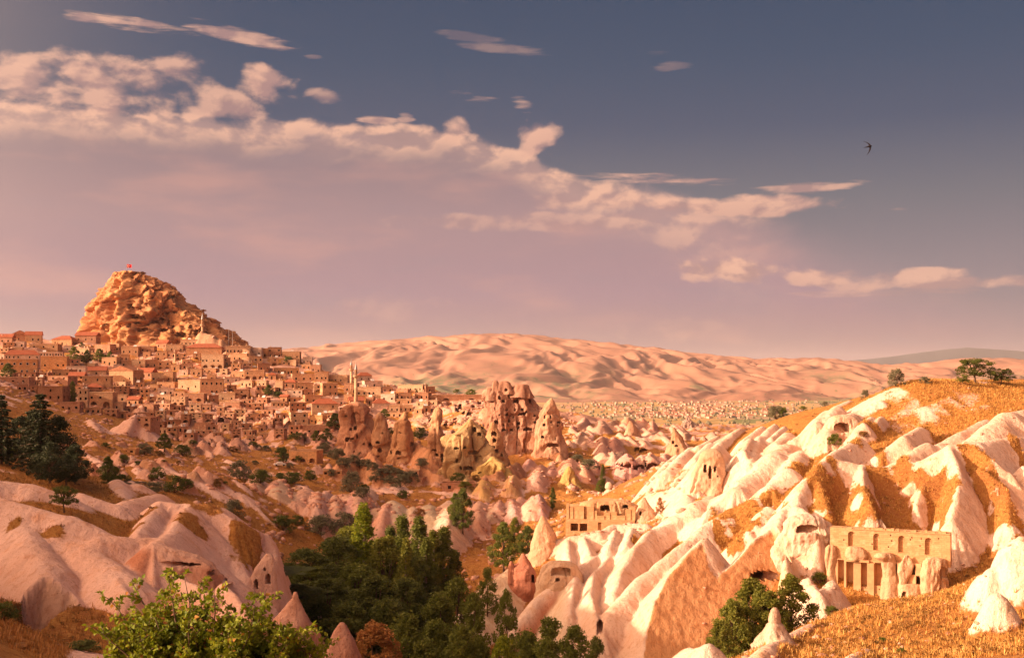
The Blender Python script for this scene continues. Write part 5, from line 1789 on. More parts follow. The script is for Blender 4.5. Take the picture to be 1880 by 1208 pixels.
    fs = [(2 * i, 2 * i + 2, 2 * i + 3, 2 * i + 1) for i in range(n)]
    mb = MB()
    mb.add(vs, fs)
    cl = mb.build('cloth', MAT['flag_red'], root, True)
    mb = MB()
    arc = [math.radians(40 + 280 * i / 14) for i in range(15)]
    vs = [(1.5 + .75 * math.cos(a), -.42, 4.95 + .75 * math.sin(a)) for a in arc] + [(1.72 + .58 * math.cos(a), -.42, 4.95 + .58 * math.sin(a)) for a in arc]
    mb.add(vs, [(i, i + 1, i + 16, i + 15) for i in range(14)])
    vs = [(2.5 + (.36 if i % 2 == 0 else .14) * math.cos(math.pi + i * math.pi / 5), -.42, 4.95 + (.36 if i % 2 == 0 else .14) * math.sin(math.pi + i * math.pi / 5)) for i in range(10)]
    mb.add(vs, [tuple(range(10))])
    mb.build('crescent_and_star', MAT['white_paint'], cl)
    # two thin masts on the skyline
    for x in (420, 427):
        p = hit(x, 634, 600)
        mb = MB()
        mb.tube([(0, 0, -2), (0, 0, 13)], [.22, .08], 6)
        mb.box(-.5, .5, -.05, .05, 11.6, 11.75)
        oo = mb.build('radio_mast', MAT['metal_grey'], None, loc=tuple(p))
        tag(oo, 'thin radio mast on the skyline right of the castle rock, %s of two' % ('left' if x == 420 else 'right'), 'mast', 'masts on the skyline')
    car(467, 676, 'white_paint', 'white car parked in the upper street below the cream house', .15, 500)
    car(397, 681, 'white_paint', 'pale car parked before the arched building under the mosque', .1, 500)
    car(415, 680, 'car_dark', 'dark blue car parked right of the arched building', .1, 500)
    car(514, 856, 'white_paint', 'small white car on the dirt track below the town', .3, 300)


# ------------------------------------------------------------------ trees and shrubs
def leaf_cloud(pts, size, rg, up=.3, aspect=.6):
    """one small bent leaf (two triangles) for every point; pts (n,3) numpy"""
    n = len(pts)
    a = rg.normal(size=(n, 3))
    a[:, 2] = a[:, 2] * .6
    a /= np.linalg.norm(a, axis=1)[:, None]
    b = rg.normal(size=(n, 3)) + np.array((0, 0, up))
    b -= (a * b).sum(1)[:, None] * a
    b /= np.linalg.norm(b, axis=1)[:, None]
    s = size * rg.uniform(.6, 1.35, n)[:, None]
    nn = np.cross(a, b)
    v0 = pts - a * s * .5
    v1 = pts + b * s * aspect * .5 + nn * s * .12
    v2 = pts + a * s * .5
    v3 = pts - b * s * aspect * .5 + nn * s * .12
    V = np.stack([v0, v1, v2, v3], 1).reshape(-1, 3)
    i = np.arange(n)[:, None] * 4
    Fq = np.concatenate([i + np.array([[0, 1, 2]]), i + np.array([[0, 2, 3]])])
    return V, Fq


def clumps(centres, radii, per, rg, squash=.8):
    out = []
    for c, r in zip(centres, radii):
        v = rg.normal(size=(per, 3))
        v /= np.linalg.norm(v, axis=1)[:, None]
        rr = r * rg.uniform(.25, 1.0, per) ** .55
        out.append(np.array(c)[None] + v * rr[:, None] * np.array((1, 1, squash))[None])
    return np.concatenate(out)


_proto = {}


def tree_meshes(kind, var):
    """trunk and crown meshes of unit height 1 (scaled per tree)"""
    key = (kind, var)
    if key in _proto:
        return _proto[key]
    rg = np.random.default_rng(hash(kind) % 1000 + var * 31 if False else sum(map(ord, kind)) + var * 31)
    r2 = random.Random(sum(map(ord, kind)) + var)
    mb = MB()
    C, Rr = [], []
    per = 60
    size = .03
    sq = .8
    mat = 'leaf_dark'
    bark = 'bark'
    if kind == 'broad':
        mb.tube([(0, 0, -.06), (.01, 0, .12), (0, .01, .3), (.01, 0, .62)], [.032, .026, .02, .008], 7)
        for i in range(120):
            t = r2.uniform(.16, .97)
            a = r2.uniform(0, 6.28)
            prof = .40 * math.sin(min(1, (1.02 - t) * 1.45) * math.pi / 2) * (.55 + .45 * min(1, t / .38))
            rr = prof * math.sqrt(r2.uniform(.12, 1))
            c = (rr * math.cos(a), rr * math.sin(a), t)
            C.append(c)
            Rr.append(r2.uniform(.05, .095))
            if i % 9 == 0:
                mb.tube([(0, 0, .18 + .25 * t), (c[0] * .5, c[1] * .5, .1 + .6 * t), c], [.012, .008, .003], 5)
        per, size, mat = 100, .030, 'leaf_dark'
    elif kind == 'light':
        mb.tube([(0, 0, -.06), (.01, 0, .2), (0, .01, .7)], [.026, .02, .006], 7)
        for i in range(95):
            t = r2.uniform(.08, .97)
            a = r2.uniform(0, 6.28)
            rr = .34 * math.sin(min(1, (1.04 - t) * 1.3) * math.pi / 2) * math.sqrt(r2.uniform(.1, 1))
            C.append((rr * math.cos(a), rr * math.sin(a), t))
            Rr.append(r2.uniform(.05, .10))
            if i % 9 == 0:
                mb.tube([(0, 0, .6 * t), C[-1]], [.010, .003], 5)
        per, size, mat = 80, .032, 'leaf_mid'
    elif kind == 'poplar':
        mb.tube([(0, 0, -.05), (.004, 0, .4), (0, 0, .93)], [.020, .014, .003], 7)
        for i in range(110):
            t = r2.uniform(.08, .99)
            a = r2.uniform(0, 6.28)
            rr = .105 * min(1, (1.03 - t) * 2.2) * min(1, .45 + t * 1.3) * math.sqrt(r2.uniform(.1, 1))
            C.append((rr * math.cos(a), rr * math.sin(a), t))
            Rr.append(r2.uniform(.025, .045))
            if i % 6 == 0:
                mb.tube([(0, 0, t - .08), C[-1]], [.005, .002], 4)
        per, size, mat, sq, bark = 75, .021, 'leaf_poplar', 1.5, 'bark_pale'
    elif kind == 'conifer':
        mb.tube([(0, 0, -.05), (0, 0, .97)], [.026, .004], 7)
        for i in range(26):
            t = .08 + .90 * i / 25
            R = .46 * (1.02 - t) ** .62 * (.7 + .3 * math.sin(i * 2.3))
            nb = 7 if t < .7 else 5
            for k in range(nb):
                a = 6.28 * k / nb + i * .9 + r2.uniform(-.2, .2)
                L = R * r2.uniform(.75, 1.1)
                mb.tube([(0, 0, t), (L * math.cos(a), L * math.sin(a), t - .05 * L / .3)], [.005, .002], 4)
                for q in (.35, .65, .92):
                    C.append((L * q * math.cos(a), L * q * math.sin(a), t - .07 * q * L / .3))
                    Rr.append(.020 + .05 * L * (1.15 - q * .5))
        per, size, mat, sq = 42, .026, 'leaf_conifer', .5
    elif kind == 'bush':
        mb.tube([(0, 0, -.1), (.02, 0, .3), (0, 0, .6)], [.03, .02, .01], 5)
        for i in range(46):
            a = r2.uniform(0, 6.28)
            t = r2.uniform(.1, .9)
            rr = .62 * math.sqrt(r2.uniform(.05, 1)) * math.sqrt(max(.05, 1 - t * t))
            C.append((rr * math.cos(a), rr * math.sin(a), t))
            Rr.append(r2.uniform(.12, .22))
            if i % 4 == 0:
                mb.tube([(0, 0, 0), (C[-1][0] * .6, C[-1][1] * .6, t * .5), C[-1]], [.016, .01, .004], 4)
        per, size, mat = 60, .075, 'leaf_dark'
    elif kind == 'lone':          # round field tree with open crown and bare stem
        mb.tube([(0, 0, -.05), (.02, 0, .18), (.03, .01, .34)], [.036, .03, .024], 7)
        for i in range(64):
            a = r2.uniform(0, 6.28)
            t = r2.uniform(.30, .95)
            rr = .58 * math.sqrt(r2.uniform(.03, 1)) * math.sqrt(max(.08, 1 - ((t - .55) / .45) ** 2))
            C.append((rr * math.cos(a), rr * math.sin(a), t))
            Rr.append(r2.uniform(.07, .13))
            if i % 2 == 0:
                mb.tube([(.03, .01, .32), (C[-1][0] * .5, C[-1][1] * .5, t * .75 + .06), C[-1]], [.014, .009, .003], 5)
        per, size, mat = 85, .042, 'leaf_dark'
    P = clumps(C, Rr, per, rg, sq)
    V, Q = leaf_cloud(P, size, rg)
    crown = mesh_np('crown', V, Q, smooth=False)
    trunk = mb.mesh('trunk', True)
    trunk.materials.append(MAT[bark])
    _proto[key] = (trunk, crown, mat)
    return _proto[key]


_crown_mat = {}
TREES = []


def tree(kind, px, py, hpx, label=None, mat=None, wide=1.0, lo=90, d=None, name=None, cat='tree', group=None, z=None):
    """px, py: foot of the trunk in the picture; hpx: height in picture pixels"""
    rg = random.Random(int(px * 3 + py * 5 + hpx))
    p = hit(px, py, lo) if d is None else pt(px, py, d)
    if d is not None:
        p[2] = ground([p[0]], [p[1]])[0] if z is None else z
    s = p[1] / F
    # the crown's top stays where the picture shows it even when the foot stands lower
    topz = (CY - (py - hpx)) * s
    H = topz - p[2]
    tr, cr, m0 = tree_meshes(kind, rg.randrange(3))
    m = mat or m0
    k = (cr.name, m)
    if k not in _crown_mat:
        c2 = cr if len(cr.materials) == 0 else cr.copy()
        c2.materials.clear()
        c2.materials.append(MAT[m])
        _crown_mat[k] = c2
    c2 = _crown_mat[k]
    W = hpx * s * wide
    if name is None:
        name = {'poplar': 'poplar_tree', 'conifer': 'conifer_tree', 'bush': 'shrub', 'broad': 'leafy_tree', 'light': 'leafy_tree', 'lone': 'field_tree'}[kind]
    root = empty(name, (p[0], p[1], p[2]), rg.uniform(0, 6.28))
    a = link('trunk', tr, None, root)
    b = link('crown', c2, None, root)
    sc = (W, W, H)
    a.scale = sc
    b.scale = sc
    TREES.append((root, kind, px, py))
    tag(root, label, cat, group)
    return root


def build_trees():
    g1 = 'trees of the valley floor'
    # dense grove at the bottom of the valley: foot column, top row, height metres, distance, kind, material, spread
    L = []
    grove = [
        ('broad', 560, 1008, 17, 205, 'leaf_dark', 1.0, 'dark leafy tree at the left end of the valley grove'), ('broad', 618, 985, 20, 222, 'leaf_dark', .95, 'dark leafy tree behind the left end of the grove'),
        ('poplar', 668, 928, 25, 232, 'leaf_bright', 1.25, 'tall poplar with sunlit yellow tip, highest in the grove'), ('broad', 640, 968, 21, 236, 'leaf_poplar', .9, 'green leafy tree beside the tall sunlit poplar'),
        ('broad', 705, 985, 19, 225, 'leaf_poplar', .9, 'leafy tree right of the tall sunlit poplar'), ('broad', 655, 1035, 19, 205, 'leaf_mid', 1.05, 'big rounded tree in the middle of the grove'),
        ('broad', 690, 1058, 18, 196, 'leaf_dark', 1.05, 'dark rounded tree low in the middle of the grove'), ('broad', 600, 1062, 17, 190, 'leaf_dark', 1.05, 'dark tree low on the left side of the grove'),
        ('broad', 545, 1072, 14, 182, 'leaf_dark', 1.0, 'dark tree beside the carved cave mound'), ('broad', 745, 1062, 17, 205, 'leaf_dark', .95, 'dark tree on the right side of the grove'),
        ('broad', 760, 1020, 18, 226, 'leaf_dark', .85, 'dark tree in front of the slim poplars'), ('poplar', 738, 948, 23, 248, 'leaf_mid', 1.2, 'dark poplar right behind the tall sunlit one'),
        ('poplar', 717, 968, 20, 250, 'leaf_dark', 1.3, 'dark poplar at the back of the grove'), ('poplar', 770, 952, 23, 246, 'leaf_mid', 1.3, 'dark poplar, second of the slim row'), ('poplar', 796, 975, 21, 240, 'leaf_poplar', 1.25, 'pale poplar with visible stems, third of the slim row'),
        ('poplar', 782, 990, 19, 232, 'leaf_mid', 1.25, 'green poplar between the slim ones'), ('poplar', 815, 968, 21, 242, 'leaf_mid', 1.3, 'dark poplar near the right end of the slim row'), ('poplar', 835, 1012, 15, 246, 'leaf_dark', 1.5, 'short dark poplar ending the slim row'),
        ('poplar', 745, 992, 18, 218, 'leaf_poplar', 1.1, 'slim yellowish poplar rising before the dark row'), ('broad', 710, 1100, 15, 180, 'leaf_dark', 1.1, 'dark tree low before the grove'), ('broad', 640, 1105, 15, 176, 'leaf_dark', 1.1, 'dark tree in shade above the small pink cone'),
        ('light', 745, 1128, 12, 165, 'leaf_mid', 1.3, 'scrubby grey green tree at the bottom edge'), ('light', 800, 1140, 11, 172, 'leaf_mid', 1.3, 'bushy tree at the bottom of the valley'), ('light', 850, 1150, 9, 160, 'leaf_mid', 1.5, 'low green tree at the bottom edge near the pale slope'),
        ('light', 690, 1140, 12, 152, 'leaf_dry', 1.2, 'dry brownish tree at the bottom edge right of the small cone'), ('light', 840, 1062, 11, 205, 'leaf_mid', 1.2, 'grey green thicket tree right of the grove'), ('light', 805, 1090, 11, 195, 'leaf_mid', 1.3, 'thicket tree below the slim poplars'),
        ('light', 880, 1165, 7, 165, 'leaf_mid', 1.4, 'dark bushy tree at the bottom edge below the cream ridge'), ('light', 780, 1170, 9, 158, 'leaf_mid', 1.4, 'dark bushy tree at the bottom edge right of the grove'), ('light', 1000, 1175, 8, 160, 'leaf_mid', 1.5, 'dark bushy tree at the bottom edge before the folds'), ('broad', 520, 1045, 13, 178, 'leaf_dark', .95, 'dark tree at the grove corner touching the mound'), ('broad', 575, 1040, 16, 198, 'leaf_mid', .9, 'green tree in the left half of the grove'), ('light', 930, 1080, 6, 195, 'leaf_mid', 1.2, 'small green tree on top of the cream ridge'), ('light', 895, 1040, 6, 215, 'leaf_mid', 1.1, 'small green tree behind the cream ridge'),
        ('light', 870, 1090, 7, 190, 'leaf_mid', 1.2, 'small bush-like tree on the pale slope right of the grove'), ('light', 1010, 1130, 10, 178, 'leaf_mid', 1.2, 'dark shrubby tree below the dark red rock block'), ('light', 1055, 1150, 9, 170, 'leaf_mid', 1.2, 'dark shrubby tree at the foot of the white folds'),
        ('light', 965, 1160, 9, 165, 'leaf_mid', 1.4, 'dark shrub tree left of the foot of the folds'), ('light', 925, 1165, 6.5, 140, 'leaf_bright', 1.3, 'bright yellow green tree at the bottom edge of the valley'), ('light', 1095, 1170, 6, 162, 'leaf_dark', 1.2, 'small dark tree under the slot cave of the folds'),
        ('broad', 850, 896, 14.5, 292, 'leaf_dark', .5, 'tall dark upright tree alone behind the grove'), ('broad', 836, 905, 13, 293, 'leaf_mid', .42, 'slim tree close beside the tall dark upright one'),
        ('broad', 925, 958, 12, 262, 'leaf_mid', .75, 'green tree left of the sharp pink spire'), ('broad', 968, 965, 11, 258, 'leaf_dark', .7, 'dark tree just left of the sharp pink spire'), ('light', 945, 950, 8, 275, 'leaf_poplar', .9, 'yellow green bush tree behind the sharp spire'),
        ('broad', 1104, 880, 6, 335, 'leaf_mid', .8, 'small green tree beside the white mushroom rock'), ('poplar', 1107, 853, 9, 400, 'leaf_dark', 1.0, 'tiny dark cypress-like tree in the valley beyond the mushroom rock'), ('poplar', 1015, 895, 7, 350, 'leaf_dark', 1.3, 'small dark upright tree below the yellow cone'),
        ('broad', 1380, 1062, 11, 150, 'leaf_poplar', 1.0, 'bushy green tree before the orange rock face'), ('broad', 1452, 1055, 10, 152, 'leaf_poplar', .95, 'green tree beside the orange face, right of its twin'), ('broad', 1322, 1140, 6.5, 140, 'leaf_poplar', 1.0, 'small green tree at the foot of the orange face'), ('broad', 1412, 1085, 10, 148, 'leaf_poplar', 1.0, 'green tree behind the banded fairy chimney'),
        ('broad', 1345, 1100, 9, 146, 'leaf_poplar', 1.0, 'green tree left of the twin trees before the orange face'), ('light', 1212, 912, 4.0, 250, 'leaf_dry', .7, 'thin dry sapling in the hollow above the white folds'),
    ]
    for kind, px, ptop, Hm, d, mat, wide, lab in grove:
        hpx = Hm * F / d
        x = (px - CX) / F * d
        gz = ground([x], [d])[0]
        tree(kind, px, ptop + hpx, hpx, lab, mat, wide, d=d, group=g1)
    # conifers and shrubs on the left slope
    cg = 'conifers on the left slope'
    for px, pb, h, lab, lo, wd, kd in [(74, 872, 150, 'tallest dark conifer in the clump on the left slope', 180, .95, 'conifer'), (38, 852, 88, 'dark rounded conifer behind the tallest one at the left edge', 180, 1.1, 'broad'), (106, 876, 112, 'dark rounded conifer right of the tallest one', 180, .85, 'broad'), (3, 852, 128, 'dark conifer cut by the left edge of the picture', 180, .8, 'conifer'),
                                       (138, 890, 74, 'low dark conifer at the right end of the clump', 180, 1.0, 'broad'), (92, 896, 84, 'low dark conifer at the foot of the tallest one', 180, 1.1, 'broad'), (60, 862, 110, 'dark rounded conifer just left of the tallest one', 180, .7, 'broad'), (122, 893, 60, 'lowest dark conifer of the clump on the left slope', 180, 1.1, 'broad')]:
        tree(kd, px, pb, h, lab, 'leaf_conifer', wd, lo, group=cg, name='conifer_tree')
    for px, pb, h, kind, mat, lab, lo, wd in [
        (12, 852, 45, 'broad', 'leaf_poplar', 'yellow green tree at the left edge below the conifers', 170, 1.1), (118, 942, 50, 'lone', 'leaf_dark', 'small lone dark tree standing on the pale left mounds', 150, .95),
        (198, 890, 52, 'broad', 'leaf_dark', 'dark green tree right of the conifer clump', 200, .9), (215, 925, 55, 'bush', 'leaf_dark', 'dark bush beside the pale rock right of the conifers', 200, .8), (245, 925, 38, 'bush', 'leaf_olive', 'silvery bush behind the pale mound rim', 200, 1.1), (280, 918, 34, 'bush', 'leaf_olive', 'silvery bush, second behind the pale mound rim', 200, 1.2),
        (320, 905, 34, 'bush', 'leaf_dark', 'dark bush on the brown slope above the mounds', 240, .9), (342, 900, 22, 'bush', 'leaf_dark', 'small dark bush beside its bigger neighbour on the slope', 240, 1.0), (290, 880, 24, 'bush', 'leaf_dark', 'dark bush above the pale slabs', 240, 1.0), (228, 852, 18, 'bush', 'leaf_dark', 'small dark bush on the orange slope', 250, 1.0),
        (302, 835, 40, 'broad', 'leaf_dark', 'dark tree on the brown slope below the cave houses', 350, 1.0), (335, 838, 22, 'bush', 'leaf_dark', 'dark bush right of the tree below the cave houses', 350, 1.2), (265, 835, 22, 'bush', 'leaf_olive', 'silvery bush left of the tree below the cave houses', 300, 1.1), (440, 880, 36, 'bush', 'leaf_olive', 'round silvery bush on the slope above the valley folds', 300, .9),
        (400, 905, 22, 'bush', 'leaf_olive', 'silvery bush near the pale slab of the slope', 280, 1.1), (430, 950, 34, 'bush', 'leaf_olive', 'silvery bush behind the ochre cone', 220, .9), (520, 852, 30, 'broad', 'leaf_dark', 'dark tree beside the arcaded ruin on the track', 350, .9), (548, 850, 14, 'lone', 'leaf_dark', 'tiny tree before the arcaded ruin', 350, 1.0),
        (478, 888, 26, 'bush', 'leaf_dark', 'dark bush above the left folds', 300, 1.3), (535, 888, 22, 'bush', 'leaf_dark', 'dark bush above the middle folds', 300, 1.6), (570, 882, 20, 'bush', 'leaf_dark', 'dark bush on the terrace edge', 300, .9), (608, 878, 18, 'bush', 'leaf_olive', 'small round silvery bush on the terrace', 300, .9),
        (645, 905, 40, 'bush', 'leaf_olive', 'tall silvery bush on the red slope', 300, .8), (665, 915, 22, 'bush', 'leaf_olive', 'low silvery bush at the foot of the red slope', 300, 1.2), (520, 975, 30, 'bush', 'leaf_dark', 'dark thicket right of the ochre cone', 240, 1.2), (545, 965, 20, 'bush', 'leaf_dark', 'dark bush between ochre cone and grove', 240, 1.1), (590, 985, 40, 'bush', 'leaf_olive', 'big silvery bush left of the grove', 230, 1.2), (630, 975, 36, 'bush', 'leaf_olive', 'silvery bush at the back of the grove', 240, 1.1),
        (740, 915, 16, 'bush', 'leaf_dark', 'dark bush at the top of the cream folds', 300, 1.3), (770, 950, 18, 'bush', 'leaf_dry', 'brown dry bush growing between the cream folds', 250, 1.0), (855, 905, 22, 'bush', 'leaf_poplar', 'yellow green bush before the low cave house', 320, 1.1), (840, 885, 18, 'bush', 'leaf_dark', 'dark bush left of the low cave house', 330, 1.3),
        (615, 790, 32, 'broad', 'leaf_dark', 'dark tree left of the broad red cone', 420, 1.3), (600, 812, 26, 'broad', 'leaf_dark', 'dark tree in the gardens below the red roofed house', 420, 1.1), (580, 812, 22, 'broad', 'leaf_mid', 'green tree in the gardens below the houses', 420, 1.1), (545, 812, 18, 'bush', 'leaf_dark', 'dark bush by the winding lane', 420, 1.5), (706, 770, 20, 'broad', 'leaf_mid', 'green tree among houses behind the second pinnacle', 470, 1.3), (770, 805, 22, 'bush', 'leaf_dark', 'dark bush between third and fourth pinnacle', 430, 1.0), (716, 800, 16, 'bush', 'leaf_dark', 'dark bush between second and third pinnacle', 440, 1.0),
        (136, 668, 32, 'broad', 'leaf_poplar', 'sunlit green tree right of the hotel', 560, 1.0), (160, 668, 26, 'broad', 'leaf_dark', 'dark tree between the sunlit town trees', 560, 1.0), (182, 668, 28, 'broad', 'leaf_mid', 'green tree in the middle of the upper town garden', 560, 1.1), (202, 666, 22, 'broad', 'leaf_mid', 'green tree at the right end of the upper town garden', 560, .9), (15, 695, 28, 'broad', 'leaf_dark', 'dark tree before the hotel at the left edge', 500, 1.3), (133, 742, 42, 'light', 'leaf_mid', 'upright green tree left of the stone tower house', 500, .6),
        (150, 640, 12, 'broad', 'leaf_dark', 'small dark tree on the skyline left of the castle rock', 650, 1.2), (273, 632, 11, 'broad', 'leaf_poplar', 'small sunlit tree at the foot of the castle rock', 650, 1.3), (493, 728, 22, 'broad', 'leaf_dark', 'dark tree in the middle of the lower town', 500, 1.1), (510, 730, 12, 'bush', 'leaf_dark', 'dark bush right of the lower town tree', 500, 1.6), (235, 742, 14, 'broad', 'leaf_dark', 'dark tree beside the small cream house in the lower town', 500, 1.1),
        (530, 668, 14, 'bush', 'leaf_dark', 'dark bush among the upper eastern houses', 560, 1.2), (765, 726, 12, 'poplar', 'leaf_dark', 'tiny cypress on the eastern ridge', 560, 2.0), (838, 724, 10, 'lone', 'leaf_mid', 'tiny tree on the wall of the flat ridge', 560, 1.2), (865, 724, 10, 'bush', 'leaf_mid', 'small bush on the wall of the flat ridge', 560, 1.6),
        (1080, 862, 20, 'bush', 'leaf_olive', 'dark bushes before the overhanging white domes', 360, 1.5), (1060, 848, 14, 'bush', 'leaf_olive', 'bush left of the overhanging white domes', 380, 1.6), (516, 840, 20, 'bush', 'leaf_dark', 'dark bush under the arcade track', 380, 1.2),
        (1645, 710, 33, 'bush', 'leaf_olive', 'round olive bush at the left tip of the plateau', 245, .75), (1698, 705, 14, 'bush', 'leaf_olive', 'low olive bush on the plateau edge', 245, 1.3), (1588, 732, 17, 'bush', 'leaf_olive', 'olive bush on the slope below the plateau tip', 245, .8), (1425, 768, 24, 'bush', 'leaf_olive', 'large olive bush on the hillside skyline', 270, 1.3), (1438, 762, 15, 'bush', 'leaf_mid', 'dark green bush right of the large olive one', 270, 1.0), (1475, 752, 7, 'bush', 'leaf_mid', 'low green bush on the hillside skyline', 270, 1.8), (1515, 745, 8, 'bush', 'leaf_olive', 'low bush on top of the white domes', 255, 1.5),
        (1532, 818, 22, 'bush', 'leaf_mid', 'dark green bush left of the white spur', 220, 1.0), (1585, 805, 14, 'bush', 'leaf_scrub' if False else 'scrub', 'brown bush above the white spur', 220, 1.3), (1525, 1130, 18, 'bush', 'leaf_mid', 'small dark bush below the carved front', 120, 1.3), (1505, 1075, 26, 'bush', 'leaf_mid', 'bush clinging left of the carved front', 150, 1.0),
        (1655, 1200, 12, 'bush', 'leaf_mid', 'small green weed on the near grass slope', 80, 1.2), (1620, 1178, 8, 'bush', 'leaf_mid', 'tiny green weed left on the near grass slope', 80, 2.0), (1772, 1165, 9, 'bush', 'scrub', 'brown weed on the near grass slope', 80, 1.2), (8, 1140, 36, 'bush', 'leaf_dark', 'dark bush at the left edge below the pale mound', 90, 1.2), (150, 1195, 18, 'bush', 'leaf_dark', 'low dark bushes at the foot of the arched cut', 90, 3.2), (30, 1200, 18, 'bush', 'leaf_dry', 'dry brown bush in the lower left corner', 90, 2.0)]:
        tree(kind, px, pb, h, lab, mat, wd, lo, cat='shrub' if kind == 'bush' else 'tree')
    # silvery bushes in a band below the pinnacles
    rg = random.Random(8)
    base_pts = [(610, 842), (622, 848), (635, 832), (648, 852), (660, 860), (672, 862), (685, 868), (700, 876), (712, 872), (728, 880), (742, 884), (690, 884), (715, 892), (735, 895), (752, 890), (775, 858), (598, 828), (588, 836), (660, 845), (630, 862)]
    base_pts.sort()
    for i, (x, y) in enumerate(base_pts):
        tree('bush', x, y, rg.uniform(16, 26), 'silvery bush in the band below the pinnacles, %s from the left' % ordinal(i), 'leaf_olive', rg.uniform(.9, 1.2), 330, cat='shrub', group='silvery bushes below the pinnacles')
    small = [(rg.uniform(120, 900), rg.uniform(815, 905)) for i in range(46)]
    small = sorted(q for q in small if not (600 < q[0] < 780 and q[1] < 890))
    for i, (x, y) in enumerate(small):
        tree('bush', x, y, rg.uniform(6, 13), 'small bush dotting the brown slopes below the town, %s from the left' % ordinal(i), rg.choice(['leaf_dark', 'leaf_olive', 'scrub', 'leaf_dark']), rg.uniform(1.0, 1.6), 260, cat='shrub', group='small bushes on the brown slopes')
    # field trees on the plateau
    tree('lone', 1791, 704, 46, 'spreading dark tree on the plateau skyline, largest of three', 'leaf_dark', 1.45, 250, cat='tree', group='trees on the plateau')
    tree('lone', 1838, 707, 31, 'small round dark tree on the plateau, nearest the right edge', 'leaf_dark', 1.35, 250, cat='tree', group='trees on the plateau')
    tree('lone', 1768, 707, 20, 'smallest tree on the plateau, left of the spreading one', 'leaf_mid', 1.2, 250, cat='tree', group='trees on the plateau')


def build_near_tree():
    """the leafy tree close to the camera: real branches and single leaves"""
    d = 20.0
    bx, by = pt(385, 1000, d)[:2]
    bz = ground([bx], [by])[0]
    root = empty('leafy_tree', (bx, by, bz))
    tag(root, 'sunlit yellow green leafy tree close by at the bottom left', 'tree')
    rg = random.Random(3)
    nr = np.random.default_rng(3)
    mb = MB()
    tips = []
    s = d / F

    def loc(px, py, dy=0.0):
        q = pt(px, py, d + dy)
        return Vector((q[0] - bx, q[1] - by, q[2] - bz))
    base_ = Vector((0, 0, 0))
    fork = loc(385, 1330)
    mb.tube([base_ + Vector((0, 0, -.3)), base_.lerp(fork, .5) + Vector((.06, 0, 0)), fork], [.13, .105, .085], 9)
    ends = [(305, 1045, .2), (395, 1075, -.5), (215, 1110, .1), (240, 1065, .6), (500, 1095, 0), (575, 1150, -.2), (430, 1120, .5), (345, 1110, -.7), (265, 1150, -.6), (530, 1170, .4), (460, 1160, -.6), (200, 1180, -.3), (380, 1170, .3), (310, 1170, .6),
            (590, 1190, .1), (235, 1210, .6), (420, 1215, -.8), (500, 1220, .6), (330, 1230, -.9), (560, 1230, -.5), (190, 1240, .3), (280, 1120, -.2), (365, 1075, .4), (470, 1110, .2), (490, 1080, .4), (225, 1140, .8), (340, 1060, .1), (300, 1090, .5)]
    for k in range(125):
        ex = rg.uniform(180, 605)
        ends.append((ex, rg.uniform(1125 + abs(ex - 390) * .12, 1270), rg.uniform(-.9, .9)))
    P, N = [], []
    for (ex, ey, dy) in ends:
        e = loc(ex, ey, dy)
        m1 = fork.lerp(e, .45) + Vector((rg.uniform(-.2, .2), rg.uniform(-.2, .2), -.12))
        pts = [fork]
        for k in range(1, 8):
            t = k / 7
            q = fork.lerp(m1, t).lerp(m1.lerp(e, t), t)
            pts.append(q + Vector((rg.uniform(-.03, .03), rg.uniform(-.03, .03), 0)))
        mb.tube(pts, [.045 - .04 * k / 7 for k in range(8)], 6)
        # twigs
        for k in range(18):
            t = rg.uniform(.38, 1.0)
            i = min(6, int(t * 7))
            o = pts[i].lerp(pts[i + 1], t * 7 - i)
            dirv = Vector((rg.gauss(0, 1), rg.gauss(0, 1), rg.uniform(.1, 1.5))).normalized()
            L = rg.uniform(.16, .42)
            q = o + dirv * L
            mb.tube([o, o.lerp(q, .5) + Vector((0, 0, .02)), q], [.008, .006, .003], 4)
            nl = int(L / .013)
            for j in range(nl):
                b = o.lerp(q, (j + 1) / nl)
                P.append(b)
                N.append(dirv)
    mb.build('trunk', MAT['bark'], root, True)
    n = len(P)
    P = np.array([tuple(p) for p in P])
    D = np.array([tuple(v) for v in N])
    a = nr.normal(size=(n, 3)) * .8 + D * .5 + np.array((0, 0, -.15))
    a /= np.linalg.norm(a, axis=1)[:, None]
    b = nr.normal(size=(n, 3))
    b -= (a * b).sum(1)[:, None] * a
    b /= np.linalg.norm(b, axis=1)[:, None]
    nn = np.cross(a, b)
    Ls = nr.uniform(.055, .105, n)[:, None]
    W = Ls * nr.uniform(.30, .38, n)[:, None]
    st = P + a * .018
    # stalk end, two rows of side points, tip; folded along the midrib
    rows = [st, st + a * Ls * .30, st + a * Ls * .66 - nn * Ls * .06, st + a * Ls - nn * Ls * .20]
    v = [rows[0], rows[1] + b * W + nn * W * .35, rows[1], rows[1] - b * W + nn * W * .35, rows[2] + b * W * .72 + nn * W * .25, rows[2], rows[2] - b * W * .72 + nn * W * .25, rows[3]]
    V = np.stack(v, 1).reshape(-1, 3)
    i = np.arange(n)[:, None] * 8
    tri = np.array([[0, 2, 1], [0, 3, 2], [4, 5, 7], [5, 6, 7]])
    quad = np.array([[1, 2, 5, 4], [2, 3, 6, 5]])
    me_t = np.concatenate([i + t[None] for t in tri])
    me_q = np.concatenate([i + t[None] for t in quad])
    red = nr.random(n) < .035
    me = mesh_np('crown', V, [me_t, me_q], smooth=True)
    me.materials.append(MAT['leaf_bright'])
    me.materials.append(MAT['leaf_red'])
    own = np.concatenate([np.tile(np.arange(n), 4), np.tile(np.arange(n), 2)])
    me.polygons.foreach_set('material_index', red[own].astype(np.int32))
    me.update()
    link('crown', me, None, root)
    print('near leaves', n)


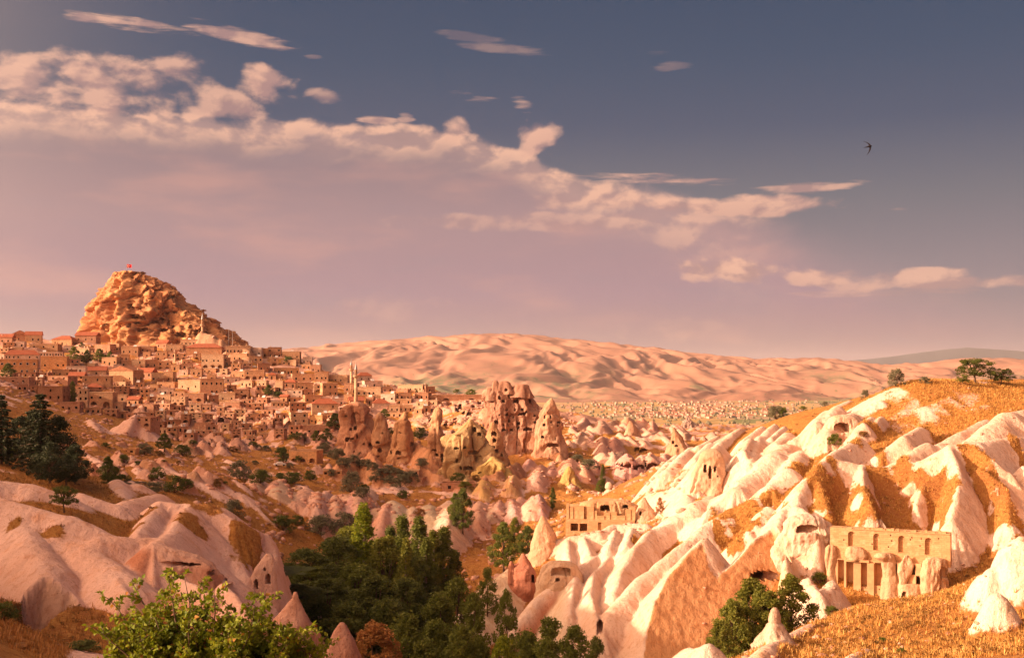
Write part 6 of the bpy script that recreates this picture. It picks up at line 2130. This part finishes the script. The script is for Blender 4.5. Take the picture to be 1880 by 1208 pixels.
# ------------------------------------------------------------------ the carved front and the ruins
def mat_ashlar():
    m, g, bs, out = new_mat('ashlar')
    tc = g.new('ShaderNodeTexCoord')
    p = tc.outputs['Object']
    x, y, z = g.sep(p)[:3]
    v = g.xyz(g.m('ADD', x, y), z, 0.0)
    bt = g.new('ShaderNodeTexBrick')
    g.put(bt.inputs['Vector'], v)
    bt.inputs['Color1'].default_value = (.57, .32, .15, 1)
    bt.inputs['Color2'].default_value = (.45, .235, .105, 1)
    bt.inputs['Mortar'].default_value = (.40, .23, .12, 1)
    bt.inputs['Scale'].default_value = 1.0
    bt.inputs['Mortar Size'].default_value = .018
    bt.inputs['Brick Width'].default_value = .75
    bt.inputs['Row Height'].default_value = .32
    n = g.noise(p, .9, 5, .65)
    c = g.mix(g.sstep(n, .5, .7), bt.outputs['Color'], (.62, .40, .22))
    c = g.mix(g.sstep(g.noise(p, 2.5, 5, .7), .60, .70), c, (.34, .17, .08))
    g.put(bs.inputs['Base Color'], c)
    bump(g, bs, g.m('MULTIPLY_ADD', bt.outputs['Fac'], -.6, n), .6, .08)


mat_ashlar()
plain_mat('cut_rock', (.62, .36, .185), scale=.7, bmp=.5, var=.14)
plain_mat('rough_rock', (.60, .40, .25), scale=1.6, bmp=.9, var=.2)


def build_monastery():
    a = math.radians(-25)
    O = pt(1635, 1105, 187)
    ca, sa = math.cos(a), math.sin(a)
    root = empty('carved_rock_front', tuple(O), a)
    tag(root, 'carved rock monastery front with four arched niches on the sunny right slope', 'rock monastery')

    def W(px, py):
        u = (px - CX) / F
        t = (u * O[1] - O[0]) / (ca - u * sa)
        y = O[1] + t * sa
        return t, (CY - py) / F * y - O[2], y

    def rect(x0, x1, y0, y1):
        t0, z0, _ = W(x0, (y0 + y1) / 2)
        t1 = W(x1, y0)[0]
        za, zb = W((x0 + x1) / 2, y1)[1], W((x0 + x1) / 2, y0)[1]
        return t0, t1, za, zb
    # masonry storey
    t0, t1 = W(1524, 1000)[0], W(1745, 1000)[0]
    zt = W(1640, 974)[1]
    zb = W(1640, 1024)[1] - 1.0
    mb = MB()
    ops = []
    backs = []
    for r in ((1557, 1569, 975, 1005), (1603, 1615, 979, 1010), (1649, 1661, 983, 1014), (1698, 1711, 987, 1018)):
        q = rect(*r)
        ops.append((q[0] - t0, q[1] - t0, q[2], q[3], True, .55))
        backs.append(q)
    for x, y in ((1634, 984), (1636, 994), (1670, 992), (1673, 988), (1690, 990), (1722, 990), (1688, 1003), (1600, 1000), (1548, 992), (1630, 1005)):
        q = rect(x, x + 2.4, y - 3, y)
        ops.append((q[0] - t0, q[1] - t0, q[2], q[3], False, .4))
    panel(mb, (t0, 0), (1, 0), t1 - t0, zb, zt, ops)
    panel(mb, (t1, 0), (0, 1), 2.5, zb, zt, [])
    panel(mb, (t0, 2.5), (0, -1), 2.5, zb, zt, [])
    mb.add([(t0, 0, zt), (t1, 0, zt), (t1, 2.5, zt), (t0, 2.5, zt)], [(0, 1, 2, 3)])
    mb.build('masonry_wall', MAT['ashlar'], root)
    # small pigeon holes at the head of each niche: sunk boxes with dark insides
    for q in backs:
        for k in range(3):
            c = q[0] + (q[1] - q[0]) * (.25 + .25 * k)
            hb = MB()
            panel(hb, (c - .16, .50), (1, 0), .32, q[3] - .82, q[3] - .46, [(.06, .26, q[3] - .76, q[3] - .52, False, .28)])
            hb.build('pigeon_hole', MAT['cut_rock'], root)
    # broken coping of loose stones along the top
    rg = random.Random(4)
    x = t0 + 1.5
    while x < t1 - .3:
        w = rg.uniform(.3, .9)
        if rg.random() < .75:
            slab('coping_stone', 'ashlar', root, x + w / 2, rg.uniform(.1, .5), zt - .02, w * .95, rg.uniform(.4, .7), rg.uniform(.12, .42), rg.uniform(-.1, .1))
        x += w
    slab('cornice', 'ashlar', root, (t0 + 3.4 + t1) / 2, -.05, zt - .16, t1 - t0 - 3.4, .22, .14)
    # rock-cut storey below
    zc = zb + .4
    t2, t3 = W(1534, 1050)[0], W(1692, 1050)[0]
    ops = []
    for r, ar, dp in (((1539, 1551, 1014, 1090), False, 1.5), ((1555, 1568, 1029, 1086), False, 1.1), ((1582, 1593, 1032, 1076), False, 1.0), ((1607, 1621, 1032, 1074), False, 1.1), ((1641, 1648, 1032, 1104), False, 3.0),
                      ((1656, 1667, 1084, 1101), False, 3.0), ((1682, 1690, 1056, 1098), False, 3.5), ((1615, 1622, 1094, 1107), False, 3.0), ((1674, 1681, 1026, 1054), True, 2.0),
                      ((1588, 1590, 1076, 1079), False, .6), ((1592, 1594, 1077, 1080), False, .6), ((1614, 1616, 1079, 1081.5), False, .6), ((1618, 1620, 1079, 1081.5), False, .6)):
        q = rect(*r)
        ops.append((q[0] - t2, q[1] - t2, q[2], min(q[3], zc - .15), ar, dp))
    mb = MB()
    panel(mb, (t2, -.5), (1, 0), t3 - t2, -4, zc, ops)
    panel(mb, (t3, -.5), (0, 1), 2.2, -4, zc, [])
    panel(mb, (t2, 1.7), (0, -1), 2.2, -4, zc, [])
    mb.add([(t2, -.5, zc), (t3, -.5, zc), (t3, 1.7, zc), (t2, 1.7, zc)], [(0, 1, 2, 3)])
    mb.build('cut_wall', MAT['cut_rock'], root)
    for r in ((1551, 1555, 1020, 1100), (1568, 1582, 1030, 1104), (1593, 1606, 1030, 1100), (1622, 1640, 1026, 1106)):
        q = rect(*r)
        slab('pilaster', 'cut_rock', root, (q[0] + q[1]) / 2, -.62, q[2] - .8, (q[1] - q[0]) * .96, .5, q[3] - q[2] + .6)
    q = rect(1553, 1597, 1026, 1030)
    slab('lintel', 'cut_rock', root, (q[0] + q[1]) / 2, -.72, q[2], q[1] - q[0], .6, q[3] - q[2])
    for (x, y) in ((1558, 1031), (1562, 1031), (1566, 1032), (1584, 1034), (1588, 1034), (1591, 1034), (1611, 1036), (1614, 1036), (1618, 1036)):
        t, z, _ = W(x, y)
        hb = MB()
        panel(hb, (t - .15, .55), (1, 0), .34, z - .18, z + .18, [(.07, .27, z - .12, z + .12, False, .3)])
        hb.build('pigeon_hole', MAT['cut_rock'], root)
    # natural rock left standing in front
    inv = Matrix.Translation(Vector(O)) @ Matrix.Rotation(a, 4, 'Z')
    inv = inv.inverted()
    for k, (prof, off) in enumerate((([(1000, 1521, 1530), (1006, 1516, 1536), (1025, 1514, 1538), (1050, 1516, 1536), (1075, 1518, 1540), (1112, 1512, 1546)], -.4), ([(1003, 1560, 1578), (1009, 1556, 1588), (1018, 1553, 1592), (1027, 1556, 1592)], -.2),
                                    ([(1015, 1613, 1634), (1021, 1606, 1640), (1030, 1620, 1643), (1060, 1622, 1645), (1085, 1622, 1647), (1112, 1618, 1650)], -.6), ([(1019, 1660, 1670), (1026, 1654, 1676), (1038, 1648, 1678), (1052, 1647, 1675), (1064, 1650, 1668), (1073, 1650, 1664)], -.9),
                                    ([(1024, 1700, 1735), (1030, 1694, 1742), (1045, 1690, 1747), (1065, 1688, 1746), (1090, 1687, 1744), (1115, 1682, 1750)], -.6), ([(1072, 1652, 1686), (1078, 1650, 1688), (1114, 1649, 1690)], -.5))):
        yy = W((prof[2][1] + prof[2][2]) / 2, prof[2][0])[2] + off
        hl = [(1733, 1051, 7, 10, .7)] if k == 4 else ([(1661, 1093, 5, 8, 3)] if k == 5 else [])
        me = rock_mesh('standing_rock', prof, yy, hl, ratio=.62, rough=1.0 if k < 5 else .25, buttress=.7, fine=2.0, col=(.60, .40, .25), col2=(.54, .33, .19), seed=400 + k, step=1.6)
        me.transform(inv)
        link('standing_rock', me, MAT['ground'], root)


def build_ruins():
    # two-storey ruin on the rock terrace
    a = math.radians(-12)
    O = pt(1075, 978, 254)
    s = 254 / F
    root = empty('ruined_terrace', tuple(O), a)
    tag(root, 'roofless two-storey stone ruin on the terrace above the white folds', 'ruin')

    def X(px):
        return (px - 1075) * s

    def Z(py):
        return (978 - py) * s
    mb = MB()
    ops = [(X(1047) - X(1038), X(1061) - X(1038), Z(975), Z(961), False, 3.0), (X(1064) - X(1038), X(1078) - X(1038), Z(975), Z(961), False, 3.0), (X(1098) - X(1038), X(1104) - X(1038), Z(977), Z(958), False, .5)]
    panel(mb, (X(1038), 0), (1, 0), X(1165) - X(1038), -2, Z(953), ops)
    panel(mb, (X(1165), 0), (0, 1), 5, -2, Z(953), [])
    panel(mb, (X(1038), 5), (0, -1), 5, -2, Z(953), [])
    mb.add([(X(1038), 0, Z(953)), (X(1165), 0, Z(953)), (X(1165), 5, Z(953)), (X(1038), 5, Z(953))], [(0, 1, 2, 3)])
    mb.build('lower_wall', MAT['ashlar'], root)
    for i, (x0, x1, y0) in enumerate(((1039, 1044, 925), (1044, 1052, 931), (1052, 1060, 928), (1060, 1072, 929), (1077, 1090, 930), (1090, 1096, 937), (1096, 1110, 946), (1110, 1120, 940), (1120, 1132, 939), (1132, 1148, 945), (1148, 1158, 933), (1158, 1166, 928))):
        slab('broken_wall', 'ashlar', root, (X(x0) + X(x1)) / 2, .5 + (i % 3) * .12, Z(953) - .02, (x1 - x0) * s * .98, .8, Z(y0) - Z(953))
    for i, (x0, x1) in enumerate(((1039, 1072), (1076, 1096))):
        slab('back_wall', 'cut_rock', root, (X(x0) + X(x1)) / 2, 2.6, Z(953) - .02, (x1 - x0) * s, .6, Z(928) - Z(953))
    me = rock_mesh('rock_roof', [(916, 1095, 1135), (921, 1070, 1160), (927, 1062, 1172), (938, 1060, 1178), (956, 1058, 1182)], 257, [(1111, 932, 9, 5.5, 5), (1148, 930, 6, 3.5, 4)], ratio=.35, rough=.5, buttress=.3, col=(.62, .40, .22), seed=71)
    inv = (Matrix.Translation(Vector(O)) @ Matrix.Rotation(a, 4, 'Z')).inverted()
    me.transform(inv)
    link('rock_roof', me, MAT['ground'], root)
    me = rock_mesh('rock_cone', [(913, 1181, 1185), (920, 1176, 1188), (932, 1170, 1196), (945, 1164, 1204), (962, 1158, 1214)], 254, [(1176, 942, 2.2, 4.2, 3)], ratio=.7, rough=.4, buttress=.3, col=(.64, .46, .31), seed=72)
    me.transform(inv)
    link('rock_cone', me, MAT['ground'], root)
    # small ruins and walls on the brown slope
    HOUSES.clear()
    house(556, 850, 52, 22, 'stone_orange', 'flat', 0, 0, arches=3, lo=330, name='arcaded_ruin', clutter=False)
    tag(HOUSES[-1]['o'], 'arcaded brown ruin with three arches beside the dirt track', 'ruin')
    house(842, 901, 62, 13, 'stone_pink', 'flat', 2, 1, arches=0, lo=330, name='cave_house', clutter=False, yaw=.05)
    tag(HOUSES[-1]['o'], 'long low pink house with flat grey roof below the grey tower', 'house')
    house(758, 884, 36, 6, 'stone_pink', 'flat', 3, 1, lo=330, name='shelter', clutter=False)
    tag(HOUSES[-1]['o'], 'low open shelter on the brown slope below the pinnacles', 'shelter')
    house(757, 873, 24, 9, 'stone_pink', 'flat', 2, 1, lo=330, name='hut', clutter=False)
    tag(HOUSES[-1]['o'], 'small pink hut above the open shelter', 'hut')
    house(842, 735, 92, 9, 'stone_brown', 'flat', 0, 0, arches=2, lo=520, name='retaining_wall', clutter=False, yaw=.0, side=0)
    tag(HOUSES[-1]['o'], 'long retaining wall along the flat ridge left of the rock fortress', 'wall')
    house(372, 803, 30, 26, 'stone_pink', 'flat', 1, 1, lo=430, name='cave_house', clutter=False)
    tag(HOUSES[-1]['o'], 'blank pink grey wall of a cave house in the lowest town', 'house')
    house(255, 783, 46, 16, 'stone_pink', 'flat', 3, 1, arches=3, lo=430, name='cave_house', clutter=False, yaw=-.2)
    tag(HOUSES[-1]['o'], 'low cave house with dark arches left in the lowest town', 'house')
    house(610, 873, 34, 9, 'stone_orange', 'flat', 3, 1, lo=330, name='arcaded_ruin', clutter=False)
    tag(HOUSES[-1]['o'], 'small ruined wall with openings on the slope right of the track', 'ruin')
    house(237, 833, 22, 8, 'stone_orange', 'flat', 2, 1, lo=330, name='hut', clutter=False)
    tag(HOUSES[-1]['o'], 'small square stone hut on the slope below the cave houses', 'hut')


def build_bird():
    d = 40.0
    p = pt(1597, 269, d)
    root = empty('bird', tuple(p))
    tag(root, 'dark swift with sickle wings flying in the clear sky', 'bird')
    s = d / F
    q = lambda x, y, dy=0.0: Vector(((x - 605) / 15.1 * s, dy, -(y - 560) / 15.1 * s))
    mb = MB()
    pts = [q(438, 601, .02), q(480, 590, .01), q(530, 577), q(570, 568), q(605, 560), q(635, 553), q(652, 548), q(662, 546)]
    mb.tube(pts, [.004, .010, .018, .028, .034, .026, .018, .004], 8)
    n = 9
    for (root_, mid, tip, sgn) in (((608, 540, 0), (585, 465, -.02), (448, 404, .10), 1), ((618, 575, 0), (622, 680, -.02), (548, 788, .10), -1)):
        lead, trail = [], []
        for i in range(n + 1):
            t = i / n
            a, b, c = Vector(root_), Vector(mid), Vector(tip)
            cpt = a.lerp(b, t).lerp(b.lerp(c, t), t)
            wd = (38 * (1 - t) ** .8 + 4) if t < .99 else 1
            lead.append(q(cpt.x + wd * .55, cpt.y - sgn * wd * .12, cpt.z))
            trail.append(q(cpt.x - wd * .55, cpt.y + sgn * wd * .12, cpt.z + .02))
        vs = []
        for i in range(n + 1):
            vs += [lead[i], trail[i], (lead[i] + trail[i]) / 2 + Vector((0, -.012, 0)), (lead[i] + trail[i]) / 2 + Vector((0, .008, 0))]
        fs = []
        for i in range(n):
            o = 4 * i
            for u, v in ((0, 2), (2, 1), (1, 3), (3, 0)):
                fs.append((o + u, o + v, o + 4 + v, o + 4 + u))
        mb.add(vs, fs)
    mb.build('body', MAT['feather'], root, True)


# ------------------------------------------------------------------ ground cover
def build_cover():
    rg = np.random.default_rng(12)

    def sample(n, u0, u1, d0, d1, maxrock=.4, lod=0):
        u = rg.uniform(u0, u1, n)
        d = np.sqrt(rg.uniform(d0 ** 2, d1 ** 2, n)) if not lod else np.exp(rg.uniform(math.log(d0), math.log(d1), n))
        x = u * d
        k = rockat(x, d) < maxrock
        x, d = x[k], d[k]
        z = ground(x, d)
        # keep what can be seen
        i = np.clip(np.searchsorted(TD, d) - 1, 0, len(TD) - 1)
        j = np.clip(np.searchsorted(TU, x / d), 0, len(TU) - 1)
        vis = (z + .8) / d >= _vis[np.maximum(i - 2, 0), j] - .002
        return x[vis], d[vis], z[vis]

    def tufts(x, y, z, h, nb, spread):
        n = len(x)
        base_ = np.stack([x, y, z - .03], -1)
        V, Q = [], []
        for b in range(nb):
            an = rg.uniform(0, 2 * np.pi, n)
            off = np.stack([np.cos(an), np.sin(an), 0 * an], -1)
            r0 = rg.uniform(0, .5, n)[:, None] * spread
            o = base_ + off * r0
            hh = h * rg.uniform(.5, 1.25, n)
            tip = o + off * (rg.uniform(.1, .6, n) * hh)[:, None] + np.stack([0 * an, 0 * an, hh], -1)
            side = np.stack([-np.sin(an), np.cos(an), 0 * an], -1) * (hh * .14)[:, None]
            V.append(np.stack([o - side, o + side, tip], 1))
        V = np.concatenate(V).reshape(-1, 3)
        return V, np.arange(len(V)).reshape(-1, 3)
    x1, y1, z1 = sample(56000, .10, .47, 88, 275, .62)
    V, Q = tufts(x1, y1, z1, rg.uniform(.22, .55, len(x1)), 4, .5)
    tag(link('dry_grass', mesh_np('dry_grass', V, Q, False), MAT['straw']), 'golden dry grass covering the gullies and near slope on the right', 'grass', kind='stuff')
    x2, y2, z2 = sample(60000, -.47, .10, 88, 480, lod=1)
    V, Q = tufts(x2, y2, z2, rg.uniform(.25, .55, len(x2)), 3, .6)
    tag(link('dry_grass', mesh_np('dry_grass', V, Q, False), MAT['leaf_dry']), 'reddish brown dry grass on the shaded slopes of the valley', 'grass', kind='stuff')
    # low scrub
    for (u0, u1, d0, d1, n, mr, lab, mt) in ((.15, .47, 90, 285, 2200, .45, 'low brown scrub scattered over the sunny hillside', 'scrub'), (-.47, .15, 100, 520, 3600, .75, 'low dark scrub scattered over the shaded slopes', 'scrub')):
        x, y, z = sample(n, u0, u1, d0, d1, mr, 1)
        C = np.stack([x, y, z + .12], -1)
        P = clumps(C, rg.uniform(.25, .75, len(C)), 26, rg, .6)
        V, Q = leaf_cloud(P, .22, rg)
        tag(link('scrub', mesh_np('scrub', V, Q, False), MAT[mt]), lab, 'scrub', kind='stuff')
    # loose stones and rubble in the town and on the slopes
    ph = (1 + 5 ** .5) / 2
    ico = np.array([(-1, ph, 0), (1, ph, 0), (-1, -ph, 0), (1, -ph, 0), (0, -1, ph), (0, 1, ph), (0, -1, -ph), (0, 1, -ph), (ph, 0, -1), (ph, 0, 1), (-ph, 0, -1), (-ph, 0, 1)]) / 1.9
    tri = np.array([(0, 11, 5), (0, 5, 1), (0, 1, 7), (0, 7, 10), (0, 10, 11), (1, 5, 9), (5, 11, 4), (11, 10, 2), (10, 7, 6), (7, 1, 8), (3, 9, 4), (3, 4, 2), (3, 2, 6), (3, 6, 8), (3, 8, 9), (4, 9, 5), (2, 4, 11), (6, 2, 10), (8, 6, 7), (9, 8, 1)])
    for (u0, u1, d0, d1, n, s0, s1, lab) in ((-.45, .06, 520, 860, 2600, .3, 1.4, 'rubble and loose stones between the town houses'), (-.4, .15, 230, 520, 2600, .2, 1.0, 'loose pale stones on the brown slopes'), (.15, .47, 95, 260, 500, .1, .4, 'loose stones on the sunny hillside')):
        x, y, z = sample(n, u0, u1, d0, d1, 2.0, 1)
        m = len(x)
        sc = rg.uniform(s0, s1, m) ** 1.0
        sh = rg.uniform(.6, 1.3, (m, 1, 3)) * rg.uniform(.75, 1.25, (m, 12, 3))
        V = ico[None] * sh * sc[:, None, None] * np.array((1.2, 1, .75)) + np.stack([x, y, z], -1)[:, None]
        Q = (np.arange(m)[:, None, None] * 12 + tri[None]).reshape(-1, 3)
        me = mesh_np('rubble', V.reshape(-1, 3), Q, False)
        c = np.array(PINK)[None] * rg.uniform(.75, 1.25, (m, 1))
        set_attr(me, 'tint', np.repeat(c, 12, 0), 'FLOAT_COLOR')
        set_attr(me, 'rock', np.ones(m * 12))
        tag(link('rubble', me, MAT['ground']), lab, 'stones', kind='stuff')


def build_haze():
    m = bpy.data.materials.new('haze')
    m.use_nodes = True
    nt = m.node_tree
    nt.nodes.clear()
    out = nt.nodes.new('ShaderNodeOutputMaterial')
    v = nt.nodes.new('ShaderNodeVolumePrincipled')
    v.inputs['Color'].default_value = (.92, .86, .86, 1)
    v.inputs['Density'].default_value = HAZE
    v.inputs['Anisotropy'].default_value = .15
    nt.links.new(v.outputs[0], out.inputs['Volume'])
    mb = MB()
    mb.box(-42000, 42000, -3000, 36000, -260, 660)
    o = mb.build('haze', m)
    tag(o, kind='stuff')


HAZE = 1.9e-5

build_ground()
build_far()
build_rocks()
build_far_town()
build_town()
print('town', round(time.time() - T_START, 1))
build_monastery()
build_ruins()
build_trees()
build_near_tree()
build_bird()
build_cover()
build_haze()
print('done', round(time.time() - T_START, 1))
